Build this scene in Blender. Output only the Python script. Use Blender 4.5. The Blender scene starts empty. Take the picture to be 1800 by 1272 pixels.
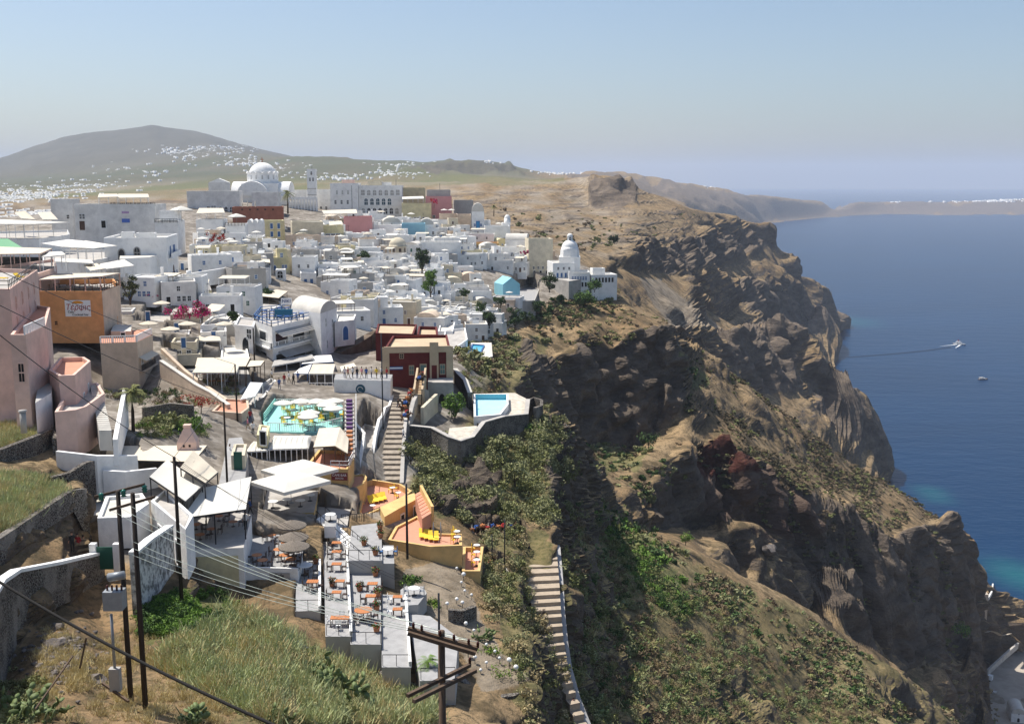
import bpy, bmesh, math, random
import numpy as np
from mathutils import Vector, Matrix
from mathutils.geometry import delaunay_2d_cdt

# ---------------------------------------------------------------- camera, sky, sun, exposure
R = math.radians
SC = bpy.context.scene
COL = SC.collection
F = 1900.0; W0, H0 = 1800.0, 1272.0
PITCH = R(9.59); CAMZ = 250.0
cam_d = bpy.data.cameras.new('camera'); cam = bpy.data.objects.new('camera', cam_d); COL.objects.link(cam)
cam.location = (0, 0, CAMZ); cam.rotation_euler = (math.pi/2 - PITCH, 0, 0)
cam_d.sensor_width = 36.0; cam_d.lens = 36.0*F/W0; cam_d.clip_start = 0.5; cam_d.clip_end = 120000.0
SC.camera = cam
SUN = Vector((-0.40, 0.26, 0.88)).normalized()
wd = bpy.data.worlds.new('World'); SC.world = wd; wd.use_nodes = True
nt = wd.node_tree; bg = nt.nodes['Background']
sky = nt.nodes.new('ShaderNodeTexSky'); sky.sky_type = 'NISHITA'; sky.sun_disc = False
sky.sun_elevation = math.asin(SUN.z); sky.sun_rotation = math.atan2(SUN.x, SUN.y)
sky.altitude = 250; sky.air_density = 1.0; sky.dust_density = 1.9; sky.ozone_density = 2.7
nt.links.new(sky.outputs[0], bg.inputs[0]); bg.inputs[1].default_value = 0.074
sl = bpy.data.lights.new('sun', 'SUN'); sun = bpy.data.objects.new('sun', sl); COL.objects.link(sun)
sl.energy = 3.4; sl.angle = R(0.53); sl.color = (1.0, 0.95, 0.87)
sun.rotation_euler = SUN.to_track_quat('Z', 'Y').to_euler(); sun.location = (0, 0, 900)
SC.view_settings.view_transform = 'Standard'; SC.view_settings.look = 'None'
SC.view_settings.exposure = 0.84; SC.view_settings.gamma = 1.0
SC.cycles.max_bounces = 6; SC.cycles.diffuse_bounces = 4; SC.cycles.volume_bounces = 2
SC.cycles.transparent_max_bounces = 8
SC.cycles.use_denoising = True
HAZE = 6.5e-5

CP, SP = math.cos(PITCH), math.sin(PITCH)
def at(px, py, d):
    u = (px-900.0)/F; v = (636.0-py)/F
    dy = CP+v*SP; t = d/dy
    return Vector((u*t, d, CAMZ+(-SP+v*CP)*t))
def proj(x, y, z):
    z = z-CAMZ
    f = y*CP-z*SP; up = y*SP+z*CP
    return 900+F*x/f, 636-F*up/f
def pyd(d, z):      # image row of the level z at depth d
    return proj(0.0, d, z)[1]

# ---------------------------------------------------------------- object helpers
def tag(o, label=None, cat=None, group=None, kind=None):
    if label:
        w = label.split()
        while len(w) > 16 and 'the' in w: w.pop(len(w)-1-w[::-1].index('the'))
        while len(w) > 16 and 'of' in w[8:]: w.pop(8+w[8:].index('of'))
        if len(w) > 16: print('LONG', ' '.join(w))
        o['label'] = ' '.join(w)
    if cat: o['category'] = cat; o['kind'] = 'thing'
    if group: o['group'] = group
    if kind: o['kind'] = kind
    return o
def thing(name, loc, rz=0.0, label=None, cat=None, group=None):
    o = bpy.data.objects.new(name, None); COL.objects.link(o)
    o.location = loc; o.rotation_euler = (0, 0, rz); o.empty_display_size = 0.3
    return tag(o, label, cat, group)
def link(name, me, parent=None, loc=None, rz=None, scale=None):
    o = bpy.data.objects.new(name, me); COL.objects.link(o)
    if parent is not None: o.parent = parent
    if loc is not None: o.location = loc
    if rz is not None: o.rotation_euler = (0, 0, rz)
    if scale is not None: o.scale = scale
    return o
class MB:
    """collects simple solids; build() makes ONE mesh object"""
    def __init__(s): s.v = []; s.f = []; s.m = []; s.s = []; s.mi = 0; s.T = None
    def add(s, vs, fs, smooth=False):
        n = len(s.v)
        if s.T is not None: vs = [s.T @ Vector(v) for v in vs]
        s.v += [tuple(v) for v in vs]
        for f in fs: s.f.append([i+n for i in f]); s.m.append(s.mi); s.s.append(smooth)
        return s
    def box(s, x0, x1, y0, y1, z0, z1):
        return s.add([(x0,y0,z0),(x1,y0,z0),(x1,y1,z0),(x0,y1,z0),(x0,y0,z1),(x1,y0,z1),(x1,y1,z1),(x0,y1,z1)],
              [(0,3,2,1),(4,5,6,7),(0,1,5,4),(1,2,6,5),(2,3,7,6),(3,0,4,7)])
    def prism(s, pts, z0, z1):
        n = len(pts); z1 = z1 if hasattr(z1, '__len__') else [z1]*n; z0 = z0 if hasattr(z0, '__len__') else [z0]*n
        a = sum(pts[i][0]*pts[(i+1) % n][1]-pts[(i+1) % n][0]*pts[i][1] for i in range(n))
        if a < 0: pts = pts[::-1]; z1 = z1[::-1]; z0 = z0[::-1]
        return s.add([(p[0],p[1],z) for p, z in zip(pts, z0)]+[(p[0],p[1],z) for p, z in zip(pts, z1)],
              [tuple(range(n))[::-1], tuple(range(n, 2*n))]+[(i,(i+1) % n,n+(i+1) % n,n+i) for i in range(n)])
    def tube(s, pts, r, n=6, cap=True, smooth=True):
        pts = [Vector(p) for p in pts]; rs = r if hasattr(r, '__len__') else [r]*len(pts)
        vs = []; fs = []
        for i, p in enumerate(pts):
            d = (pts[min(i+1, len(pts)-1)]-pts[max(i-1, 0)]).normalized()
            a = d.cross(Vector((0,0,1)))
            if a.length < 1e-3: a = d.cross(Vector((1,0,0)))
            a.normalize(); b = d.cross(a)
            for k in range(n):
                t = 2*math.pi*k/n; vs.append(p+(a*math.cos(t)-b*math.sin(t))*rs[i])
        for i in range(len(pts)-1):
            for k in range(n):
                k2 = (k+1) % n; fs.append((i*n+k, i*n+k2, (i+1)*n+k2, (i+1)*n+k))
        if cap: fs.append(tuple(range(n))[::-1]); fs.append(tuple(range((len(pts)-1)*n, len(pts)*n)))
        return s.add(vs, fs, smooth)
    def bar(s, p, q, w, h=None):
        p, q = Vector(p), Vector(q); h = h or w; d = (q-p).normalized()
        a = d.cross(Vector((0,0,1)))
        if a.length < 1e-3: a = Vector((1,0,0))
        a.normalize(); b = a.cross(d)
        vs = []
        for c in (p, q):
            for i, j in ((-1,-1),(1,-1),(1,1),(-1,1)): vs.append(c+a*i*w/2+b*j*h/2)
        return s.add(vs, [(0,1,2,3)[::-1],(4,5,6,7)]+[(i,(i+1) % 4,4+(i+1) % 4,4+i) for i in range(4)])
    def lathe(s, prof, n=16, c=(0,0,0), smooth=True, a0=0.0, a1=2*math.pi):
        full = abs(a1-a0-2*math.pi) < 1e-6; m = n if full else n+1
        vs = []; fs = []
        for r, z in prof:
            for k in range(m):
                t = a0+(a1-a0)*k/n; vs.append((c[0]+r*math.cos(t), c[1]+r*math.sin(t), c[2]+z))
        for i in range(len(prof)-1):
            for k in range(n):
                k2 = (k+1) % m; fs.append((i*m+k, i*m+k2, (i+1)*m+k2, (i+1)*m+k))
        return s.add(vs, fs, smooth)
    def vault(s, x0, x1, y0, y1, z, h, n=8):
        """barrel roof along y"""
        c = (x0+x1)/2; r = (x1-x0)/2; vs = []
        for y in (y0, y1):
            for k in range(n+1):
                t = math.pi*k/n; vs.append((c+r*math.cos(t), y, z+h*math.sin(t)))
        m = n+1
        s.add(vs, [(k, m+k, m+k+1, k+1) for k in range(n)], True)
        s.add(vs, [tuple(range(m))[::-1], tuple(range(m, 2*m)), (0, n, m+n, m)])
        return s
    def sheet(s, grid, smooth=False):
        r, c = len(grid), len(grid[0])
        return s.add([p for row in grid for p in row], [(i*c+j, i*c+j+1, (i+1)*c+j+1, (i+1)*c+j) for i in range(r-1) for j in range(c-1)], smooth)
    def mesh(s, mats, name='m'):
        me = bpy.data.meshes.new(name); me.from_pydata(s.v, [], s.f)
        for m in (mats if isinstance(mats, (list, tuple)) else [mats]): me.materials.append(m)
        me.polygons.foreach_set('material_index', s.m); me.polygons.foreach_set('use_smooth', s.s)
        me.update(); return me
    def build(s, name, mats, parent=None, loc=None, rz=None):
        return link(name, s.mesh(mats, name), parent, loc, rz)
def npmesh(name, V, Q, mats, mi=None, smooth=None, attrs=None):
    """V (n,3); Q (m,k) polygons of one size"""
    me = bpy.data.meshes.new(name); V = np.asarray(V, np.float32); Q = np.asarray(Q, np.int32)
    n, (m, k) = len(V), Q.shape
    me.vertices.add(n); me.vertices.foreach_set('co', V.ravel())
    me.loops.add(m*k); me.loops.foreach_set('vertex_index', Q.ravel())
    me.polygons.add(m); me.polygons.foreach_set('loop_start', np.arange(0, m*k, k, dtype=np.int32))
    try: me.polygons.foreach_set('loop_total', np.full(m, k, np.int32))
    except Exception: pass
    for x in (mats if isinstance(mats, (list, tuple)) else [mats]): me.materials.append(x)
    if mi is not None: me.polygons.foreach_set('material_index', np.asarray(mi, np.int32))
    if smooth is not None: me.polygons.foreach_set('use_smooth', np.full(m, smooth, bool))
    me.update(calc_edges=True)
    for nm, a in (attrs or {}).items():
        at_ = me.attributes.new(nm, 'FLOAT_COLOR', 'POINT'); at_.data.foreach_set('color', np.asarray(a, np.float32).ravel())
    me.validate(); return me

# ---------------------------------------------------------------- noise
_rng = np.random.RandomState(7)
_perm = np.concatenate([_rng.permutation(256)]*3)
_grad = _rng.randn(256, 3); _grad /= np.linalg.norm(_grad, axis=1)[:, None]
def perlin(P):
    P = np.asarray(P, float); I = np.floor(P).astype(int); f = P-I; I &= 255
    u = f*f*f*(f*(f*6-15)+10); out = 0
    for i in (0,1):
        for j in (0,1):
            for k in (0,1):
                h = _perm[_perm[_perm[(I[:,0]+i) & 255]+((I[:,1]+j) & 255)]+((I[:,2]+k) & 255)]
                g = _grad[h]
                dt = g[:,0]*(f[:,0]-i)+g[:,1]*(f[:,1]-j)+g[:,2]*(f[:,2]-k)
                w = (u[:,0] if i else 1-u[:,0])*(u[:,1] if j else 1-u[:,1])*(u[:,2] if k else 1-u[:,2])
                out = out+w*dt
    return out*1.6
def sstep(a, b, x):
    t = np.clip((x-a)/(b-a), 0, 1); return t*t*(3-2*t)

# ---------------------------------------------------------------- materials
MATS = {}
def mat(name, col, rough=0.85, var=0.0, scale=1.0, col2=None, bump=0.0, bscale=None, metal=0.0, spec=0.3, lo=0.35, hi=0.65, coord='Object', streak=None, trans=0.0, emit=None):
    if name in MATS: return MATS[name]
    m = bpy.data.materials.new(name); m.use_nodes = True; MATS[name] = m
    n = m.node_tree; b = n.nodes['Principled BSDF']
    b.inputs['Roughness'].default_value = rough; b.inputs['Metallic'].default_value = metal
    b.inputs['Specular IOR Level'].default_value = spec
    b.inputs['Base Color'].default_value = (*col, 1)
    if trans: b.inputs['Transmission Weight'].default_value = trans
    if var or col2 or bump:
        tc = n.nodes.new('ShaderNodeTexCoord'); mp = n.nodes.new('ShaderNodeMapping'); src = tc.outputs['Object']
        if coord == 'World':
            ge = n.nodes.new('ShaderNodeNewGeometry'); src = ge.outputs['Position']
        n.links.new(src, mp.inputs[0])
        if streak: mp.inputs['Scale'].default_value = streak
    if var or col2:
        nz = n.nodes.new('ShaderNodeTexNoise'); nz.inputs['Scale'].default_value = scale; nz.inputs['Detail'].default_value = 8; nz.inputs['Roughness'].default_value = 0.65
        n.links.new(mp.outputs[0], nz.inputs['Vector'])
        rp = n.nodes.new('ShaderNodeValToRGB'); c2 = col2 or tuple(c*(1-var) for c in col)
        rp.color_ramp.elements[0].position = lo; rp.color_ramp.elements[0].color = (*c2, 1)
        rp.color_ramp.elements[1].position = hi; rp.color_ramp.elements[1].color = (*col, 1)
        n.links.new(nz.outputs[0], rp.inputs[0]); n.links.new(rp.outputs[0], b.inputs['Base Color'])
    if bump:
        nb = n.nodes.new('ShaderNodeTexNoise'); nb.inputs['Scale'].default_value = bscale or scale*3; nb.inputs['Detail'].default_value = 6
        n.links.new(mp.outputs[0], nb.inputs['Vector'])
        bp = n.nodes.new('ShaderNodeBump'); bp.inputs['Strength'].default_value = bump; bp.inputs['Distance'].default_value = 0.2
        n.links.new(nb.outputs[0], bp.inputs['Height']); n.links.new(bp.outputs[0], b.inputs['Normal'])
    return m
# ---------------------------------------------------------------- terrain
# break lines: (image column, image row, depth in metres) or ('z', column, level, depth)
LN = []
def L(*p, con=True): LN.append((p, con))
Z = lambda px, z, d: ('z', px, z, d)
# below and beside the camera
L(Z(-600,236,10),Z(200,234,10),Z(900,228,10),Z(1700,214,10),Z(2600,196,10))
L(Z(-600,233,30),Z(0,231,30),Z(450,229,28),Z(900,224,30),Z(1400,205,34),Z(2500,165,38))
L((-400,1250,52),(0,1265,52),(220,1240,58),(330,1272,56),(450,1268,58),(700,1272,68),(850,1272,76),(930,1272,82))
# left hillock, stone walls, path
L((-400,905,74),(0,938,77.5),(60,898,84.5),(121,858,92.5),(138,850,96),(100,842,100),(0,850,88),(-400,840,84))
L((-100,1100,62),(0,1060,66),(40,1042,71),(110,1022,77),(170,1000,86)); L((0,1010,74),(60,965,80),(125,930,87.5))
L((-400,1150,64),(0,1190,62),(60,1100,70),(120,1050,78),(175,990,90),(150,985,92),(150,880,100))
L((0,770,104),(90,760,108),(95,800,104),(0,800,100))
L((0,720,118),(60,745,112),(110,780,108),(180,790,108),(260,800,108),(340,830,104))
L((180,1100,76),(260,1130,72),(330,1060,80),(410,1060,84),(470,1090,80),(560,1150,82),(640,1190,82),(760,1230,80))
L((200,900,98),(300,940,96),(330,1010,90))
# cafe terraces
L((330,1052,89),(430,1066,91),(520,1085,87),(560,1142,83.5),(660,1150,85),(720,1175,84),(800,1195,84))
L((440,940,103),(540,950,104),(640,925,113),(700,945,112),(790,972,112),(830,1004,108),(850,1060,101),(900,1130,92),(930,1200,86),(800,1200,85))
L((730,1012,104),(780,1050,99),(820,1100,93.5),(860,1160,88.5)); L((750,1075,94),(800,1150,87.5))
L((300,850,104),(350,880,106),(440,918,105),(556,938,106),(612,928,109)); L((440,862,116),(560,866,118),(612,852,121),(640,850,124),(690,860,128))
L((845,1010,112),(900,1060,106),(950,1150,100),(965,1250,96))
# upper stair street and what is left of it
L((683,845,134),(690,800,142),(700,745,153),(712,692,166))
L((715,848,134),(715,800,142),(722,755,152),(745,700,166),(800,700,172))
L((400,760,132),(470,760,138),(560,770,136),(620,790,134),(640,840,128))
L((100,780,104),(200,760,116),(300,740,126),(380,720,140),(450,705,150),(520,695,158),(600,690,163),(650,682,165),(690,690,166))
# retaining wall and bluff below the pool
L((722,800,148),(790,818,146),(850,796,150),(886,776,156),(928,752,163),(952,728,171),(968,722,174))
L((725,850,132),(770,880,131),(830,915,130),(890,905,134),(930,880,142),(960,800,155))
L((968,722,174),(992,767,172),(1007,812,170),(1009,879,167),(1000,928,163))
Lp = [(1012,760,205),(1022,840,196),(1020,925,182)]
L(*Lp)
# stair path below and its verge
L((850,945,127),(890,925,130),(930,915,132),(975,935,128),(985,1000,122),(990,1080,117),(1000,1180,113),(1030,1260,110),(1045,1300,107))
L((905,960,124),(915,1020,119),(940,1100,113),(965,1180,108),(985,1262,104))
L((1030,960,160),(1040,1060,142),(1060,1160,128),(1090,1272,116),(1110,1400,104))
L(Z(1000,196,70),Z(1300,184,76),Z(1900,150,86),Z(2500,120,100))
# bushy slope right of the path
L((1040,940,192),(1080,1000,178),(1120,1100,156),(1170,1200,142),(1230,1300,130))
L((1060,860,238),(1100,930,225),(1182,1010,205),(1260,1120,188),(1330,1230,178),(1370,1320,168))
L((1126,928,262),(1182,948,244),(1225,966,244),(1298,1002,246),(1348,1022,248),(1391,1046,250),(1441,1075,253),(1500,1115,256),(1536,1130,259),(1592,1181,266),(1636,1220,271),(1700,1275,280),(1800,1370,290),(2300,1700,300))
L(Z(1240,150,280),Z(1320,126,288),Z(1400,106,292),Z(1500,84,298),Z(1600,64,312),Z(1680,46,330),Z(1800,30,345),Z(2400,6,360))
# hollow and cliff band under the sunlit scree
L((1126,870,275),(1149,857,282),(1200,800,320),(1225,790,330),(1261,767,345),(1312,800,340),(1385,851,355),(1452,879,370),(1502,896,390),(1558,946,395),(1614,929,430),(1664,912,470))
L((1126,925,268),(1200,924,312),(1267,920,327),(1330,960,330),(1385,985,342),(1407,1047,342),(1468,1034,357),(1513,1097,364),(1586,1175,374),(1636,1122,402),(1703,1147,438))
L((1268,925,312),(1290,905,314),(1312,900,315),(1340,912,316),(1366,945,318)); L((1280,985,304),(1330,994,308),(1365,988,312))
L((1420,960,350),(1470,985,350),(1510,1010,352)); 
# scree crest against the bay
CR = [(1190,572,420),(1240,612,428),(1300,660,440),(1400,735,460),(1500,810,480),(1560,845,492),(1600,868,500),(1650,908,508),(1672,930,512),(1703,975,518),(1731,1010,528),(1765,1040,545),(1800,1068,565)]
L(*CR)
L((1664,912,470),(1680,960,470),(1703,1050,455),(1720,1100,450),(1734,1155,440))
L((1720,1040,500),(1740,1080,500),(1760,1100,508),(1790,1090,530))
L((1650,1180,420),(1700,1215,450),(1716,1190,490))
L((1640,1200,405),(1690,1262,430),(1720,1300,440),(1740,1340,440))
L((1720,1190,500),(1760,1150,520),(1800,1118,545)); L((1724,1200,503),(1764,1160,528),(1800,1128,548),Z(1900,4,560),Z(2300,3,560))
L(Z(1700,4,470),Z(1760,3.5,460),Z(1900,3,440),Z(2300,3,420))
L(Z(1850,-6,620),Z(1810,-6,640),Z(1900,-6,590),Z(2300,-6,580)); L(Z(1800,6,585),Z(1760,14,575),Z(1830,2,585))
# bay behind the crest
L(Z(1230,120,600),Z(1300,90,640),Z(1400,60,650),Z(1500,30,660),Z(1560,8,680),Z(1600,-8,690),Z(1700,-12,680),Z(1760,-12,665))
L(Z(1650,-12,800),Z(1800,-14,800),Z(2300,-15,800))
# first cliff (below the town edge) : top / bottom
L((835,622,238),(872,604,296),(909,596,326),(950,612,328),(987,621,330),(1026,588,342),(1071,616,344),(1110,582,352),(1166,577,362),(1183,616,364),(1200,683,356),(1216,711,350))
L((850,690,196),(900,690,222),(950,720,290),(998,767,316),(1048,784,327),(1116,789,334),(1149,760,344),(1200,724,347))
L((840,645,212),(900,640,262),(940,652,290))
L((960,566,350),(1000,548,364),(1060,542,376),(1110,545,378),(1150,560,382))
L((1012,775,262),(1050,830,270),(1100,850,276)); L((1130,800,305),(1200,770,330),(1240,750,348))
L((1200,640,392),(1300,740,385),(1400,810,405),(1500,860,440),(1600,890,470))
# town slope
L((-500,382,430),(0,382,430),(130,370,420),(300,356,440),(450,354,462),(560,366,465),(640,380,460),(760,386,460),(830,402,455),(900,414,455),(960,442,455),(1000,455,452),(1045,472,446))
L((-500,480,260),(0,476,258),(150,452,288),(300,432,330),(450,416,380),(600,422,392),(750,442,397),(900,464,408),(1000,490,404),(1080,502,402))
L((-500,580,180),(0,570,185),(120,530,203),(250,505,226),(400,490,258),(480,482,300),(550,490,312),(700,510,332),(850,514,362),(950,518,378),(1040,522,388),(1090,515,395))
L((-400,680,130),(0,660,140),(80,620,160),(200,604,172),(320,574,190),(440,566,214),(560,562,228),(620,560,262),(680,562,290),(760,572,312),(830,577,325),(900,576,340),(950,552,362))
L((-400,740,110),(0,730,118),(100,705,128),(180,712,152),(240,718,153),(300,714,148),(390,712,150),(420,690,157),(500,652,176),(600,642,186),(680,624,196),(760,622,205),(820,620,215))
L((640,600,215),(700,596,240),(770,602,268),(830,604,285),(880,592,312))
# plateau beyond the town
L((-500,395,700),(0,392,700),(200,388,720),(400,372,700),(600,378,620),(800,395,560),(900,415,540),(1000,450,520),(1040,475,512))
L((830,350,900),(900,352,950),(960,375,800),(1000,395,760),(1060,420,720),(1100,432,700))
L((850,322,1300),(940,318,1400),(1000,312,1400),(1040,310,1300),(1080,308,1250),(1115,326,1230))
L((900,368,860),(960,352,1040),(1040,366,1120),(1080,362,1120),(1118,360,1130))
L((1120,372,1000),(1200,362,1250),(1280,372,1450),(1340,384,1560))
L((1040,478,500),(1100,436,690),(1180,412,1000),(1250,397,1300),(1320,388,1540),(1345,400,1600))
L((1050,490,490),(1105,470,660),(1150,470,800),(1205,455,960),(1260,440,1250),(1330,425,1500),(1362,432,1600))
L((1070,510,480),(1120,540,520),(1180,575,560),(1230,590,640))
L((1110,475,640),(1160,520,640),(1230,560,700),(1300,560,800))
L((1205,490,900),(1260,500,1050),(1330,490,1300),(1390,470,1560))
L((1240,540,850),(1320,530,1150),(1400,530,1450),(1450,545,1650))
L((1345,402,1620),(1388,452,1680),(1422,482,1740),(1462,532,1800),(1484,555,1850),(1494,576,1890))
L(Z(1420,2,1640),Z(1445,2,1720),Z(1480,2,1830),Z(1497,1,1900))
L(Z(1425,-12,1600),Z(1470,-14,1740),Z(1515,-15,1900),Z(1500,-15,2100),Z(1440,-15,3000),Z(1380,-15,4500))
L(Z(1350,-14,1950),Z(1400,-14,1860),Z(1435,-14,1900),Z(1470,-14,1970)); L(Z(1280,160,1900),Z(1240,180,2300)); L(Z(1340,-12,2500),Z(1310,-12,3200))
# second headland
L((1235,578,800),(1300,578,850),(1340,574,880),(1370,562,900),(1400,578,905),(1418,618,905),(1450,640,905),(1480,660,908),(1510,700,905),(1528,758,905),(1540,800,908),(1546,828,908))
L((1245,610,780),(1290,640,770),(1330,690,780),(1370,690,820),(1405,690,850),(1430,720,850),(1470,760,860),(1510,800,870),(1540,840,880))
L(Z(1300,110,1000),Z(1390,60,1050),Z(1420,20,1050),Z(1440,-8,1060),Z(1480,-12,1060),Z(1560,-14,960),Z(1400,-8,1300),Z(1570,-14,900),Z(1580,-12,820))
L(Z(1250,100,900),Z(1260,120,1000))
# open sea bed
L(Z(2300,-18,1500),Z(1700,-18,1500),Z(1700,-18,3000),Z(2300,-18,3000),con=False)
# far coast, plain, hills
L((-500,360,1500),(0,358,1500),(250,350,1500),(450,345,1500),(640,335,1700),(780,328,1700))
L((-500,345,2600),(0,342,2600),(250,335,2600),(450,325,2600),(640,315,3000),(780,318,2600),(900,318,2200),(960,318,2000))
L((-500,338,4500),(0,322,4200),(150,315,4200),(300,303,4400),(450,300,4300),(560,300,3800),(640,305,3600))
L((-500,330,5200),(0,316,5200),(150,300,5400),(280,275,5600),(380,265,5600),(480,275,5000))
L((-900,315,7000),(-500,306,7000),(-250,300,7000),(-100,292,7000),(0,277,7000),(60,254,7000),(110,240,7000),(160,231,7000),(200,227,7000),(240,221,7000),(268,218,7000),(300,224,7000),(340,229,7000),(370,237,7000),(430,255,7000),(480,267,6800),(520,277,6500))
L((500,275,4800),(560,277,4600),(640,278,4600),(700,281,4600),(800,283,4500),(850,281,4400),(890,285,4400),(920,294,4400),(960,303,4500),(1000,304,4600),(1060,303,4800),(1110,306,5000),(1160,316,5200),(1200,322,5500),(1240,326,5800),(1282,332,6200),(1300,340,6400),(1360,343,6700),(1400,349,7000),(1450,352,7600),(1560,354,8300),(1640,353,8500),(1700,353,8600),(1760,350,8600),(1800,348,8600),(2000,346,8600),(2400,350,8600))
L((700,300,3200),(800,300,3200),(860,305,3200),(920,310,3300),(960,314,3400))
L((1000,318,3600),(1060,318,3900),(1110,326,4100),(1200,340,4700),(1280,350,5400),(1330,358,6000))
L((1110,345,3600),(1200,360,4200),(1280,370,4900),(1330,378,5500))
L(Z(1330,0,5900),Z(1345,2,6300),Z(1400,1,6900),Z(1450,2,7350),Z(1456,2,7800),Z(1560,2,7950),Z(1700,2,7950),Z(1800,2,7950),Z(2400,2,7950))
L(Z(1350,-15,5700),Z(1420,-15,6700),Z(1470,-15,7200),Z(1560,-15,7700),Z(1800,-15,7700),Z(2400,-15,7700))
L(Z(1250,-5,4300),Z(1320,-12,5000))
L(Z(-900,150,11000),Z(0,150,10500),Z(500,100,9500),Z(800,60,8000),Z(1000,40,8000),Z(1250,10,9000),Z(1400,-15,9500),Z(2400,-15,10500))
L(Z(-900,-15,14000),Z(0,-15,14000),Z(900,-15,14000),Z(2400,-15,14000))

PX0, PX1, DPX = -380.0, 2180.0, 3.2
NC = int((PX1-PX0)/DPX)+1
D0, D1, NF = 10.0, 13000.0, 1700
LD = np.linspace(math.log(D0), math.log(D1), NF); DF = np.exp(LD)
PXC = PX0+DPX*np.arange(NC)
SX, SD = 1/260.0, 1.0
def build_height():
    pts = []; zs = []; ed = []
    for ps, con in LN:
        q = []
        for p in ps:
            if p[0] == 'z': q.append((p[1], math.log(p[3]), p[2]))
            else: q.append((p[0], math.log(p[2]), at(p[0], p[1], p[2]).z))
        prev = None
        for i, a in enumerate(q):
            if i:
                b = q[i-1]; n = max(1, int(abs(a[0]-b[0])/45.0))
                for k in range(1, n):
                    t = k/n; da = math.exp(b[1])*(1-t)+math.exp(a[1])*t
                    pts.append((b[0]*(1-t)+a[0]*t, math.log(da))); zs.append(b[2]*(1-t)+a[2]*t)
                    if con and prev is not None: ed.append((prev, len(pts)-1))
                    prev = len(pts)-1
            pts.append((a[0], a[1])); zs.append(a[2])
            if con and prev is not None: ed.append((prev, len(pts)-1))
            prev = len(pts)-1
    # the frame all round
    for px in (-1200, 2900):
        for d in (5, 20, 60, 150, 400, 1000, 3000, 8000, 20000):
            k = min(range(len(pts)), key=lambda i: abs(pts[i][1]-math.log(d))*3+abs(pts[i][0]-px)/400)
            pts.append((px, math.log(d))); zs.append(zs[k])
    for px in range(-800, 2900, 400):
        for d in (5, 20000):
            k = min(range(len(pts)), key=lambda i: abs(pts[i][1]-math.log(d))*3+abs(pts[i][0]-px)/400)
            pts.append((px, math.log(d))); zs.append(zs[k])
    co = [Vector((p[0]*SX, p[1]*SD)) for p in pts]
    V, E, T, ov, oe, of = delaunay_2d_cdt(co, ed, [], 0, 1e-5)
    zv = []
    for i, o in enumerate(ov):
        if o: zv.append(float(np.mean([zs[k] for k in o])))
        else: zv.append(None)
    for i, z in enumerate(zv):          # crossings of break lines
        if z is None:
            ds = sorted((((co[k]-V[i]).length, zs[k]) for k in range(len(co))))[:3]
            zv[i] = sum(z/(d+1e-3) for d, z in ds)/sum(1/(d+1e-3) for d, z in ds)
    G = np.full((NC, NF), np.nan)
    step = LD[1]-LD[0]
    for t in T:
        (x0,y0),(x1,y1),(x2,y2) = [(V[i][0]/SX, V[i][1]/SD) for i in t]
        za, zb, zc = [zv[i] for i in t]
        i0 = max(0, int(math.ceil((min(x0,x1,x2)-PX0)/DPX))); i1 = min(NC-1, int((max(x0,x1,x2)-PX0)/DPX))
        j0 = max(0, int(math.ceil((min(y0,y1,y2)-LD[0])/step))); j1 = min(NF-1, int((max(y0,y1,y2)-LD[0])/step))
        if i1 < i0 or j1 < j0: continue
        X, Y = np.meshgrid(PXC[i0:i1+1], LD[j0:j1+1], indexing='ij')
        den = (y1-y2)*(x0-x2)+(x2-x1)*(y0-y2)
        if abs(den) < 1e-12: continue
        a = ((y1-y2)*(X-x2)+(x2-x1)*(Y-y2))/den; b = ((y2-y0)*(X-x2)+(x0-x2)*(Y-y2))/den; c = 1-a-b
        m = (a >= -1e-6) & (b >= -1e-6) & (c >= -1e-6)
        G[i0:i1+1, j0:j1+1][m] = (a*za+b*zb+c*zc)[m]
    bad = np.isnan(G)
    if bad.any():
        print('terrain holes', bad.sum())
        for i in range(NC):
            b = bad[i]
            if b.any() and not b.all(): G[i][b] = np.interp(LD[b], LD[~b], G[i][~b])
    return G
def blur(A, k, ax):
    if k < 1: return A
    P = np.concatenate([np.repeat(A.take([0], ax), k, ax), A, np.repeat(A.take([-1], ax), k, ax)], ax)
    C = np.cumsum(P, ax); n = A.shape[ax]; w = 2*k+1
    Zr = np.zeros_like(C.take([0], ax)); C = np.concatenate([Zr, C], ax)
    return (np.take(C, range(w, w+n), ax)-np.take(C, range(0, n), ax))/w
GZ = build_height()
for _ in range(2): GZ = blur(blur(GZ, 2, 0), 2, 1)
def xy_of(px, d, z):        # world x from column, depth and level
    # px = 900+F*x/f with f = d*CP-(z-CAMZ)*SP
    return (px-900.0)/F*(d*CP-(z-CAMZ)*SP)
def ground(px, d):
    i = (px-PX0)/DPX; j = (math.log(d)-LD[0])/(LD[1]-LD[0])
    i = min(max(i, 0), NC-1.001); j = min(max(j, 0), NF-1.001); a, b = int(i), int(j); s, t = i-a, j-b
    return float((GZ[a,b]*(1-s)+GZ[a+1,b]*s)*(1-t)+(GZ[a,b+1]*(1-s)+GZ[a+1,b+1]*s)*t)
def hz(x, y):               # ground level at world x, y
    z = 215.0
    for _ in range(4):
        px = 900+F*x/(y*CP-(z-CAMZ)*SP); z = ground(px, y)
    return z
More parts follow.
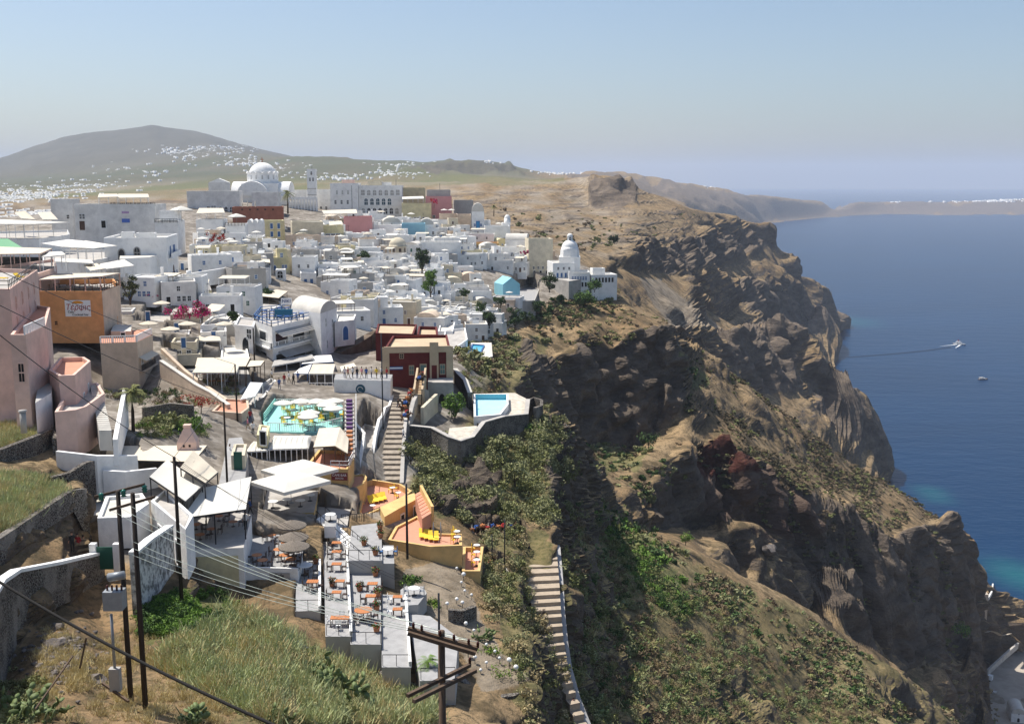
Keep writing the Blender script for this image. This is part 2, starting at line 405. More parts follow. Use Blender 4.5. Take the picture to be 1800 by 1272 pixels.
def gp(px, py, dmin=15.0, dmax=9000.0):   # first ground point seen at a pixel
    u = (px-900.0)/F; v = (636.0-py)/F
    dy = CP+v*SP; sl_ = (-SP+v*CP)/dy
    i = min(max((px-PX0)/DPX, 0), NC-1.001); a = int(i); s = i-a
    prof = GZ[a]*(1-s)+GZ[a+1]*s
    diff = CAMZ+sl_*DF-prof
    ok = np.where((diff <= 0) & (DF > dmin) & (DF < dmax))[0]
    if not len(ok): return None
    j = ok[0]
    d = DF[j]
    if j > 0 and diff[j-1] > 0:
        t = diff[j-1]/(diff[j-1]-diff[j]); d = DF[j-1]*(1-t)+DF[j]*t
    return at(px, py, d)
def inpoly(poly, X, Y):
    c = np.zeros(X.shape, bool); n = len(poly)
    for i in range(n):
        (x0,y0),(x1,y1) = poly[i], poly[i-1]
        if y0 == y1: continue
        m = ((y0 > Y) != (y1 > Y)) & (X < (x1-x0)*(Y-y0)/(y1-y0)+x0); c ^= m
    return c
def soft(poly, X, Y, n):    # polygon with a frayed edge
    return inpoly(poly, X+n[0], Y+n[1]).astype(float)

EDGE_D = [10,100,135,170,200,260,300,350,400,440,475,500]
EDGE_P = [980,925,760,830,840,890,915,965,1085,1075,1040,900]
def rockmask(Pxf, Py, Df, nn):
    rk = np.zeros(len(Df))
    for poly, lo, hi in (([(909,598),(940,632),(975,640),(1026,592),(1071,622),(1110,586),(1166,580),(1200,690),(1200,725),(1150,758),(1116,788),(1048,784),(998,767),(965,722),(925,680)],240,420),
        ([(1126,870),(1149,857),(1200,806),(1261,767),(1312,800),(1385,851),(1452,879),(1502,896),(1558,946),(1614,929),(1664,912),(1703,980),(1734,1150),(1703,1147),(1586,1175),(1513,1097),(1407,1047),(1385,985),(1366,945),(1312,900),(1268,925),(1200,924),(1130,925)],250,480),
        ([(935,752),(975,728),(1000,770),(1012,880),(1000,932),(972,925),(965,850),(945,800)],120,200),
        ([(1250,592),(1370,564),(1400,580),(1405,690),(1330,690),(1260,622)],700,1000), ([(1420,640),(1480,668),(1528,762),(1550,830),(1470,770),(1430,720)],700,1000),
        ([(1100,455),(1205,425),(1330,402),(1345,440),(1260,470),(1200,480),(1110,475)],500,1700), ([(1260,500),(1330,495),(1400,535),(1490,560),(1495,580),(1400,590),(1330,560)],900,2000),
        ([(1040,312),(1118,322),(1120,362),(1040,364)],1000,1400), ([(700,300),(860,303),(920,308),(890,288),(800,286)],2500,5000), ([(1000,306),(1110,310),(1200,326),(1330,345),(1450,356),(1800,352),(1800,376),(1340,390),(1110,345),(1000,318)],3000,9000),
        ([(728,800),(790,822),(850,800),(880,840),(868,905),(780,902),(740,860)],120,165), ([(985,1000),(975,1090),(985,1160),(960,1150),(940,1090)],90,140)):
        rk = np.maximum(rk, soft(poly, Pxf, Py, (nn[0]*.35, nn[1]*.35))*((Df > lo) & (Df < hi)))
    return rk
def cells(Q):       # random level of the nearest cell: broken, blocky rock
    I = np.floor(Q).astype(int); best = np.full(len(Q), 9.); val = np.zeros(len(Q))
    for i in (-1,0,1):
        for j in (-1,0,1):
            for k in (-1,0,1):
                C = (I+np.array([i,j,k])) & 255; h = _perm[_perm[_perm[C[:,0]]+C[:,1]]+C[:,2]]; g = _grad[h]*.45+.5
                d = ((I+np.array([i,j,k])+g-Q)**2).sum(1); m = d < best; best[m] = d[m]; val[m] = (h[m]/127.5)-1
    return val
def build_terrain():
    carve()
    # image rows of the profile (column-wise) decide where rows of vertices go
    f = DF[None,:]*CP-(GZ-CAMZ)*SP; up = DF[None,:]*SP+(GZ-CAMZ)*CP
    PYg = 636-F*up/f
    ds = np.abs(np.diff(PYg, axis=1)); ds = np.minimum(ds, 40)
    vis = PYg[:, 1:] < np.minimum.accumulate(PYg, axis=1)[:, :-1]+2
    w = np.where(vis, ds, ds*0.35)+0.10
    w *= sstep(18, 48, DF[1:])[None,:]*0.95+0.05
    w = np.where(GZ[:, 1:] < -4, 0.02, w)
    w = blur(blur(w, 6, 0), 3, 1)
    C = np.concatenate([np.zeros((NC,1)), np.cumsum(w, 1)], 1)
    NR = 760
    D = np.empty((NC, NR)); Zt = np.empty((NC, NR))
    for i in range(NC):
        tt = np.linspace(0, C[i,-1], NR)
        l = np.interp(tt, C[i], LD); D[i] = np.exp(l); Zt[i] = np.interp(l, LD, GZ[i])
    PX = np.repeat(PXC[:,None], NR, 1)
    X = xy_of(PX, D, Zt)
    P = np.stack([X, D, Zt], -1)
    # normals of the smooth ground
    gu = np.gradient(P, axis=0); gv = np.gradient(P, axis=1)
    N = np.cross(gu, gv); N /= np.linalg.norm(N, axis=2)[..., None]+1e-9
    N[N[...,2] < 0] *= -1
    for c in range(3): N[...,c] = blur(blur(N[...,c], 2, 0), 2, 1)
    N /= np.linalg.norm(N, axis=2)[..., None]
    steep = sstep(0.80, 0.52, N[...,2])
    edge = np.interp(D, EDGE_D, EDGE_P)
    edge = edge-55*sstep(225, 260, D)*sstep(405, 370, D)
    town = (D < 500)*sstep(edge+18, edge-12, PX)*sstep(505, 465, D)
    pyp = PYf = proj(P[...,0], P[...,1], P[...,2])[1]
    nearok = inpoly([(-400,300),(-400,690),(60,760),(100,790),(180,800),(180,980),(330,1000),(330,940),(440,940),(640,900),(720,950),(720,840),(1100,700),(1100,300)], PX, pyp)
    town = np.where(D < 140, town*nearok, town); town = blur(blur(town, 2, 0), 2, 1)
    Pf = P.reshape(-1,3); Df = D.ravel(); disp = np.zeros(len(Pf)); dcell = np.zeros(len(Pf)); amp = np.maximum(steep.ravel(), rockmask(PX.ravel(), proj(Pf[:,0], Pf[:,1], Pf[:,2])[1], Df, (0,0)))
    Py = proj(Pf[:,0], Pf[:,1], Pf[:,2])[1]; Pxf = PX.ravel()
    wild = 1-town.ravel()*0.92
    for k in range(0, 10):
        lam = 1.1*2.0**k
        wt = sstep(0.0025*lam**0-0.001, 0.006, lam/Df)*sstep(0.11, 0.04, lam/Df)
        sel = wt > 0.01
        if not sel.any(): continue
        q = Pf[sel]/lam; q = q*np.array([1,1,0.75]); q = q+17.3*k
        n = perlin(q); rid = 1-2*np.abs(n)
        a = lam*wt[sel]*wild[sel]
        if k in (1,2,3,4,5): dcell[sel] += (Df[sel] < 2600)* a*amp[sel]*.30*cells(q*np.array([1,1,.6])+perlin(q*1.7)[:,None]*.25)
        disp[sel] += a*(0.05*n+amp[sel]*(0.20*rid-0.07+0.10*n))
    # cliffs: strata ledges
    lev = Pf[:,2]/np.clip(Df*0.012, 1.6, 14)+perlin(Pf/np.clip(Df*0.2, 20, 200)[:,None])*1.5
    disp += amp*wild*np.clip(Df*0.004, 0.5, 5)*(np.sin(lev*2*math.pi)+.45*np.sin(lev*4*math.pi+1))*0.5
    sea = Pf[:,2] < -3; disp[sea] = 0
    disp = np.clip(disp, -.020*Df-.3, .014*Df+.3)
    disp = blur(blur(disp.reshape(NC, NR), 1, 0), 1, 1).ravel()+(lambda q: q*.45+blur(blur(q, 1, 0), 1, 1)*.55)(np.clip(dcell, -.010*Df, .010*Df).reshape(NC, NR)).ravel()*(1-.8*((Df > 1000) & (Df < 1420) & (Pxf > 1000) & (Pxf < 1140)))*.85
    fl = np.where(Df > 5500, 3.0, np.where(Df > 2600, 12.0, 1e9)); disp = np.clip(disp, -fl, fl)
    Pf = Pf+N.reshape(-1,3)*disp[:,None]
    keep_low = Pf[:,2] < -14; Pf[keep_low,2] = -14
    # ground cover maps
    n1 = perlin(np.stack([Pxf/34, Py/34, 0*Py], -1))*26; n2 = perlin(np.stack([Pxf/34, Py/34, 0*Py+9], -1))*26
    nn = (n1+perlin(np.stack([Pxf/9, Py/9, 0*Py], -1))*9, n2+perlin(np.stack([Pxf/9, Py/9, 0*Py+4], -1))*9)
    green = np.zeros(len(Pf)); red = np.zeros(len(Pf)); ash = np.zeros(len(Pf))
    for poly, v in ((([(1010,930),(1080,890),(1180,960),(1260,1010),(1420,1085),(1600,1200),(1720,1290),(1000,1300)]), .40),
                    ([(1030,900),(1090,905),(1180,990),(1230,1060),(1190,1100),(1110,1020)], .95),
                    ([(1020,775),(1140,790),(1130,830),(1020,820)], .7), ([(1180,625),(1215,640),(1240,680),(1215,690)], 1.0),
                    ([(700,760),(990,730),(1000,930),(720,900)], .6), ([(800,600),(960,600),(1000,700),(830,700)], .55),
                    ([(380,1060),(560,1120),(760,1240),(760,1290),(430,1290),(380,1180)], .5), ([(240,1050),(400,1030),(400,1130),(260,1130)], .9),
                    ([(0,830),(120,860),(100,900),(0,940)], .4), ([(850,940),(980,940),(1010,1290),(930,1290),(880,1100)], .6)):
        green = np.maximum(green, soft(poly, Pxf, Py, nn)*v*(Df < 480))
    far = sstep(1300, 2000, Df)*sstep(980, 900, Pxf)*sstep(6000, 4800, Df)
    fld = perlin(np.stack([Pf[:,0]/260, Pf[:,1]/420, 0*Df], -1))
    green = np.maximum(green, far*np.clip(0.75+0.9*fld, 0, 1))
    green = np.maximum(green, soft([(850,320),(990,312),(1000,322),(870,328)], Pxf, Py, (0,0))*0.7*(Df > 800))
    red = soft([(1200,800),(1262,764),(1320,800),(1330,830),(1215,842)], Pxf, Py, (0,0))*(Df < 420)
    red = np.maximum(red, 0.35*soft([(1215,830),(1330,815),(1440,880),(1420,960),(1330,940),(1220,900)], Pxf, Py, (0,0))*(Df < 420))
    ash = np.maximum(sstep(500, 560, Df)*sstep(2000, 1500, Df)*np.clip(0.35+1.3*perlin(np.stack([Pxf/40, Py/9, 0*Py+2], -1)), 0, 1)*sstep(1220, 1000, Pxf)*sstep(470, 440, Py), 0)
    ash = np.maximum(ash, soft([(1120,490),(1160,490),(1270,580),(1180,580)], Pxf, Py, (0,0))*0.75*(Df < 1000))
    ash = np.maximum(ash, (Df > 430)*(Df < 560)*(Pxf > 1700)*(Pf[:,2] < 5.5)*1.0)
    ash = np.maximum(ash, far*0.5*sstep(.1, .5, perlin(np.stack([Pf[:,0]/420+7, Pf[:,1]/700, 0*Df], -1))))
    ash = np.maximum(ash, soft([(712,1000),(790,984),(812,1008),(850,1100),(930,1195),(850,1220),(812,1150),(770,1090),(700,1064)], Pxf, Py, (nn[0]*.2, nn[1]*.2))*.8*((Df > 80) & (Df < 120)))
    farc = sstep(2500, 3500, Df)
    A1 = np.stack([green, town.ravel(), ash, red], -1)
    rk = rockmask(Pxf, Py, Df, nn)
    band = perlin(np.stack([Pxf/75, Py/5.5, 0*Py+5], -1))+.5*perlin(np.stack([Pxf/25, Py/3, 0*Py+8], -1))
    rk = np.maximum(rk, .85*sstep(.12, .35, band)*sstep(520, 600, Df)*sstep(1500, 1400, Df)*sstep(455, 430, Py)*sstep(1240, 1180, Pxf)*sstep(322, 335, Py))
    A2 = np.stack([steep.ravel(), farc*sstep(985, 900, Pxf), sstep(4800, 6200, Df)*sstep(640, 520, Pxf), rk], -1)
    idx = np.arange(NC*NR).reshape(NC, NR)
    Q = np.stack([idx[:-1,:-1], idx[1:,:-1], idx[1:,1:], idx[:-1,1:]], -1).reshape(-1,4)
    zmin = Pf[Q,2].max(1); Q = Q[zmin > -13.5]
    me = npmesh('terrain', Pf, Q, ground_mat(), smooth=True, attrs={'cover': A1, 'form': A2})
    hard = (rk > .4) | (steep.ravel() > .6); hq = hard[Q].all(1) & (Df[Q[:,0]] < 2600)
    if len(hq) == len(me.polygons): me.polygons.foreach_set('use_smooth', ~hq)
    return me
def ground_mat():
    m = bpy.data.materials.new('ground'); m.use_nodes = True; n = m.node_tree; b = n.nodes['Principled BSDF']
    b.inputs['Roughness'].default_value = 0.95; b.inputs['Specular IOR Level'].default_value = 0.1
    lk = n.links.new
    ge = n.nodes.new('ShaderNodeNewGeometry')
    def attr(nm):
        a = n.nodes.new('ShaderNodeAttribute'); a.attribute_name = nm; s = n.nodes.new('ShaderNodeSeparateColor'); lk(a.outputs['Color'], s.inputs[0]); return a, s
    a1, s1 = attr('cover'); a2, s2 = attr('form')
    def noise(sc, det=8, ro=0.6, vec=None):
        t = n.nodes.new('ShaderNodeTexNoise'); t.inputs['Scale'].default_value = sc; t.inputs['Detail'].default_value = det; t.inputs['Roughness'].default_value = ro
        lk(vec or ge.outputs['Position'], t.inputs['Vector']); return t.outputs[0]
    def ramp(src, stops):
        r = n.nodes.new('ShaderNodeValToRGB'); e = r.color_ramp.elements
        while len(e) < len(stops): e.new(0.5)
        for el, (p, c) in zip(e, stops): el.position = p; el.color = (*c, 1) if hasattr(c, '__len__') else (c, c, c, 1)
        lk(src, r.inputs[0]); return r.outputs[0]
    def mix(f, a, c):
        x = n.nodes.new('ShaderNodeMix'); x.data_type = 'RGBA'
        if hasattr(f, 'links'): lk(f, x.inputs[0])
        else: x.inputs[0].default_value = f
        for s, i in ((a, 6), (c, 7)):
            if hasattr(s, 'links'): lk(s, x.inputs[i])
            else: x.inputs[i].default_value = (*s, 1)
        return x.outputs[2]
    def mth(op, a, c=None):
        x = n.nodes.new('ShaderNodeMath'); x.operation = op; x.use_clamp = op in ('ADD','SUBTRACT','MULTIPLY')
        for s, i in ((a, 0), (c, 1)):
            if s is None: continue
            if hasattr(s, 'links'): lk(s, x.inputs[i])
            else: x.inputs[i].default_value = s
        return x.outputs[0]
    big = noise(0.035, 6); mid = noise(0.22, 8, 0.65); fine = noise(1.6, 6, 0.7)
    dry = mix(ramp(big, ((.38,0),(.62,1))), (.27,.178,.095), (.37,.265,.15))
    dry = mix(ramp(mid, ((.40,1),(.56,0))), dry, (.115,.085,.048))
    dry = mix(ramp(fine, ((.36,1),(.50,0))), dry, (.10,.08,.046))
    gr = mix(ramp(mid, ((.38,0),(.6,1))), (.050,.062,.022), (.125,.130,.048))
    gr = mix(ramp(fine, ((.4,0),(.62,1))), gr, (.175,.165,.075))
    mp = n.nodes.new('ShaderNodeMapping'); mp.inputs['Scale'].default_value = (1,1,3.0); lk(ge.outputs['Position'], mp.inputs[0])
    st = noise(0.06, 9, 0.7, mp.outputs[0])
    rock = mix(ramp(st, ((.36,0),(.62,1))), (.062,.051,.045), (.25,.195,.145))
    rock = mix(ramp(fine, ((.35,0),(.7,1))), rock, (.115,.095,.078))
    redr = mix(ramp(mid, ((.3,0),(.7,1))), (.060,.020,.016), (.100,.040,.030))
    ashc = mix(ramp(mid, ((.35,0),(.65,1))), (.17,.135,.095), (.36,.31,.245))
    twn = mix(ramp(mid, ((.4,0),(.6,1))), (.19,.165,.14), (.40,.37,.33))
    vo = n.nodes.new('ShaderNodeTexVoronoi'); vo.inputs['Scale'].default_value = 1.1; lk(ge.outputs['Position'], vo.inputs['Vector']); vs_ = n.nodes.new('ShaderNodeSeparateColor'); lk(vo.outputs['Color'], vs_.inputs[0])
    twn = mix(mth('MULTIPLY', vs_.outputs[0], .75), twn, (.13,.115,.095))
    jit = mth('SUBTRACT', mid, 0.5)
    c = mix(mth('ADD', s1.outputs[0], mth('MULTIPLY', s1.outputs[0], jit)), dry, gr)
    c = mix(s1.outputs[2], c, ashc)
    sr = mth('ADD', s2.outputs[0], mth('MULTIPLY', jit, 1.6))
    nz = n.nodes.new('ShaderNodeSeparateXYZ'); lk(ge.outputs['True Normal'], nz.inputs[0])
    flat = ramp(nz.outputs[2], ((.50,1),(.76,0)))
    rk = mth('ADD', ramp(sr, ((.30,0),(.55,1))), a2.outputs['Alpha']); rk = mth('MULTIPLY', mth('ADD', rk, mth('MULTIPLY', flat, 0.6)), flat)
    rk = mth('ADD', rk, mth('MULTIPLY', a2.outputs['Alpha'], .9))
    rockc = mix(a1.outputs['Alpha'], rock, redr)
    c = mix(rk, c, rockc)
    c = mix(mth('MULTIPLY', s2.outputs[2], 0.85), c, mix(ramp(noise(.004, 8, .7), ((.35,0),(.65,1))), (.10,.088,.082), (.20,.175,.155)))
    c = mix(mth('MULTIPLY', s2.outputs[1], .6), c, (.055,.060,.040))
    c = mix(mth('MULTIPLY', s1.outputs[1], 0.9), c, twn)
    lk(c, b.inputs['Base Color'])
    bp = n.nodes.new('ShaderNodeBump'); bp.inputs['Strength'].default_value = 0.9; bp.inputs['Distance'].default_value = 0.6
    h1 = n.nodes.new('ShaderNodeMath'); h1.operation = 'MULTIPLY_ADD'; lk(st, h1.inputs[0]); lk(mth('ADD', mth('MULTIPLY', rk, .9), .1), h1.inputs[1]); h1.inputs[1].default_value = 1
    h2 = n.nodes.new('ShaderNodeMath'); h2.operation = 'MULTIPLY'; lk(h1.outputs[0], h2.inputs[0]); h2.inputs[1].default_value = 7.0
    h3 = n.nodes.new('ShaderNodeMath'); h3.operation = 'ADD'; lk(h2.outputs[0], h3.inputs[0]); lk(mth('ADD', mth('MULTIPLY', fine, .5), mth('MULTIPLY', mid, .5)), h3.inputs[1]); lk(h3.outputs[0], bp.inputs['Height']); lk(mth('SUBTRACT', .9, mth('MULTIPLY', s1.outputs[1], .75)), bp.inputs['Strength']); lk(bp.outputs[0], b.inputs['Normal'])
    return m
CARVE = []          # (outline, level) of platforms the ground must stay under
def carve():
    for cor, z in CARVE:
        xs = [c[0] for c in cor]; ys = [c[1] for c in cor]
        j0, j1 = np.searchsorted(DF, min(ys)-.6), np.searchsorted(DF, max(ys)+.6)+1
        k = CP-(z-CAMZ)*SP/DF[j0:j1]
        X = (PXC[:,None]-900)/F*(k*DF[j0:j1])[None,:]; Y = np.repeat(DF[None,j0:j1], NC, 0)
        m = inpoly(cor, X, Y)
        if len(cor) >= 3:
            cx, cy = sum(xs)/len(xs), sum(ys)/len(ys)
            m |= inpoly([(cx+(x-cx)*1.06, cy+(y-cy)*1.06) for x, y in cor], X, Y)
        sub = GZ[:, j0:j1]; sub[m] = np.minimum(sub[m], z-.7)

# ---------------------------------------------------------------- sea
def sea_mat():
    m = bpy.data.materials.new('sea'); m.use_nodes = True; n = m.node_tree; b = n.nodes['Principled BSDF']; lk = n.links.new
    b.inputs['Roughness'].default_value = 0.28; b.inputs['IOR'].default_value = 1.33; b.inputs['Specular IOR Level'].default_value = 0.09
    ge = n.nodes.new('ShaderNodeNewGeometry')
    mp = n.nodes.new('ShaderNodeMapping'); mp.inputs['Scale'].default_value = (.5,1,1); mp.inputs['Rotation'].default_value = (0,0,.15); lk(ge.outputs['Position'], mp.inputs[0])
    h = None
    for sc, k in ((.22,.55),(.045,1.2)):
        t = n.nodes.new('ShaderNodeTexNoise'); t.inputs['Scale'].default_value = sc; t.inputs['Detail'].default_value = 5; lk(mp.outputs[0], t.inputs['Vector'])
        x = n.nodes.new('ShaderNodeMath'); x.operation = 'MULTIPLY_ADD'; lk(t.outputs[0], x.inputs[0]); x.inputs[1].default_value = k
        if h: lk(h, x.inputs[2])
        else: x.inputs[2].default_value = 0
        h = x.outputs[0]
    bp = n.nodes.new('ShaderNodeBump'); bp.inputs['Strength'].default_value = .5; bp.inputs['Distance'].default_value = 1.6; lk(h, bp.inputs['Height']); lk(bp.outputs[0], b.inputs['Normal'])
    a = n.nodes.new('ShaderNodeAttribute'); a.attribute_name = 'shallow'
    t = n.nodes.new('ShaderNodeTexNoise'); t.inputs['Scale'].default_value = .004; t.inputs['Detail'].default_value = 6; lk(mp.outputs[0], t.inputs['Vector'])
    r = n.nodes.new('ShaderNodeValToRGB'); r.color_ramp.elements[0].position = .35; r.color_ramp.elements[0].color = (.0008,.021,.064,1); r.color_ramp.elements[1].position = .65; r.color_ramp.elements[1].color = (.0012,.027,.080,1); lk(t.outputs[0], r.inputs[0])
    x = n.nodes.new('ShaderNodeMix'); x.data_type = 'RGBA'; lk(a.outputs['Fac'], x.inputs[0]); lk(r.outputs[0], x.inputs[6]); x.inputs[7].default_value = (.008,.085,.11,1)
    lk(x.outputs[2], b.inputs['Base Color'])
    return m
def build_sea():
    ths = np.linspace(-0.65, 0.75, 180); rs = np.concatenate([np.exp(np.linspace(math.log(300), math.log(29500), 190))])
    T, Rr = np.meshgrid(ths, rs, indexing='ij')
    X = np.sin(T)*Rr; Y = np.cos(T)*Rr; V = np.stack([X, Y, 0*X], -1).reshape(-1,3)
    sh = np.zeros(len(V))
    for cx, cy, r, k in ((1790,1010,70,1.0),(1640,868,40,.8),(1500,565,60,.5),(1430,600,30,.6),(1800,1090,60,1)):
        p = gpz(cx, cy, 0.0); dd = np.hypot(V[:,0]-p.x, (V[:,1]-p.y)*.6); sh = np.maximum(sh, k*sstep(r*p.y/1900*1.2, 0, dd))
    idx = np.arange(len(V)).reshape(T.shape)
    Q = np.stack([idx[:-1,:-1], idx[:-1,1:], idx[1:,1:], idx[1:,:-1]], -1).reshape(-1,4)
    return npmesh('sea', V, Q[:, ::-1], sea_mat(), smooth=True, attrs={'shallow': np.stack([sh]*3+[0*sh+1], -1)})
def gpz(px, py, z):        # where the pixel's ray meets a level
    p = at(px, py, 1.0); t = (z-CAMZ)/(p.z-CAMZ); return Vector((p.x*t, t, z))
tag(link('sea', build_sea()), 'deep blue sea filling the caldera', None, None, 'structure')
# ---------------------------------------------------------------- colours
WHITE = mat('whitewash', (.86,.85,.82), .9, .20, .6, bump=.2, bscale=3, lo=.3, hi=.52)
WHITE2 = mat('old_whitewash', (.82,.80,.76), .9, .28, .35, bump=.2, bscale=2.5)
CREAM = mat('cream_plaster', (.72,.64,.48), .9, .26, .6, bump=.2)
BEIGE = mat('beige_plaster', (.68,.54,.41), .9, .26, .5, bump=.2)
YELL = mat('ochre_plaster', (.74,.50,.21), .9, .26, .6, bump=.2)
PALEY = mat('pale_yellow_plaster', (.74,.66,.40), .9, .26, .6, bump=.2)
PINK = mat('pink_plaster', (.78,.55,.46), .9, .22, .5, bump=.2)
ROSE = mat('rose_plaster', (.62,.30,.29), .9, .12, .4, bump=.12)
ORANGE = mat('orange_plaster', (.78,.37,.15), .9, .26, .5, bump=.2)
TERRA = mat('terracotta_plaster', (.36,.14,.09), .9, .26, .6, bump=.2)
DKRED = mat('oxblood_plaster', (.15,.028,.024), .9, .35, .5, bump=.25)
GREYW = mat('grey_plaster', (.45,.43,.40), .9, .2, .4, bump=.2)
SAND = mat('sandy_roof', (.58,.45,.30), .95, .22, .35, bump=.2)
CEM = mat('cement', (.50,.47,.43), .95, .30, .5, bump=.2)
PAVE = mat('grey_paving', (.37,.365,.36), .9, .22, 1.2, bump=.1)
ROOFW = mat('limewashed_roof', (.64,.61,.55), .95, .20, .45, bump=.15)  # colour lowered to offset full sun on roofs; shaded walls keep a brighter white
TERF = mat('terracotta_floor', (.60,.29,.19), .85, .12, .8)
BLUE = mat('blue_paint', (.05,.15,.36), .5, .15, 2)
SKYB = mat('pale_blue_paint', (.30,.55,.66), .7, .12, .5)
TURQ = mat('turquoise_floor', (.32,.66,.60), .7, .12, .4)
GREENP = mat('green_paint', (.03,.12,.08), .5, .1, 2)
BROWNP = mat('brown_paint', (.10,.05,.03), .6, .2, 2)
GLASS = mat('dark_glass', (.018,.024,.030), .15, spec=.5)
DARK = mat('dark_opening', (.020,.018,.016), .9)
WOOD = mat('weathered_wood', (.13,.085,.055), .8, .35, 4, streak=(1,1,.15))
POLEW = mat('creosoted_pole', (.045,.032,.024), .85, .4, 3, streak=(3,3,.25))
TABW = mat('orange_wood', (.52,.20,.07), .55, .2, 3)
CHW = mat('dark_wood', (.055,.030,.020), .6, .2, 4)
CLOTH = mat('white_canvas', (.68,.655,.59), .9, .06, .6)  # canvas colour lowered too, so sunlit cloth does not clip
CLOTHC = mat('cream_canvas', (.66,.59,.47), .9, .08, .6)
CLOTHB = mat('blue_canvas', (.03,.10,.33), .8)
YCLOTH = mat('yellow_canvas', (.85,.58,.05), .8)
THATCH = mat('grey_thatch', (.26,.22,.18), .95, .4, 9, streak=(1,1,.3), bump=.6, bscale=20)
METAL = mat('dark_metal', (.04,.04,.045), .5, metal=.6)
GALV = mat('grey_steel', (.30,.32,.34), .5, .15, 3, metal=.3)
WHITEP = mat('white_paint', (.82,.82,.80), .5)
POOLW = mat('pool_paint', (.20,.52,.62), .5, .1, .6)
POOLF = mat('pool_floor', (.42,.76,.84), .6, .1, .5)
WATER = mat('pool_water', (.10,.50,.68), .08)
PURPLE = mat('purple_cushion', (.10,.04,.14), .9)
LEAF = mat('dark_leaf', (.065,.125,.030), .8, .5, 1.2)
LEAFL = mat('bright_leaf', (.17,.29,.045), .8, .4, 1.2)
LEAFO = mat('olive_leaf', (.245,.255,.095), .9, .35, .8)
LEAFD = mat('dry_leaf', (.42,.34,.18), .9, .35, .8)
LEAFG = mat('cypress_leaf', (.045,.06,.03), .9, .4, .8)
FLOWM = mat('magenta_flower', (.70,.03,.22), .8, .4, 2)
FLOWR = mat('red_flower', (.50,.04,.03), .8, .4, 2)
BARK = mat('bark', (.09,.065,.045), .95, .4, 5)
CLAY = mat('clay_pot', (.42,.17,.08), .8, .2, 4)
def stone_mat():
    m = bpy.data.materials.new('rubble_stone'); m.use_nodes = True; n = m.node_tree; b = n.nodes['Principled BSDF']; lk = n.links.new
    b.inputs['Roughness'].default_value = .95; b.inputs['Specular IOR Level'].default_value = .1
    ge = n.nodes.new('ShaderNodeNewGeometry')
    ns = n.nodes.new('ShaderNodeTexNoise'); ns.inputs['Scale'].default_value = 5; lk(ge.outputs['Position'], ns.inputs['Vector'])
    ad = n.nodes.new('ShaderNodeVectorMath'); ad.operation = 'MULTIPLY_ADD'; lk(ns.outputs[1], ad.inputs[0]); ad.inputs[1].default_value = (.25,.25,.25); lk(ge.outputs['Position'], ad.inputs[2])
    out = []
    for f in ('F1', 'DISTANCE_TO_EDGE'):
        v = n.nodes.new('ShaderNodeTexVoronoi'); v.feature = f; v.inputs['Scale'].default_value = 4.4; lk(ad.outputs[0], v.inputs['Vector']); out.append(v)
    r = n.nodes.new('ShaderNodeValToRGB'); e = r.color_ramp.elements; e[0].position = .05; e[0].color = (.26,.24,.21,1); e[1].position = .17; e[1].color = (0,0,0,1)
    lk(out[1].outputs['Distance'], r.inputs[0])
    r2 = n.nodes.new('ShaderNodeValToRGB'); e = r2.color_ramp.elements; e[0].color = (.025,.022,.020,1); e[1].color = (.10,.075,.065,1)
    s = n.nodes.new('ShaderNodeSeparateColor'); lk(out[0].outputs['Color'], s.inputs[0]); lk(s.outputs[0], r2.inputs[0])
    x = n.nodes.new('ShaderNodeMix'); x.data_type = 'RGBA'; x.blend_type = 'LIGHTEN'; x.inputs[0].default_value = 1; lk(r2.outputs[0], x.inputs[6]); lk(r.outputs[0], x.inputs[7])
    t = n.nodes.new('ShaderNodeTexNoise'); t.inputs['Scale'].default_value = .35; t.inputs['Detail'].default_value = 5; lk(ge.outputs['Position'], t.inputs['Vector'])
    r3 = n.nodes.new('ShaderNodeValToRGB'); e = r3.color_ramp.elements; e[0].position = .46; e[0].color = (0,0,0,1); e[1].position = .66; e[1].color = (1,1,1,1); lk(t.outputs[0], r3.inputs[0])
    y = n.nodes.new('ShaderNodeMix'); y.data_type = 'RGBA'; lk(r3.outputs[0], y.inputs[0]); lk(x.outputs[2], y.inputs[6]); y.inputs[7].default_value = (.30,.27,.235,1)
    lk(y.outputs[2], b.inputs['Base Color'])
    bp = n.nodes.new('ShaderNodeBump'); bp.inputs['Strength'].default_value = 1; bp.inputs['Distance'].default_value = .25; lk(out[1].outputs['Distance'], bp.inputs['Height']); lk(bp.outputs[0], b.inputs['Normal'])
    return m
STONE = stone_mat()
rnd = random.Random(11)
EXC = []
LMK = []            # (phrase, column, row) of what labels may refer to
def lmk(phrase, px, py): LMK.append((phrase, px, py))

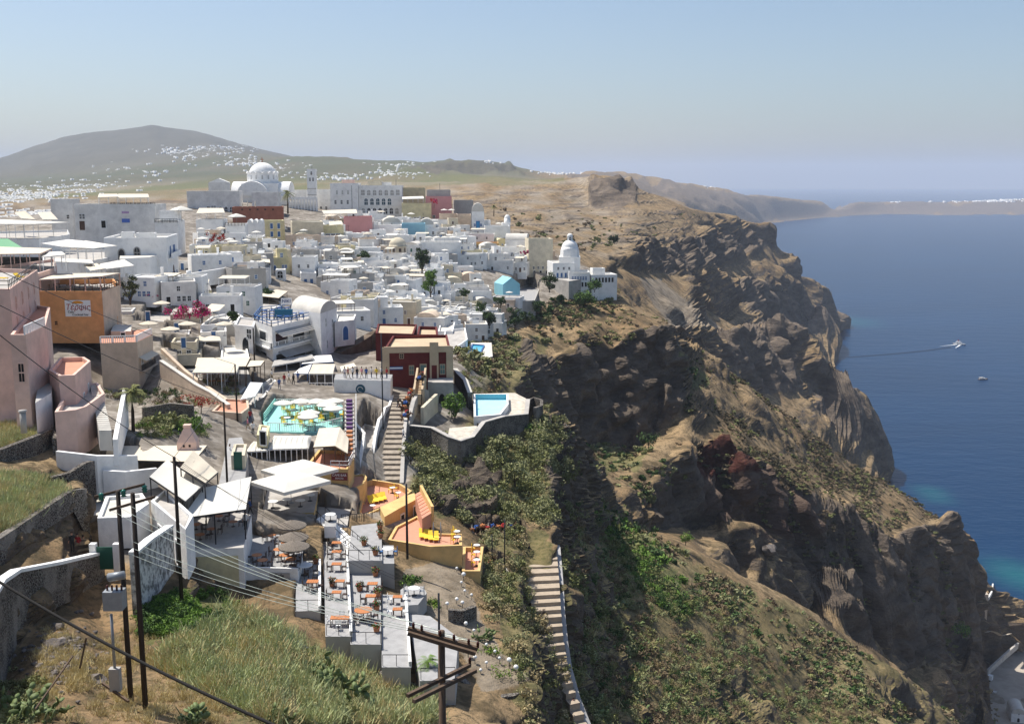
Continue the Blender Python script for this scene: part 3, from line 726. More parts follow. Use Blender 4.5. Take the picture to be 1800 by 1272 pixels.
# ---------------------------------------------------------------- windows and doors (shared meshes; outside is -y)
_wm = {}
def win_mesh(kind, fm, pm):
    k = (kind, fm.name, pm.name)
    if k in _wm: return _wm[k]
    b = MB(); arch = kind.endswith('arch')
    if arch:
        n = 8; zs = .68; out = [(-.5,0),(.5,0)]+[(.5*math.cos(math.pi*i/n), zs+(1-zs)*math.sin(math.pi*i/n)) for i in range(n+1)]
        inn = [(x*.76, .06+z*.86) for x, z in out]
    else:
        out = [(-.5,0),(.5,0),(.5,1),(-.5,1)]; inn = [(-.40,.08),(.40,.08),(.40,.92),(-.40,.92)]
    m = len(out)
    vs = [(x,-.07,z) for x,z in out]+[(x,-.07,z) for x,z in inn]+[(x,.05,z) for x,z in out]+[(x,-.01,z) for x,z in inn]
    fs = []
    for i in range(m):
        j = (i+1) % m
        fs += [(i,j,m+j,m+i), (2*m+i,2*m+j,j,i), (m+i,m+j,3*m+j,3*m+i)]
    b.add(vs, fs)
    b.mi = 1; b.add([(x,-.012,z) for x,z in inn], [tuple(range(m))]); b.mi = 0
    if kind.startswith('win'):
        b.box(-.03,.03,-.05,-.013,.08,.92); b.box(-.40,.40,-.05,-.013,.47,.53)
    _wm[k] = b.mesh([fm, pm], kind); return _wm[k]
def gpxy(pix, z): return [tuple(gpz(x, y, z)[:2]) for x, y in pix]
def lvl(px, py, d): return at(px, py, d).z

class House:
    def __init__(s, name, label, cat, cor, z0, z1, wall=WHITE, roof=ROOFW, para=.6, group=None, pth=.3, cap=None):
        a = sum(cor[i][0]*cor[(i+1) % len(cor)][1]-cor[(i+1) % len(cor)][0]*cor[i][1] for i in range(len(cor)))
        s.flip = a < 0
        if a < 0: cor = cor[::-1]
        cx = sum(c[0] for c in cor)/len(cor); cy = sum(c[1] for c in cor)/len(cor)
        CARVE.append((list(cor), z1-para if para > .1 else z1))
        s.o = Vector((cx, cy, z0)); s.c = [(x-cx, y-cy) for x, y in cor]; s.h = z1-z0; s.wall = wall; s.roofm = roof
        s.root = thing(name, s.o, 0, label, cat, group)
        s.shell('wall', s.c, 0, s.h, wall, roof, para, pth)
    def shell(s, name, c, z0, z1, wall, roof, para, pth=.3):
        n = len(c); b = MB(); ins = inset(c, pth)
        zr = z1-para
        vs = [(x,y,z0) for x,y in c]+[(x,y,z1) for x,y in c]+[(x,y,z1) for x,y in ins]+[(x,y,zr) for x,y in ins]
        fs = []
        for i in range(n):
            j = (i+1) % n
            fs += [(i,j,n+j,n+i),(n+i,n+j,2*n+j,2*n+i),(2*n+i,2*n+j,3*n+j,3*n+i)]
        b.add(vs, fs); w = b.build(name, wall, s.root)
        r = MB(); i2 = inset(c, pth-.05); r.add([(x,y,zr+.004) for x,y in i2], [tuple(range(n))]); r.build('roof', roof, s.root)
        return w
    def face(s, k, t, z, off=0.0, c=None):
        c = c or s.c; n = len(c); p, q = Vector(c[k % n]), Vector(c[(k+1) % n]); e = (q-p); L_ = e.length; e.normalize()
        nr = Vector((e.y, -e.x)); p = p+e*(L_*t)+nr*off
        return Vector((p.x, p.y, z)), math.atan2(e.y, e.x), L_
    def one(s, k, t, z, w, h, kind='window', fm=WHITEP, pm=GLASS, c=None, par=None):
        p, rz, _ = s.face(k, t, z, 0, c)
        me = win_mesh(('door' if kind.startswith('door') else 'win')+('arch' if kind.endswith('arch') else ''), fm, pm)
        nm = 'door' if kind.startswith('door') else 'window'
        return link(nm, me, par or s.root, p, rz, (w, 1, h))
    def row(s, k, n, z, w, h, kind='window', t0=.12, t1=.88, **kw):
        for i in range(n): s.one(k, t0+(t1-t0)*((i+.5)/n), z, w, h, kind, **kw)
    def add(s, name, b, m, rel=True): return b.build(name, m, s.root)
    def block(s, name, t, u, w, d, h, z=None, wall=None, roof=None, para=.3):
        """smaller storey on the roof; t,u in 0..1 across/back in the first face's frame"""
        z = s.h-.55 if z is None else z
        p0, p1, p3 = Vector(s.c[0]), Vector(s.c[1]), Vector(s.c[-1]); e = (p1-p0).normalized(); f = (p3-p0).normalized()
        o = p0+(p1-p0)*t+(p3-p0)*u; c = [tuple(o+e*a*w/2+f*b*d/2) for a, b in ((-1,-1),(1,-1),(1,1),(-1,1))]
        s.shell(name, c, z, z+h, wall or s.wall, roof or s.roofm, para, .22); return c
    def vault(s, c=None, z=None, h=None, m=None, along=1, name='vaulted_roof', par=None):
        c = c or s.c; z = s.h if z is None else z
        p0, p1, p2, p3 = [Vector(x) for x in c]
        if along == 0: p0, p1, p2, p3 = p1, p2, p3, p0
        w = (p1-p0).length; h = h or w*.42; n = 10; b = MB(); vs = []
        for a, q in ((p0, p1), (p3, p2)):
            for k in range(n+1):
                t = math.pi*k/n; r = (1-math.cos(t))/2; pt = q+(a-q)*r; vs.append((pt.x, pt.y, z-.02+h*math.sin(t)))
        m_ = n+1
        b.add(vs, [(k, m_+k, m_+k+1, k+1) for k in range(n)], True); b.add(vs, [tuple(range(m_))[::-1], tuple(range(m_, 2*m_))])
        return b.build(name, m or s.roofm, s.root)
    def dome(s, x, y, z, r, m=None, drum=0, hr=.95, name='dome', lantern=False):
        b = MB(); pr = [(r*1.06, 0), (r*1.06, drum)] if drum else []
        pr += [(r*math.cos(a), drum+r*hr*math.sin(a)) for a in [math.pi/2*i/8 for i in range(8)]]+[(0.02, drum+r*hr)]
        b.lathe(pr, 20, (x,y,z)); o = b.build(name, m or s.roofm, s.root)
        return o
def inset(c, d):
    n = len(c); out = []
    for i in range(n):
        p, q, r = Vector(c[i-1]), Vector(c[i]), Vector(c[(i+1) % n])
        a = (q-p).normalized(); b = (r-q).normalized(); na = Vector((-a.y, a.x)); nb = Vector((-b.y, b.x))
        m = na+nb; l = max(m.dot(na), .3); out.append(tuple(q+m*(d/l)))
    return out
def corners(px0, px1, py, d, yaw=0.0, dep=8.0):
    z = at(px0, py, d).z; k = CP-(z-CAMZ)*SP/d; u0, u1 = (px0-900)/F*k, (px1-900)/F*k
    a = R(yaw); c, s = math.cos(a), math.sin(a); x0 = u0*d
    w = (u1*d-x0)/(c-u1*s); e = Vector((c, s)); f = Vector((-s, c)); p = Vector((x0, d))
    return [tuple(p), tuple(p+e*w), tuple(p+e*w+f*dep), tuple(p+f*dep)], w
def lowest(cor):
    return min(hz(x, y) for x, y in cor)
def house(name, label, cat, px0, px1, pyt, d, yaw=0, dep=8, pyb=None, sink=.8, **kw):
    cor, w = corners(px0, px1, pyt, d, yaw, dep); z1 = lvl((px0+px1)/2, pyt, d)
    zb = lowest(cor)-sink
    if pyb is not None: zb = min(zb, lvl(px0, pyb, d))
    h = House(name, label, cat, cor, zb, z1, **kw); h.w = w; h.d = d; return h
def plat(name, label, cat, pix, d, zb=None, pyb=None, side=WHITE, top=PAVE, para=0.0, group=None, h=None, i=0):
    """flat-topped solid from the outline of its top, level with pix[i] at depth d"""
    z1 = lvl(*pix[i], d); cor = gpxy(pix, z1)
    if zb is None:
        zb = lvl(pix[i][0], pyb, d) if pyb else (z1-h if h else lowest(cor)-.8)
    cx = sum(c[0] for c in cor)/len(cor); cy = sum(c[1] for c in cor)/len(cor); EXC.append((cx, cy, max(math.hypot(c[0]-cx, c[1]-cy) for c in cor)*.75))
    if para: return House(name, label, cat, cor, zb, z1, wall=side, roof=top, para=para, group=group)
    a = House.__new__(House); s = sum(cor[i][0]*cor[(i+1) % len(cor)][1]-cor[(i+1) % len(cor)][0]*cor[i][1] for i in range(len(cor)))
    if s < 0: cor = cor[::-1]
    cx = sum(c[0] for c in cor)/len(cor); cy = sum(c[1] for c in cor)/len(cor)
    CARVE.append((list(cor), z1))
    a.o = Vector((cx,cy,zb)); a.c = [(x-cx,y-cy) for x,y in cor]; a.h = z1-zb; a.wall = side; a.roofm = top
    a.root = thing(name, a.o, 0, label, cat, group); n = len(cor)
    b = MB(); b.add([(x,y,0) for x,y in a.c]+[(x,y,a.h) for x,y in a.c], [(i,(i+1) % n,n+(i+1) % n,n+i) for i in range(n)]); b.build('wall', side, a.root)
    b = MB(); b.add([(x,y,a.h) for x,y in a.c], [tuple(range(n))]); b.build('floor', top, a.root)
    return a
def wall(name, label, cat, pts, th, zb=None, m=WHITE, cap=None, group=None, drop=None, capm=WHITE):
    """free-standing wall along (column, row of its top, depth)"""
    P = [at(*p) for p in pts]; o = P[0]; root = None; n = len(P); b = MB(); vs = []
    for i, p in enumerate(P):
        t = (P[min(i+1,n-1)]-P[max(i-1,0)]); t.z = 0; t.normalize(); nr = Vector((t.y,-t.x,0))*th/2
        lo = (zb if zb is not None else (p.z-drop if drop else hz(p.x,p.y)-.8))
        for q in (p-nr, p+nr): vs.append((q.x-o.x, q.y-o.y, lo-o.z)); vs.append((q.x-o.x, q.y-o.y, p.z-o.z))
    fs = []
    for i in range(n-1):
        a, c = 4*i, 4*(i+1)
        fs += [(a+2,c+2,c+3,a+3),(a,a+1,c+1,c),(a+1,a+3,c+3,c+1)]
    fs += [(0,2,3,1),(4*n-4,4*n-3,4*n-1,4*n-2)]
    b.add(vs, fs)
    if cap is None:
        w = b.build(name, m, None, o); return tag(w, label, cat, group)
    root = thing(name, o, 0, label, cat, group); b.build('wall', m, root)
    c = MB(); vs = []
    for i, p in enumerate(P):
        t = (P[min(i+1,n-1)]-P[max(i-1,0)]); t.z = 0; t.normalize(); nr = Vector((t.y,-t.x,0))*(th/2+.05)
        for q in (p-nr, p+nr): vs.append((q.x-o.x, q.y-o.y, p.z-o.z+.003)); vs.append((q.x-o.x, q.y-o.y, p.z-o.z+cap))
    c.add(vs, fs+[(4*i,4*i+4,4*i+6,4*i+2) for i in range(n-1)]); c.build('coping', capm, root)
    return root
def canopy(name, label, quad, zg, m=CLOTH, cat='awning', fm=WHITEP, nx=2, posts=True, group=None, sag=.12, thick=.05, pr=.05, valance=0):
    """cloth on a frame: quad of (column, row, depth), front-left first; posts to level zg"""
    Q = [q if isinstance(q, Vector) else at(*q) for q in quad]; o = Vector((sum(q.x for q in Q)/4, sum(q.y for q in Q)/4, zg)); Q = [q-o for q in Q]
    root = thing(name, o, 0, label, cat, group)
    N, M = 4*nx, 6; top = []; 
    for i in range(M+1):
        r = []
        for j in range(N+1):
            a, c = j/N, i/M; p = (Q[0]*(1-a)+Q[1]*a)*(1-c)+(Q[3]*(1-a)+Q[2]*a)*c
            s = -sag*abs(math.sin(math.pi*a*nx))*math.sin(math.pi*c); r.append(p+Vector((0,0,s)))
        top.append(r)
    b = MB(); b.sheet([[p+Vector((0,0,thick)) for p in r] for r in top], True); b.sheet([[p for p in r][::-1] for r in top], True)
    if valance:
        for e in ([top[0][j] for j in range(N+1)], [r[-1] for r in top]):
            b.sheet([[p+Vector((0,0,-valance)) for p in e], [p+Vector((0,0,thick)) for p in e]])
    b.build('canopy', m, root)
    f = MB()
    for i in range(4): f.bar(Q[i]-Vector((0,0,.06)), Q[(i+1) % 4]-Vector((0,0,.06)), .09)
    for j in range(1, nx): f.bar(Q[0].lerp(Q[1], j/nx)-Vector((0,0,.06)), Q[3].lerp(Q[2], j/nx)-Vector((0,0,.06)), .07)
    f.build('frame', fm, root)
    if posts:
        for j in range(nx+1):
            for e in ((Q[0],Q[1]),(Q[3],Q[2])):
                p = e[0].lerp(e[1], .02+.96*j/nx); q = MB(); q.box(-pr,pr,-pr,pr,0,p.z-.05); q.build('post', fm, root, (p.x,p.y,0))
    return root
def rail(name, label, pts, h=1.0, m=METAL, gap=1.2, bars=1, parent=None, r=.025, o=None, balus=0):
    """railing over world points"""
    P = [Vector(p) for p in pts]; o = P[0].copy() if parent is None else Vector((0,0,0)); b = MB()
    for i in range(len(P)-1):
        p, q = P[i]-o, P[i+1]-o; n = max(1, round((q-p).length/gap))
        for k in range(bars): b.bar(p+Vector((0,0,h*(1-k/(bars+.0)))), q+Vector((0,0,h*(1-k/(bars+.0)))), 2*r)
        for k in range(n+1):
            c = p.lerp(q, k/n); b.bar(c-Vector((0,0,.02)), c+Vector((0,0,h)), 2*r)
        if balus:
            n = int((q-p).length/balus)
            for k in range(n): c = p.lerp(q, (k+.5)/n); b.bar(c, c+Vector((0,0,h-.03)), r*1.3)
    ob = b.build(name, m, parent, None if parent else o)
    return ob if parent else tag(ob, label, 'railing')
def steps(b, A0, A1, B0, B1, n, low=None):
    """n treads from edge A0-A1 (bottom) to B0-B1 (top)"""
    for k in range(n):
        t0, t1 = k/n, (k+1)/n; z = A0.z+(B0.z-A0.z)*t1; zl = (low if low is not None else A0.z+(B0.z-A0.z)*t0-.4)
        p = [A0.lerp(B0,t0), A1.lerp(B1,t0), A1.lerp(B1,t1), A0.lerp(B0,t1)]
        b.prism([(q.x,q.y) for q in p], zl, z)
_fonts = {}
def text(body, size, m, parent, loc, rz, name='lettering', ext=.02, align='CENTER', name_obj=None, shear=0.0, sx=1.0):
    c = bpy.data.curves.new('t', 'FONT'); c.body = body; c.size = size; c.extrude = ext; c.align_x = align; c.align_y = 'CENTER'; c.shear = shear; c.resolution_u = 3
    o = bpy.data.objects.new('t', c); me = bpy.data.meshes.new_from_object(o); bpy.data.objects.remove(o); bpy.data.curves.remove(c)
    me.materials.clear(); me.materials.append(m)
    ob = link(name, me, parent, loc); ob.rotation_euler = (math.pi/2, 0, rz); ob.scale = (sx,1,1); return ob

# ---------------------------------------------------------------- furniture (built once, then copied with its parts)
def copy_tree(o, loc, rz=0.0, sc=None, label=None, group=None):
    r = o.copy(); COL.objects.link(r); r.location = loc; r.rotation_euler = (0,0,rz)
    if sc: r.scale = (sc,sc,sc)
    if label: r['label'] = label
    if group: r['group'] = group
    for ch in [c for c in KIDS.get(o.name, [])]:
        c = ch.copy(); COL.objects.link(c); c.parent = r
        for g in KIDS.get(ch.name, []):
            q = g.copy(); COL.objects.link(q); q.parent = c
    return r
KIDS = {}
class Proto:
    """parts of a kind of thing; place() makes an Empty and children sharing the meshes"""
    def __init__(s, name, cat): s.name, s.cat, s.parts = name, cat, []
    def part(s, nm, b, m): s.parts.append((nm, b.mesh(m, nm))); return s
    def place(s, loc, rz=0, label=None, group=None, sc=1.0):
        r = thing(s.name, loc, rz, label, s.cat, group); r.scale = (sc,sc,sc)
        for nm, me in s.parts: link(nm, me, r)
        return r
class Single:
    def __init__(s, name, cat, b, m): s.name, s.cat, s.me = name, cat, b.mesh(m, name)
    def place(s, loc, rz=0, label=None, group=None, sc=1.0):
        o = link(s.name, s.me, None, loc, rz, (sc,sc,sc)); return tag(o, label, s.cat, group)
def mk_round(name, r, h, mtop, mleg):
    t = Proto(name, 'table'); b = MB(); b.lathe([(0,h-.04),(r,h-.04),(r,h),(0,h)], 18, smooth=False); t.part('tabletop', b, mtop)
    b = MB(); b.tube([(0,0,0),(0,0,h-.04)], .04); b.lathe([(.28,0),(.28,.03),(.05,.07)], 10); t.part('pedestal', b, mleg); return t
def mk_rect(name, w, d, h, mtop, mleg):
    t = Proto(name, 'table'); b = MB()
    n = 5
    for i in range(n): b.box(-w/2+i*w/n+.006, -w/2+(i+1)*w/n-.006, -d/2, d/2, h-.035, h)
    b.box(-w/2+.05,w/2-.05,-d/2+.05,d/2-.05,h-.09,h-.036); t.part('tabletop', b, mtop)
    for sx in (-1,1):
        for sy in (-1,1):
            b = MB(); b.box(sx*(w/2-.07)-.03, sx*(w/2-.07)+.03, sy*(d/2-.07)-.03, sy*(d/2-.07)+.03, 0, h-.091); t.part('leg', b, mleg)
    return t
def mk_chair(name, mf, ms):
    c = Proto(name, 'chair'); b = MB(); b.box(-.21,.21,-.21,.21,.43,.47); c.part('seat', b, ms)
    b = MB()
    for z in (.58,.70,.82): b.box(-.18,.18,.175,.20,z,z+.07)
    c.part('backrest', b, ms)
    for sx in (-1,1):
        for sy, h in ((-1,.43),(1,.93)):
            b = MB(); b.box(sx*.20-.02,sx*.20+.02,sy*.19-.02,sy*.19+.02,0,h); c.part('leg', b, mf)
    return c
def mk_parasol(name, r, h, m, n=8, rise=.45, pole=GALV, val=.16):
    p = Proto(name, 'parasol'); b = MB(); a0 = math.pi/n
    ring = lambda rr, z: [(rr*math.cos(a0+2*math.pi*i/n), rr*math.sin(a0+2*math.pi*i/n), z) for i in range(n)]
    L0, L1, L2, L3 = ring(.1,h), ring(r*.55,h-rise*.45), ring(r,h-rise), ring(r,h-rise-val)
    vs = L0+L1+L2+L3; fs = [tuple(range(n))]
    for q in range(3):
        for i in range(n): fs.append((q*n+i, (q+1)*n+i, (q+1)*n+(i+1) % n, q*n+(i+1) % n))
    b.add(vs, fs); b.add([(x,y,z-.03) for x,y,z in L0+L1+L2], [(q*n+i, q*n+(i+1) % n, (q+1)*n+(i+1) % n, (q+1)*n+i) for q in range(2) for i in range(n)])
    p.part('canopy', b, m); b = MB(); b.tube([(0,0,0),(0,0,h+.08)], .03); b.lathe([(.3,0),(.3,.08),(.04,.1)], 10); p.part('pole', b, pole)
    return p
T_WHITE = mk_round('round_table', .55, .74, WHITEP, METAL)
T_WOODR = mk_round('round_table', .62, .74, TABW, CHW)
T_SMALL = mk_round('round_table', .36, .72, WHITEP, METAL)
T_RECT = mk_rect('wooden_table', .95, .72, .75, TABW, CHW)
T_LONG = mk_rect('wooden_table', 1.6, .78, .75, TABW, CHW)
T_BLUE = mk_rect('cloth_table', .8, .8, .75, CLOTHB, METAL)
T_LAV = mk_rect('cloth_table', .8, .8, .75, mat('lavender_cloth', (.52,.50,.66), .9), METAL)
CH_D = mk_chair('wooden_chair', CHW, CHW); CH_W = mk_chair('white_chair', WHITEP, WHITEP); CH_Y = mk_chair('yellow_chair', YCLOTH, YCLOTH)
CH_B = mk_chair('blue_chair', BLUE, BLUE); CH_L = mk_chair('grey_chair', GALV, GALV)
PAR_W = mk_parasol('parasol', 1.5, 2.5, CLOTH); PAR_C = mk_parasol('parasol', 1.6, 2.5, CLOTHC); PAR_B = mk_parasol('parasol', 1.3, 2.4, CLOTHB)
PAR_T = mk_parasol('thatched_parasol', 1.45, 2.4, THATCH, 14, .5, WOOD, .12)
PAR_SQ = mk_parasol('parasol', 2.2, 2.7, CLOTH, 4, .7)
def mk_lounger():
    p = Proto('sun_lounger', 'sun lounger'); b = MB(); b.box(-.32,.32,-.9,.5,.28,.36); b.add([(-.32,.5,.30),(.32,.5,.30),(.32,1.0,.66),(-.32,1.0,.66),(-.32,.5,.38),(.32,.5,.38),(.32,.97,.74),(-.32,.97,.74)], [(0,3,2,1),(4,5,6,7),(0,1,5,4),(1,2,6,5),(2,3,7,6),(3,0,4,7)])
    p.part('mattress', b, YCLOTH)
    for sx in (-.28,.28):
        for sy in (-.8,.45): b = MB(); b.box(sx-.02,sx+.02,sy-.02,sy+.02,0,.28); p.part('leg', b, WHITEP)
    return p
LOUNGER = mk_lounger()
ORD = ['first','second','third','fourth','fifth','sixth','seventh','eighth','ninth','tenth','eleventh','twelfth','thirteenth','fourteenth','fifteenth','sixteenth','seventeenth','eighteenth','nineteenth','twentieth']
# ---------------------------------------------------------------- far row of the town
def take(h, k=1.0):
    r = max(math.hypot(x, y) for x, y in h.c); EXC.append((h.o.x, h.o.y, r*k)); return h
def cathedral():
    d = 470.0; s = d/F*1.0; zt = lvl(462, 318, d); zb = lvl(462, 356, d)-2; x0 = at(462, 318, d).x
    r = thing('cathedral', (x0, d, zb), 0, 'large white cathedral with a scalloped drum and great dome', 'church'); h = zt-zb
    b = MB(); b.box(-10.5, 9.5, -9.5, 9.5, 0, h-6.2); b.build('wall', WHITE, r)
    for nm, a in (('nave_vault', 0), ('transept_vault', 1)):
        b = MB(); b.vault(-6.6, 6.6, -10.2 if a == 0 else -12.3, 10.2 if a == 0 else 12.3, h-6.25, 6.1, 16)
        o = b.build(nm, WHITE, r); o.location = (-2.4 if a == 0 else 0, 0, 0.0 if a == 0 else -.15); o.rotation_euler = (0,0,a*math.pi/2)
    b = MB(); b.box(-7.6, 7.6, -7.6, 7.6, h-7, h-1.0); b.build('crossing', WHITE, r)
    b = MB(); b.lathe([(7.0,h-1.2),(7.0,h-.6),(6.5,h-.6),(6.5,h+3.2),(6.2,h+3.2),(6.2,h+2.6),(0,h+2.6)], 32, smooth=False); dr = b.build('drum', WHITE, r)
    b = MB()
    for i in range(16):
        t = 2*math.pi*i/16; c, q = math.cos(t), math.sin(t); pts = []
        for k in range(9):
            u = math.pi*k/8; pts.append((1.15*math.cos(u), .95*math.sin(u)))
        vs = []
        for rr in (6.3, 6.72): vs += [(c*rr-q*p[0], q*rr+c*p[0], h+3.1+p[1]) for p in pts]
        n = 9; b.add(vs, [tuple(range(n))[::-1], tuple(range(n,2*n))]+[(k,n+k,n+(k+1) % n,(k+1) % n) for k in range(n)])
    b.build('scalloped_rim', WHITE, dr)
    for i in range(16):
        t = 2*math.pi*(i+.5)/16; link('window', win_mesh('winarch', WHITEP, GREYW), dr, (6.5*math.cos(t), 6.5*math.sin(t), h+.6), t+math.pi/2, (.8,1,1.9))
    b = MB(); b.lathe([(5.75*math.cos(a), h+2.5+5.3*math.sin(a)) for a in [math.pi/2*i/10 for i in range(10)]]+[(.02,h+7.8)], 32); b.build('dome', WHITE, r)
    b = MB(); b.box(-.13,.13,-.13,.13,h+7.7,h+9.9); b.box(-.7,.7,-.1,.1,h+8.9,h+9.15); b.lathe([(.45,h+7.6),(.4,h+8.0),(.1,h+8.2)], 10); b.build('cross', CLAY, r)
    EXC.append((x0, d, 13)); lmk('the great domed cathedral', 462, 330)
    t = house('bell_tower', 'tall square white bell tower with small arched openings beside the cathedral', 'bell tower', 539, 555, 297, 472, 4, 3.7, para=.3)
    for k in (0, 1):
        t.one(k, .5, t.h-2.6, .9, 1.7, 'windowarch', pm=DARK); t.one(k, .33, t.h-5.3, .75, 1.8, 'windowarch', pm=DARK); t.one(k, .67, t.h-5.3, .75, 1.8, 'windowarch', pm=DARK)
    b = MB(); b.tube([(-.2,1.8,t.h-.4),(-.2,1.8,t.h+1.6)], .08); t.add('mast', b, METAL); lmk('the bell tower', 547, 330); take(t)
    for zz in (t.h-8.4, t.h-11): 
        b = MB(); p, rz, l = t.face(0, 0, zz); q, _, _ = t.face(0, 1, zz); b.bar(p, q, .25); t.add('string_course', b, GREYW)
    # scalloped arcade wall
    r = thing('arcade_wall', at(508, 348, 455), 0, 'white wall of tall narrow arches below the bell tower', 'wall'); n = 9; L_ = 11.5
    b = MB(); z0 = -5.5
    for i in range(n+1): b.box(i*L_/n-.28, i*L_/n+.28, -.3, .3, z0, .1)
    for i in range(n):
        c = (i+.5)*L_/n; w = L_/n/2-.28; pts = [(c+w*math.cos(math.pi*k/6), .0-1.0+w*1.2*math.sin(math.pi*k/6)) for k in range(7)]
        ot = [(c+(L_/n/2)*math.cos(math.pi*k/6), .15+.45*math.sin(math.pi*k/6)) for k in range(7)]
        vs = [(p[0],y,p[1]) for y in (-.25,.25) for p in pts]+[(p[0],y,p[1]) for y in (-.25,.25) for p in ot]
        fs = []
        for k in range(6): fs += [(k,k+1,15+k,14+k),(7+k,21+k,22+k,8+k),(k,7+k,8+k,k+1),(14+k,15+k,22+k,21+k)]
        b.add(vs, fs)
    b.box(-.3, L_+.3, .5, .9, z0, -1.2)
    b.build('arches', WHITE, r)
cathedral()
# grand hotel
h = take(house('grand_hotel', 'long white hotel with three storeys of arched loggias facing the sea', 'hotel', 630, 706, 326, 466, 3, 17, para=.8)); H_ = h
for i in range(5): h.one(0, .17+.135*i, h.h-8.4, 1.9, 3.2, 'windowarch', pm=mat('teal_glass', (.02,.07,.10), .2))
for i in range(7): h.one(0, .10+.135*i, h.h-4.3, 1.85, 2.6, 'window' if i in (0,6) else 'windowarch', pm=GREYW)
for i in range(7): h.one(0, .10+.13*i, h.h-12.2, 1.8, 2.9, 'windowarch', pm=GREYW if i in (0,6) else DARK)
for i in range(6): h.one(0, .2+.13*i, h.h-15.0, 1.3, 2.0, 'door', fm=WHITEP, pm=DARK)
for z in (4.6, 8.8, 12.5):
    b = MB(); p, rz, l = h.face(0, 0, h.h-z); q, _, _ = h.face(0, 1, h.h-z); b.bar(p, q, .34, .22); h.add('balcony_ledge', b, WHITE)
h.block('roof_room', .35, .5, 6, 5, 2.4, wall=CREAM)
h.block('roof_room', .62, .55, 4, 4, 1.9)
lmk('the grand arcaded hotel', 668, 355)
h2 = take(house('hotel_wing', 'plain white west wing of the arcaded hotel with two rows of windows', 'hotel', 580, 629, 322, 464, 3, 15, para=.7))
for i in range(3): h2.one(0, .24+.2*i, h2.h-4.8, .9, 2.0, 'windowarch', pm=GREYW); h2.one(0, .18+.22*i, h2.h-8.9, .95, 1.9, pm=GLASS)
b = MB(); p, rz, l = h2.face(0, .1, h2.h-5.2); q, _, _ = h2.face(0, .55, h2.h-5.2); b.bar(p, q, .5, .25); h2.add('balcony', b, WHITE)
h2.block('roof_room', .6, .5, 5, 5, 2.0, wall=PINK)
# others along the skyline
def simple(name, label, px0, px1, py, d, yaw=0, dep=8, wallm=WHITE, roof=ROOFW, ph=None, cat='house', wins=(), para=.5, pyb=None, **kw):
    h = take(house(name, label, cat, px0, px1, py, d, yaw, dep, wall=wallm, roof=roof, para=para, pyb=pyb, **kw))
    if wins and not hasattr(wins[0], '__len__'): wins = (wins,)
    wins = [(w[0], w[1], h.h+w[2] if w[2] < -2 else w[2])+tuple(w[3:]) for w in wins]
    for w in wins: h.row(*w[:6], **(w[6] if len(w) > 6 else {}))
    if ph: lmk(ph, (px0+px1)/2, py+8)
    return h
DK = dict(pm=DARK, fm=WHITEP); DB = dict(pm=BLUE, fm=WHITEP); BR = dict(pm=BROWNP, fm=BROWNP); GN = dict(pm=GREENP, fm=GREENP); BB = dict(pm=GLASS, fm=BLUE)
w = simple('long_hall', 'long low grey white hall with four arched openings under the cathedral', 328, 420, 336, 425, 5, 9, WHITE2, ph='the long arched hall', wins=((0,4,.8,1.6,2.6,'windowarch',dict(t0=.58,t1=1.0,pm=DARK,fm=WHITEP)),))
w.one(0,.40,1.8,1.3,1.6,**DK); w.one(0,.5,1.6,2.2,2.2,pm=GREYW)
g = simple('gabled_store', 'grey white store house with a low gabled roof on the skyline', 366, 403, 321, 445, 12, 10, WHITE2, wins=((0,1,.9,1.0,1.0),), para=.05)
b = MB(); c = g.c; zz = g.h; p = [Vector((*q, zz)) for q in c]; m0 = (p[0]+p[1])/2+Vector((0,0,1.7)); m1 = (p[2]+p[3])/2+Vector((0,0,1.7))
b.add([p[0],p[1],p[2],p[3],m0,m1], [(1,2,5,4),(3,0,4,5),(0,1,4),(2,3,5)]); g.add('gabled_roof', b, WHITE)
s = simple('sea_view_bar', 'bar with a row of dark green framed windows under the cathedral', 442, 487, 338, 430, 2, 8, WHITE2, pyb=352, wins=((0,6,.0,1.5,2.4,'window',dict(t0=0,t1=1,pm=GLASS,fm=GREENP)),), ph='the green framed bar')
simple('white_annex', 'low white annex with square openings behind the bell tower', 556, 580, 333, 478, 0, 7, WHITE, wins=((0,2,1.5,1.0,1.8,'window',DK),))
simple('white_annex', 'low white annex between the cathedral and the bell tower', 512, 539, 334, 480, 0, 7, WHITE, wins=((0,2,1.2,.9,1.6,'window',DK),))
r = simple('red_terrace_hotel', 'terracotta red hotel block with a balcony corner below the cathedral', 408, 497, 364, 395, 10, 10, TERRA, CEM, ph='the terracotta hotel', wins=((0,2,.8,1.6,2.2,'door',dict(t0=.62,t1=1,pm=DARK,fm=TERRA)),(1,2,.8,1.4,2.2,'door',DK)))
r.row(0, 5, r.h-1.3, .8, .7, pm=DARK, fm=TERRA)
for i, (a, z) in enumerate(((.2,0),(.3,0),(.45,.2))): 
    b = MB(); p, rz, l = r.face(0, a, r.h-.3, -2.0); b.tube([p, p+Vector((0,0,.9)), p+Vector((0,0,2.6))], [.05,.28,.02]); r.add('folded_parasol', b, CLOTHC)
c = simple('balcony_hotel', 'tall cream hotel with stacked blue balcony doors below the terracotta block', 458, 500, 388, 372, 16, 9, PALEY, ph='the cream balcony hotel', pyb=446)
for fl in range(4):
    zz = c.h-2.9-2.75*fl
    for t in (.45,.75): c.one(0, t, zz, 1.1, 2.1, 'door', fm=WHITEP, pm=BLUE)
    for t in (.3,.7): c.one(1, t, zz, 1.2, 2.1, 'door', fm=WHITEP, pm=BLUE)
    p, rz, l = c.face(1, .05, zz-.12, .5); q, _, _ = c.face(1, .95, zz-.12, .5); b = MB(); b.bar(p, q, 1.0, .14); bal = c.add('balcony', b, WHITE); rail('railing', None, [p, q], .95, WHITEP, 1.0, 1, c.root, .03)
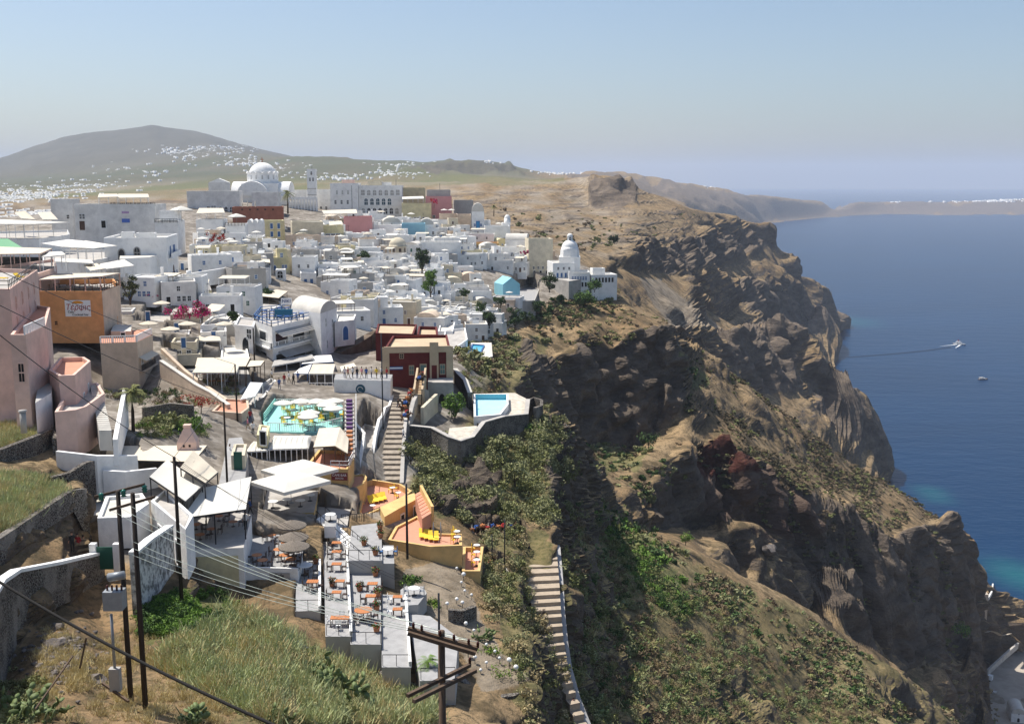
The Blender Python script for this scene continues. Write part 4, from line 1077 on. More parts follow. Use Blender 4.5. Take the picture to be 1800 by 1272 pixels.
w = simple('stair_house', 'big cream house with blank wall and a white stair running down its foot', 513, 568, 390, 366, 14, 11, CREAM, ph='the big cream stair house', pyb=446)
w.row(1, 2, 3.0, 1.0, 1.8, pm=BLUE); w.row(1, 2, .8, 1.0, 1.6, pm=BLUE)
w.one(0, .86, 4.0, .9, 1.7, pm=BLUE); w.one(0,.86,1.3,.9,1.7,pm=BLUE); w.one(0,.72,1.3,.9,1.7,pm=BLUE)
canopy('awning', 'white double awning over the roof terrace of the big cream house', [(530,397,368),(572,395,372),(566,389,379),(528,390,376)], w.o.z+w.h-.5, CLOTH, nx=3)
y = simple('yellow_house', 'square pale yellow house with a wide balcony window left of the rose house', 566, 604, 397, 372, 12, 10, PALEY, ph='the pale yellow house', pyb=440, wins=((0,3,4.6,1.7,1.8,'window',dict(t0=.15,t1=.85,pm=DARK,fm=WHITEP)),(0,2,1.0,1.0,2.0,'door',DB)))
canopy('awning', 'cream awning over the roof of the pale yellow house', [(580,396,373),(603,394,373),(600,388,379),(578,390,379)], y.o.z+y.h-.5, CLOTHC, nx=2)
p = simple('rose_house', 'rose pink restaurant with a shaded roof terrace below the hotel wing', 604, 654, 381, 392, 8, 9, ROSE, TERF, ph='the rose restaurant', wins=((0,3,.8,.8,1.6,'window',DB),))
canopy('awning', 'long flat cream awning over the rose restaurant terrace', [(570,376,396),(628,375,396),(626,368,406),(566,370,406)], p.o.z+p.h-.5, CLOTHC, nx=4)
w = simple('white_guesthouse', 'wide white guesthouse with scattered small windows under the arcaded hotel', 652, 706, 396, 402, 6, 9, WHITE, ph='the wide white guesthouse', pyb=426, wins=((0,4,3.4,.8,1.1,'window',DK),(0,4,1.2,.8,1.1,'window',DB)))
s = simple('blue_front_house', 'flat house with a pale blue front of tall doors', 706, 747, 393, 408, 4, 8, SKYB, ph='the pale blue fronted house', pyb=412, wins=((0,5,.3,1.2,2.6,'door',dict(fm=SKYB,pm=BLUE)),))
simple('vaulted_house', 'white barrel vaulted house right of the pale blue front', 738, 762, 395, 418, 4, 9, WHITE, para=.05, wins=((0,1,1,.8,1.2,'window',DK),)).vault(h=2.4)
simple('yellow_hotel', 'ochre yellow hotel block on the skyline right of the arcaded hotel', 707, 746, 330, 478, 2, 9, PALEY, SAND, ph='the ochre skyline hotel', wins=((0,4,2.6,.9,1.4,'window',DK),))
g = simple('planted_terrace_house', 'pale green house with a planted upper terrace and long dark window', 706, 758, 357, 455, 3, 8, PALEY, ph='the pale green terrace house', pyb=386, wins=((0,2,.8,3.0,1.9,'window',dict(t0=.35,t1=.95,pm=DARK,fm=WHITEP)),(0,1,.6,1.2,2.2,'door',dict(t0=.1,t1=.3,**DK))))
canopy('awning', 'thin white canopy along the pale green house terrace', [(707,350,456),(745,349,456),(744,345,466),(707,346,466)], g.o.z+g.h-.5, CLOTH, nx=4)
p = simple('pink_house', 'rose pink house with grey top and red flowers at its corner', 748, 794, 345, 458, 4, 9, ROSE, CEM, ph='the rose pink skyline house', pyb=375, wins=((0,2,3.6,1.2,1.3,'window',DK),(0,2,.6,1.0,1.7,'door',DK)))
p.block('grey_upper_storey', .5, .55, 10, 6, 3.2, wall=GREYW)
q = simple('beige_house', 'beige stone house with two small windows below the rose pink house', 772, 803, 376, 446, 3, 8, BEIGE, CEM, ph='the beige stone house', wins=((0,2,2.0,.9,1.2,'window',DK),(0,2,.3,.9,1.4,'door',DK)))
for i in (0,1): PAR_W.place(Vector((q.o.x-1.5+3*i, q.o.y-2, q.o.z+q.h-.5)), 0, 'white parasol on the beige stone house roof, '+('the one by its left edge','the one by its right edge')[i], 'white parasols in the upper town')
simple('beige_house', 'taller blank beige house beside the white blue-doored chapel house', 803, 828, 377, 444, 3, 8, BEIGE, CEM, wins=((0,2,1.2,.9,1.1,'window',DK),))
simple('grey_house', 'grey white flat house on the edge right of the pink house', 798, 832, 352, 466, 6, 8, GREYW, CEM)
v = simple('chapel_house', 'narrow white house with curved gable and bright blue door', 829, 851, 372, 438, 2, 8, WHITE, para=.05, pyb=412, ph='the blue doored chapel house', wins=((0,1,-1.0+2.6+3.2,1.6,3.4,'door',dict(fm=BLUE,pm=mat('bright_blue', (.05,.28,.55), .5))),(0,2,6.0,.9,1.2,'window',dict(t0=.0,t1=1.0,**DB)),(0,1,3.2,.8,.9,'window',DK),(0,2,.6,1.1,2,'door',DB)))
v.vault(h=3.4)
k = simple('small_chapel', 'small white chapel with a slim dome on the skyline near the chapel house', 883, 897, 392, 440, 4, 6, WHITE, para=.2, ph='the slim domed chapel')
k.dome(.6, .3, k.h-.3, 1.25, WHITE, 1.9, 1.35); b = MB(); b.box(-.05+.6,.05+.6,.25,.35,k.h+3,k.h+4.2); k.add('cross', b, METAL)
q = simple('cliff_edge_house', 'white flat house with dark windows beside the slim domed chapel', 852, 896, 397, 432, 4, 8, WHITE, ph='the house by the slim chapel', pyb=420, wins=((0,4,3.6,1.0,1.1,'window',DK),(0,3,.6,1.2,2,'door',BR),(1,2,1.5,.9,1.2,'window',DK)))
o = simple('ochre_terrace_wall', 'orange ochre terrace house with blank curved wall', 831, 877, 427, 414, 4, 7, YELL, TERF, ph='the ochre terrace', pyb=442)
v = simple('vaulted_house', 'wide white barrel vaulted house with a deep shaded porch', 888, 926, 422, 420, -6, 9, WHITE, para=.05, ph='the wide vaulted house', pyb=436); v.vault(h=2.4, along=0)
for t in (.2,.5,.8): v.one(0, t, .4, 2.2, 2.6, 'door', pm=DARK)
q = simple('cream_round_house', 'cream house with rounded terrace and small windows left of the domed church', 929, 972, 420, 404, 8, 9, CREAM, ph='the cream round terrace house', pyb=446, wins=((0,4,3.0,.8,1.1,'window',DK),(0,3,.6,1,2,'door',DK)))
# white church at the edge
c = simple('domed_church', 'tall white church with a tiered dome and belfry at the cliff edge', 983, 1020, 452, 392, -3, 9, WHITE, ph='the domed cliff church', pyb=482, wins=((0,1,3.6,1.4,1.8,'window',DK),))
b = MB(); zt = c.h-.4; b.lathe([(3.6,zt-.2),(3.4,zt+2.9),(0,zt+2.9)], 8, smooth=False); b.build('octagon', WHITE, c.root)
c.dome(0, 0, zt+2.9, 2.95, WHITE, .7, .95, 'dome'); b = MB(); zz = zt+6.0
b.lathe([(.95,zz),(.95,zz+1.7)], 12); b.lathe([(1.05*math.cos(a), zz+1.7+1.05*math.sin(a)) for a in [math.pi/2*i/6 for i in range(6)]]+[(.02,zz+2.75)], 12); b.build('belfry', WHITE, c.root)
for t in range(4): link('opening', win_mesh('winarch', WHITEP, DARK), c.root, (.95*math.sin(t*1.57), -.95*math.cos(t*1.57), zz+.2), t*1.57, (.75,1,1.4))
for z in (zt+.9,): link('window', win_mesh('winarch', WHITEP, DARK), c.root, (0,-3.28,z), 0, (.8,1,1.3))
n = simple('church_terraces', 'stepped white terraced house with many small windows under the domed church', 972, 1010, 462, 388, 8, 12, WHITE, ph='the stepped house under the church', pyb=486, wins=((0,3,-2.6,.8,1.1,'window',DK),(0,4,-5.4,.9,1.9,'door',DB),(1,2,-2.6,.8,1.1,'window',DK)))
n2 = simple('church_terraces', 'low white wing with balustrade right under the domed church', 1000, 1037, 478, 384, 0, 9, WHITE, pyb=494, wins=((0,6,-2.9,.7,1.4,'window',DB),(0,5,-5.4,.8,1.9,'door',DK)))
p, rz, l = n2.face(0, 0, n2.h-.5, .2); q, _, _ = n2.face(0, 1, n2.h-.5, .2); rail('railing', None, [p, q], 1.0, WHITEP, 1.2, 1, n2.root, .05, balus=.35)
plat('retaining_wall', 'high curved beige retaining wall below the stepped church house', 'wall', [(966,488),(1000,494),(1040,488),(1040,480),(970,480)], 377, pyb=536, side=CEM, top=CEM, i=1)
w = simple('edge_villa', 'low white villa with a row of doors farthest out on the cliff edge', 1040, 1085, 483, 384, 10, 9, WHITE, ph='the outermost white villa', pyb=500, wins=((0,6,-2.9,.9,2.0,'door',DK),(1,1,-2.9,1,2,'door',DK)))
w.block('upper_room', .35, .5, 4.5, 4, 2.6)
b = simple('blue_gabled_house', 'sky blue house with a peaked gable on the cliff edge', 884, 914, 500, 358, 22, 8, mat('sky_blue_plaster', (.30,.62,.72), .8, .1, .5), ph='the sky blue gabled house', pyb=520, para=.05, wins=((0,1,.4,1.6,2.4,'doorarch',dict(pm=SKYB,fm=WHITEP)),))
g = MB(); p = [Vector((*q, b.h)) for q in b.c]; m0 = (p[0]+p[1])/2+Vector((0,0,2.2)); m1 = (p[2]+p[3])/2+Vector((0,0,2.2)); g.add([p[0],p[1],p[2],p[3],m0,m1], [(1,2,5,4),(3,0,4,5),(0,1,4),(2,3,5)]); b.add('gabled_roof', g, MATS['sky_blue_plaster'])
plat('hotel_terrace', 'big sunlit hotel terrace in front of the sky blue house', 'terrace', [(884,530),(940,528),(948,508),(930,500),(880,516)], 350, pyb=560, side=CEM, top=PAVE, para=.6, i=0)
# catholic dome
d_ = simple('beige_domed_church', 'beige domed church with dark striped drum in the middle of the town', 680, 722, 450, 366, 4, 10, BEIGE, CEM, ph='the beige dome', pyb=470, wins=((0,2,.8,.8,1.6,'windowarch',DK),))
x0 = at(697, 440, 370).x-d_.o.x; zz = lvl(697, 449, 370)-d_.o.z
b = MB(); b.lathe([(2.9,zz-1.5),(2.9,zz+2.9)], 8, (x0,3,0), smooth=False); dr = b.build('drum', CREAM, d_.root)
for i in range(8): a = 2*math.pi*(i+.5)/8; link('window', win_mesh('win', BEIGE, DARK), dr, (x0+2.68*math.cos(a), 3+2.68*math.sin(a), zz-.6), a+math.pi/2, (1.1,1,3.1))
d_.dome(x0, 3, zz+2.9, 3.0, CREAM, .2, .95)
w = simple('curved_white_house', 'long white house with curved front and row of parasols on its roof', 737, 810, 426, 386, 4, 10, WHITE, ph='the long curved house', pyb=450, wins=((0,5,1.0,.9,1.6,'window',DK),(0,6,3.8,.8,1.2,'window',DK)))
for i in range(4): PAR_W.place(Vector((w.o.x-4+2.9*i, w.o.y-1, w.o.z+w.h-.5)), .2*i, 'white parasol on the long curved house roof, %s from its beige dome end' % ORD[i], 'white parasols in the upper town')
# middle left
b = simple('blank_walled_house', 'very long white house with a nearly blank wall carrying a blue sign', 130, 272, 359, 306, 3, 12, WHITE2, ROOFW, ph='the long blank walled house', pyb=412)
b.one(0, .075, b.h-4.2, .9, 1.6, 'window', pm=DARK); b.one(0, .105, b.h-4.2, .9, 1.6, 'window', pm=DARK); b.one(0, .085, b.h-7.2, 1.4, 2.5, 'door', fm=BROWNP, pm=BROWNP); b.one(0, .35, b.h-6.8, 1.5, 2.4, 'door', fm=WHITEP, pm=DARK)
p, rz, l = b.face(0, .63, b.h-4.6, .05); g = MB(); g.box(-1.1,1.1,-.05,.0,-.55,.55); s_ = g.build('sign_panel', mat('sign_blue', (.08,.16,.50), .5), b.root, p, rz)
p, rz, l = b.face(0, .63, b.h-2.3, .05); g = MB(); g.box(-1.0,1.0,-.05,0,-.3,.3); g.build('sign_panel', mat('sign_pink', (.45,.30,.48), .5), b.root, p, rz)
p, rz, l = b.face(0, .45, b.h-.55, -.3); q, _, _ = b.face(0, 1.0, b.h-.55, -.3); rail('railing', None, [p, q], 1.0, METAL, 1.1, 2, b.root, .05, balus=.5)
for i, (a, e, lab) in enumerate((((172,347,310),(208,346,310),'flat white roof over the planted terrace of the blank walled house'),((206,348,312),(262,347,312),'long white pergola roof over the terrace of the blank walled house'))):
    canopy('pergola', lab, [a, e, (e[0]-2,341,322), (a[0]+2,341,322)], b.o.z+b.h-.6, CLOTHC, 'pergola', nx=2+2*i, sag=.03)
t = simple('tower_house', 'square white tower house at the left end of the blank wall', 88, 126, 350, 318, 6, 8, WHITE2, ph='the square tower house', pyb=412, wins=((0,1,7.6,.9,1.3,'window',dict(t0=.6,t1=.95,pm=DARK)),))
h = simple('twin_storey_cafe', 'white cafe with two open terraces behind glass doors', 272, 312, 388, 300, 6, 10, WHITE, ph='the two terrace cafe', pyb=410, wins=((0,5,.4,1.1,2.3,'door',dict(pm=GLASS,fm=WHITEP)),))
h.block('upper_room', .5, .62, 5, 4.5, 3.2)
p, rz, l = h.face(0, 0, h.h-.5, .15); q, _, _ = h.face(0, 1, h.h-.5, .15); rail('railing', None, [p, q], 1.0, METAL, 1.0, 2, h.root, .04, balus=.4)
PAR_SQ.place(Vector((h.o.x+3, h.o.y+1, h.o.z+h.h-.2)), .78, 'large square cream parasol on the two terrace cafe', 'large square parasols', 1.5)
w = simple('white_mansion', 'big white two storey mansion with arched windows and a blue shuttered balcony', 182, 292, 418, 238, 9, 17, WHITE, ROOFW, ph='the white mansion', pyb=492)
w.one(0, .27, w.h-5.6, 1.6, 3.3, 'doorarch', fm=GREYW, pm=GLASS); w.one(0, .52, w.h-4.6, 1.5, 2.6, 'windowarch', fm=GREYW, pm=GLASS)
for t, ww in ((.30,1.2),(.62,2.8)): w.one(1, t, w.h-4.5, ww, 2.3, 'door', fm=BLUE, pm=BLUE)
p, rz, l = w.face(1, .12, w.h-4.8, .4); q, _, _ = w.face(1, .96, w.h-4.8, .4); g = MB(); g.bar(p, q, .9, .2); g.bar(p+Vector((.3,-.1,.6)), q+Vector((.3,-.1,.6)), .15, 1.1); w.add('balcony', g, WHITE)
w.row(1, 4, .5, .9, 2.0, 'door', pm=GLASS, fm=BLUE); w.one(1, .5, .4, 1.5, 3.6, 'doorarch', fm=BROWNP, pm=BROWNP)
w.block('roof_room', .6, .4, 4, 3, 1.3); w.block('roof_room', .32, .3, 2.6, 2.4, 1.6)
w2 = plat('mansion_forecourt', 'white lower wing in front of the white mansion', 'house', [(210,455),(262,452),(281,447),(275,440),(212,444)], 228, pyb=500, side=WHITE, top=ROOFW, i=0)
EXC.append((w2.o.x, w2.o.y, 7))
g = wall('garden_wall', 'long white wall running right from the white mansion', 'wall', [(265,491,224),(330,481,240),(400,470,258)], .5, m=WHITE)
e = simple('flat_shop', 'grey fronted shop with a sagging tan canopy', 372, 398, 428, 300, 6, 6, GREYW, CEM, wins=((0,2,.4,1.8,2.0,'door',DK),))
e = simple('curved_parapet_house', 'white house with curved bluish parapet below the balcony hotel', 396, 462, 416, 330, 8, 9, WHITE, ph='the curved parapet house', pyb=440, wins=((0,5,.5,1.4,2.2,'door',DK),))
f = simple('cream_terrace_house', 'white restaurant with a cream awning on its roof left of the terracotta hotel', 344, 392, 386, 340, 6, 9, WHITE, ph='the cream awning restaurant', pyb=412)
canopy('awning', 'wide cream awning on the restaurant roof above the mansion', [(345,375,341),(395,374,341),(392,366,350),(350,366,350)], f.o.z+f.h-.5, CLOTHC, nx=3)
f = simple('parasol_terrace', 'small white house with a tent parasol and dark railing', 396, 430, 394, 338, 6, 8, WHITE, wins=((0,1,.6,1,2,'door',DK),))
PAR_SQ.place(Vector((f.o.x, f.o.y, f.o.z+f.h-.5)), .78, 'square white tent parasol beside the cream awning restaurant', 'large square parasols', 1.35)
p, rz, l = f.face(0, 0, f.h-.5, .1); q, _, _ = f.face(0, 1, f.h-.5, .1); rail('railing', None, [p, q], 1.0, WOOD, 1.0, 1, f.root, .04, balus=.4)
s = simple('three_arch_house', 'little white house with three pale blue roof arches in a row', 434, 462, 394, 352, 8, 7, WHITE, para=.05)
for i in range(3):
    l_ = Vector(s.c[1])-Vector(s.c[0]); a = Vector(s.c[0])+l_*(i/3); bq = Vector(s.c[0])+l_*((i+1)/3); dd = Vector(s.c[3])-Vector(s.c[0]); s.vault([tuple(a), tuple(bq), tuple(bq+dd), tuple(a+dd)], m=WHITE, h=1.5)
l = simple('lettered_house', 'beige gable wall with three lines of dark painted letters', 404, 444, 470, 262, 12, 7, BEIGE, CEM, ph='the lettered gable wall', pyb=508)
for i, t_ in enumerate(('MANOLIS', 'ART', 'GALLERY')): p, rz, _ = l.face(0, .55, l.h-2.1-.75*i, .02); text(t_, .75, DARK, l.root, p, rz)
canopy('awning', 'big cream pergola roof of sloping panels below the lettered wall', [(412,516,246),(490,524,240),(506,512,258),(428,500,266)], lvl(450,540,245), CLOTHC, nx=5, fm=WOOD)
q = simple('roof_terrace_bar', 'small open bar with dark posts and red seats beside the lettered wall', 444, 474, 470, 276, 10, 7, WHITE, CEM, wins=((0,3,.5,1.3,2.1,'door',DK),), para=.3)
canopy('awning', 'narrow cream awning strip over the dark posted bar', [(441,459,277),(475,462,276),(474,456,286),(441,454,286)], q.o.z+q.h-.3, CLOTHC, nx=3, fm=METAL)
q = simple('bell_gable_chapel', 'tiny blue white chapel front with a big open bell arch', 484, 500, 474, 290, 6, 4, WHITE, para=.1, ph='the bell arch chapel'); q.one(0, .5, q.h-2.4, 1.8, 2.2, 'windowarch', pm=DARK)
for i, (x0_, x1_, y_, d_2, lab, wm) in enumerate(((536,556,466,318,'small white cube house with a blue gate beside a curved roof',WHITE),(528,556,480,300,'white kiosk house with a blue balcony rail',WHITE))):
    q = simple('stair_foot_house', lab, x0_, x1_, y_, d_2, 12, 7, wm, wins=((0,2,.6,1.0,1.9,'door',DB),))
wall('stair_wall', 'long white stair wall slanting down from the cream stair house', 'wall', [(516,426,352),(560,444,338),(600,468,326),(625,486,318)], .6, m=WHITE)
wall('stair_wall', 'cream stair wall slanting beside the planted steps in mid town', 'wall', [(560,428,350),(590,452,342),(612,472,330)], .6, m=CREAM)
# left roof terraces, nearest first seen
def lroof(lab, quad, zg, m, nx, **kw): return canopy('awning', lab, quad, zg, m, nx=nx, **kw)
a = plat('terrace_house', 'flat roofed taverna terrace far left above the green canopy', 'house', [(-60,418),(68,420),(122,412),(120,404),(-60,408)], 250, pyb=452, side=WHITE, top=CEM, i=1, para=.5)
lroof('long white pergola of slatted panels over the far left taverna', [(-40,394,248),(60,394,250),(122,391,262),(-40,384,266)], a.o.z+a.h-.4, CLOTH, 6)
lroof('steep cream awning behind the far left taverna', [(38,384,268),(62,386,266),(44,371,272),(26,373,274)], a.o.z+a.h-.4, CLOTHC, 2, posts=False)
lroof('peach awning beside the steep cream one at far left', [(76,386,268),(102,386,266),(90,373,272),(66,374,274)], a.o.z+a.h-.4, CLOTHC, 2, posts=False)
a2 = plat('terrace_house', 'white taverna with open terrace under overlapping sailcloth roofs', 'house', [(75,458),(150,462),(208,448),(200,438),(75,440)], 222, pyb=490, side=WHITE, top=CEM, i=1, para=.6)
lroof('broad white sailcloth roof in front of the white mansion', [(110,434,222),(164,437,220),(206,432,228),(150,423,236)], a2.o.z+a2.h-.5, CLOTH, 2)
lroof('grey white flat canopy left of the broad sailcloth roof', [(72,428,232),(110,434,228),(150,424,236),(120,421,242)], a2.o.z+a2.h-.5, WHITE2, 2)
lroof('folded cream awning hanging below the sailcloth terrace', [(160,476,205),(186,472,206),(170,463,214),(148,466,212)], lvl(170,488,206), CLOTHC, 2)
lroof('two panel white awning left of the arcade wall in the left middle', [(178,474,206),(236,467,210),(218,456,222),(176,464,218)], lvl(210,488,208), CLOTH, 3)
lroof('white wavy awning strip under the sailcloth terrace', [(95,460,212),(165,463,210),(160,457,218),(96,454,220)], lvl(130,478,212), CLOTH, 3)
a3 = plat('terrace_house', 'peach edged restaurant block behind the pink house', 'house', [(0,500),(62,482),(100,470),(95,455),(-20,470)], 168, pyb=540, side=PINK, top=CEM, i=1, para=.5)
lroof('long peach striped pergola roof over the pink house restaurant', [(0,447,180),(70,446,178),(92,437,190),(0,434,196)], a3.o.z+a3.h-.4, CLOTHC, 4, fm=PINK)
lroof('white awning flap at the end of the peach pergola', [(74,452,178),(116,448,178),(108,442,186),(70,444,186)], a3.o.z+a3.h-.4, CLOTH, 2)
lroof('green canvas slope with red rails at the far left edge', [(-20,437,205),(42,437,205),(14,420,214),(-30,420,214)], lvl(0,450,205), mat('green_canvas', (.16,.36,.20), .8), 2, fm=BROWNP)
# ---------------------------------------------------------------- near landmarks: left side
def P(*a): return [tuple(x) for x in a]
h = plat('pink_house', 'tall pink house with a sun terrace on top at the far left edge', 'house', P((-70,506),(17,508),(66,474),(-40,470)), 112, pyb=760, side=PINK, top=CEM, i=1, para=.5)
for t in (.15,.36,.58,.80): h.one(1, t, h.h-5.6, .8, 2.3, pm=PINK, fm=PINK); h.one(1, t, h.h-2.6, .8, 1.5, pm=PINK, fm=PINK)
p, rz, l = h.face(1, 0, h.h-.05, -.1); q, _, _ = h.face(1, 1, h.h-.05, -.1); g, _, _ = h.face(0, 0, h.h-.05, -.1); rail('railing', None, [g, p, q], .9, METAL, 1.2, 2, h.root, .03)
for i in range(4): LOUNGER.place(Vector((h.o.x+1.5-1.9*i, h.o.y+3-1.3*i, h.o.z+h.h-.5)), 1.2, 'yellow sun lounger on the pink house roof, %s from its far corner' % ORD[i], 'sun loungers on the pink house')
h = plat('pink_house_wing', 'pink balcony wing with a planted balustrade in front of the tall pink house', 'house', P((18,588),(45,588),(80,572),(88,540),(62,536)), 108, pyb=765, side=PINK, top=TERF, i=1, para=.4)
h.one(0, .55, h.h-5.0, .7, 2.2, pm=DARK, fm=PINK)
p, rz, l = h.face(1, 0, h.h-.05, -.1); q, _, _ = h.face(1, 1, h.h-.05, -.1); rail('balustrade', None, [p, q], .9, WHITEP, .9, 1, h.root, .06, balus=.3)
b = MB(); 
h = plat('pink_patio_house', 'pink house front with terracotta patio and orange edge below the balcony wing', 'house', P((86,650),(104,660),(131,659),(159,634),(148,627),(105,628)), 110, pyb=790, side=PINK, top=TERF, para=.5, i=1)
h.one(2, .45, h.h-4.2, .8, 1.6, pm=DARK, fm=WHITEP); h.one(2, .75, h.h-3.6, .7, 1.5, pm=DARK, fm=WHITEP)
h = plat('pink_step_house', 'low pink house with dark roof terrace seat beside the white outside stair', 'house', P((96,724),(133,720),(152,714),(184,691),(172,672),(120,680)), 105, pyb=800, side=PINK, top=CEM, para=.6, i=1)
h.one(3, .2, h.h-2.6, .6, 1.2, pm=DARK, fm=PINK); h.one(3, .6, h.h-2.6, .6, 1.2, pm=DARK, fm=PINK)
b = MB(); A0, A1, B0, B1 = at(174,757,104), at(196,757,104), at(158,676,119), at(176,672,119)
o = A0.copy(); o.z -= 3; b.T = Matrix.Translation(-o); steps(b, A0, A1, B0, B1, 26, low=A0.z-2)
st = thing('outside_stair', o, 0, 'steep white outside stair climbing beside the pink houses', 'stairs'); b.build('steps', ROOFW, st)
b = MB(); b.T = Matrix.Translation(-o); E = [at(198,772,102), at(212,700,116), at(216,682,119), at(206,678,121), at(181,670,120)]
vs = []
for p in E[:3]: vs += [p, p+Vector((.45,0,0)), Vector((p.x,p.y,A0.z-3)), Vector((p.x+.45,p.y,A0.z-3))]
fs = []
for i in (0,1): a = 4*i; c_ = a+4; fs += [(a,a+1,c_+1,c_),(a+1,a+3,c_+3,c_+1),(a+2,a,c_,c_+2)]
b.add(vs, fs+[(0,2,3,1),(8,9,11,10)]); b.build('side_wall', WHITE, st)
wall('garden_wall', 'low white garden wall under the pink houses', 'wall', P((100,792,102),(170,800,101),(240,800,104)), .4, m=WHITE)
h = plat('white_lean_to', 'small white lean-to with a tall slit door under the pink house', 'house', P((62,708),(90,690),(92,672),(66,680)), 104, pyb=770, side=WHITE, top=GREYW, i=0)
c = thing('chimney', at(41,742,98), 0, 'short round grey chimney on the hillock under the pink house', 'chimney'); b = MB(); b.tube([(0,0,-1),(0,0,1.0)], .28, 10); b.build('shaft', GREYW, c); b = MB(); b.lathe([(.36,1.0),(.36,1.15),(0,1.2)], 10); b.build('cap', GREYW, c)
# orange cafe
oc = plat('orange_cafe', 'square orange cafe building with a roof terrace and a painted sign', 'cafe', P((64,512),(179,512),(210,501),(200,490),(68,492)), 164, pyb=603, side=ORANGE, top=CEM, i=1, para=.8)
lmk('the orange cafe', 130, 540)
b = MB(); p, rz, l = oc.face(1, 0, 0, .02); q, _, _ = oc.face(1, 1, 0, .02); b.bar(p+Vector((0,0,oc.h/2)), q+Vector((0,0,oc.h/2)), .05, oc.h); b.build('pale_side', BEIGE, oc.root)
p, rz, l = oc.face(0, .62, oc.h-2.6, .06); b = MB(); b.box(-1.95,1.95,-.05,0,-1.25,1.25); sp = b.build('sign_board', WHITEP, oc.root, p, rz)
RB = mat('sign_red', (.35,.03,.03), .6); OB = mat('sign_orange', (.75,.30,.02), .6)
text('Τέρψις', 1.25, RB, sp, (0,-.07,.15), 0, sx=.9, shear=.2); text('Cafe', .5, DARK, sp, (-1.1,-.07,-.55), 0); text('Cocktail bar', .5, DARK, sp, (.35,-.07,-.95), 0)
b = MB(); b.add([(.9*math.cos(math.pi*k/10),-.06,.75+.42*math.sin(math.pi*k/10)) for k in range(11)], [tuple(range(11))]); b.build('sun_emblem', OB, sp)
oc.one(0, .27, oc.h-5.2, .5, .7, pm=DARK, fm=ORANGE); oc.one(1, .75, oc.h-6.2, .5, 1.4, 'door', pm=ORANGE, fm=ORANGE)
p, rz, l = oc.face(0, .3, oc.h, -.1); q, _, _ = oc.face(0, 1, oc.h, -.1); g, _, _ = oc.face(1, 1, oc.h, -.1); rail('railing', None, [p, q, g], .8, WOOD, 1.5, 2, oc.root, .04)
canopy('pergola', 'broad cream pergola roof over the orange cafe terrace', P((68,492,166),(178,486,165),(212,480,178),(100,481,182)), oc.o.z+oc.h-.8, CLOTHC, 'pergola', PINK, nx=4, pr=.09)
for i, (a, c_) in enumerate(((82,508),(100,506),(122,508),(145,508),(166,507))):
    T_RECT.place(gpz(a, c_, oc.o.z+oc.h-.78), .2*i, 'dark wooden table under the orange cafe pergola, %s from its left end' % ORD[i], 'tables of the orange cafe')
# beige house with balustrade and the long ramp wall
bh = plat('beige_house', 'tall beige house with balustraded roof terrace below the orange cafe', 'house', P((176,603),(241,601),(268,588),(262,578),(182,584)), 158, pyb=722, side=BEIGE, top=TERF, i=1)
lmk('the tall beige house', 235, 640)
for k in (0,1): p, rz, l = bh.face(k, 0, bh.h, -.15); q, _, _ = bh.face(k, 1, bh.h, -.15); rail('balustrade', None, [p, q], .95, WHITEP, 1.6, 1, bh.root, .06, balus=.28)
bh.one(1, .25, bh.h-4.4, 1.1, 1.7, pm=BROWNP, fm=WHITEP); bh.one(1, .72, bh.h-4.4, 1.0, 1.7, pm=GLASS, fm=WHITEP)
bh.one(1, .7, .8, 1.8, 3.0, 'doorarch', fm=WHITEP, pm=BLUE)
p, rz, l = bh.face(1, .05, bh.h-2.4, 0); q, _, _ = bh.face(1, .9, bh.h-2.4, 0); n_ = Vector((math.sin(rz),-math.cos(rz),0)); b = MB(); b.add([p,q,q+n_*1.1-Vector((0,0,.5)),p+n_*1.1-Vector((0,0,.5)),p+Vector((0,0,.05)),q+Vector((0,0,.05)),q+n_*1.1-Vector((0,0,.45)),p+n_*1.1-Vector((0,0,.45))], [(0,3,2,1),(4,5,6,7),(2,3,7,6),(0,1,5,4),(1,2,6,5),(3,0,4,7)]); b.build('awning', CLOTHC, bh.root)
p, rz, l = bh.face(1, .05, bh.h-4.5, .35); q, _, _ = bh.face(1, .95, bh.h-4.5, .35); b = MB(); b.bar(p, q, .7, .12); b.build('balcony', BEIGE, bh.root); rail('railing', None, [p, q], .9, METAL, .6, 1, bh.root, .03, balus=.2)
b_ = plat('beige_room', 'small beige room on the side of the orange cafe', 'house', P((195,582),(230,582),(232,571),(200,570)), 163, pyb=610, side=BEIGE, top=ROOFW, i=0); b_.one(0, .6, .2, .8, 2.2, 'door', pm=DARK)
wall('ramp_wall', 'long beige ramp wall sloping down right of the tall beige house', 'wall', P((283,634,160),(310,652,156),(345,676,150),(372,690,146),(402,712,142)), .5, m=BEIGE, cap=.12, capm=ROOFW)
wall('ramp_wall', 'second beige ramp wall behind the long one', 'wall', P((285,612,172),(325,650,164),(360,676,156),(400,702,150)), .5, m=BEIGE)
wall('stone_wall', 'rough stone garden wall below the arched blue door', 'wall', P((250,716,128),(300,708,130),(340,712,130)), .5, m=STONE)
h = plat('beige_lower_house', 'beige flat house with a wooden shutter behind the wooden poles', 'house', P((372,722),(425,726),(438,716),(436,702),(395,700)), 138, pyb=770, side=BEIGE, top=TERF, i=1, para=.3)
h.one(0, .9, h.h-2.8, 1.1, 1.3, pm=WOOD, fm=WOOD)
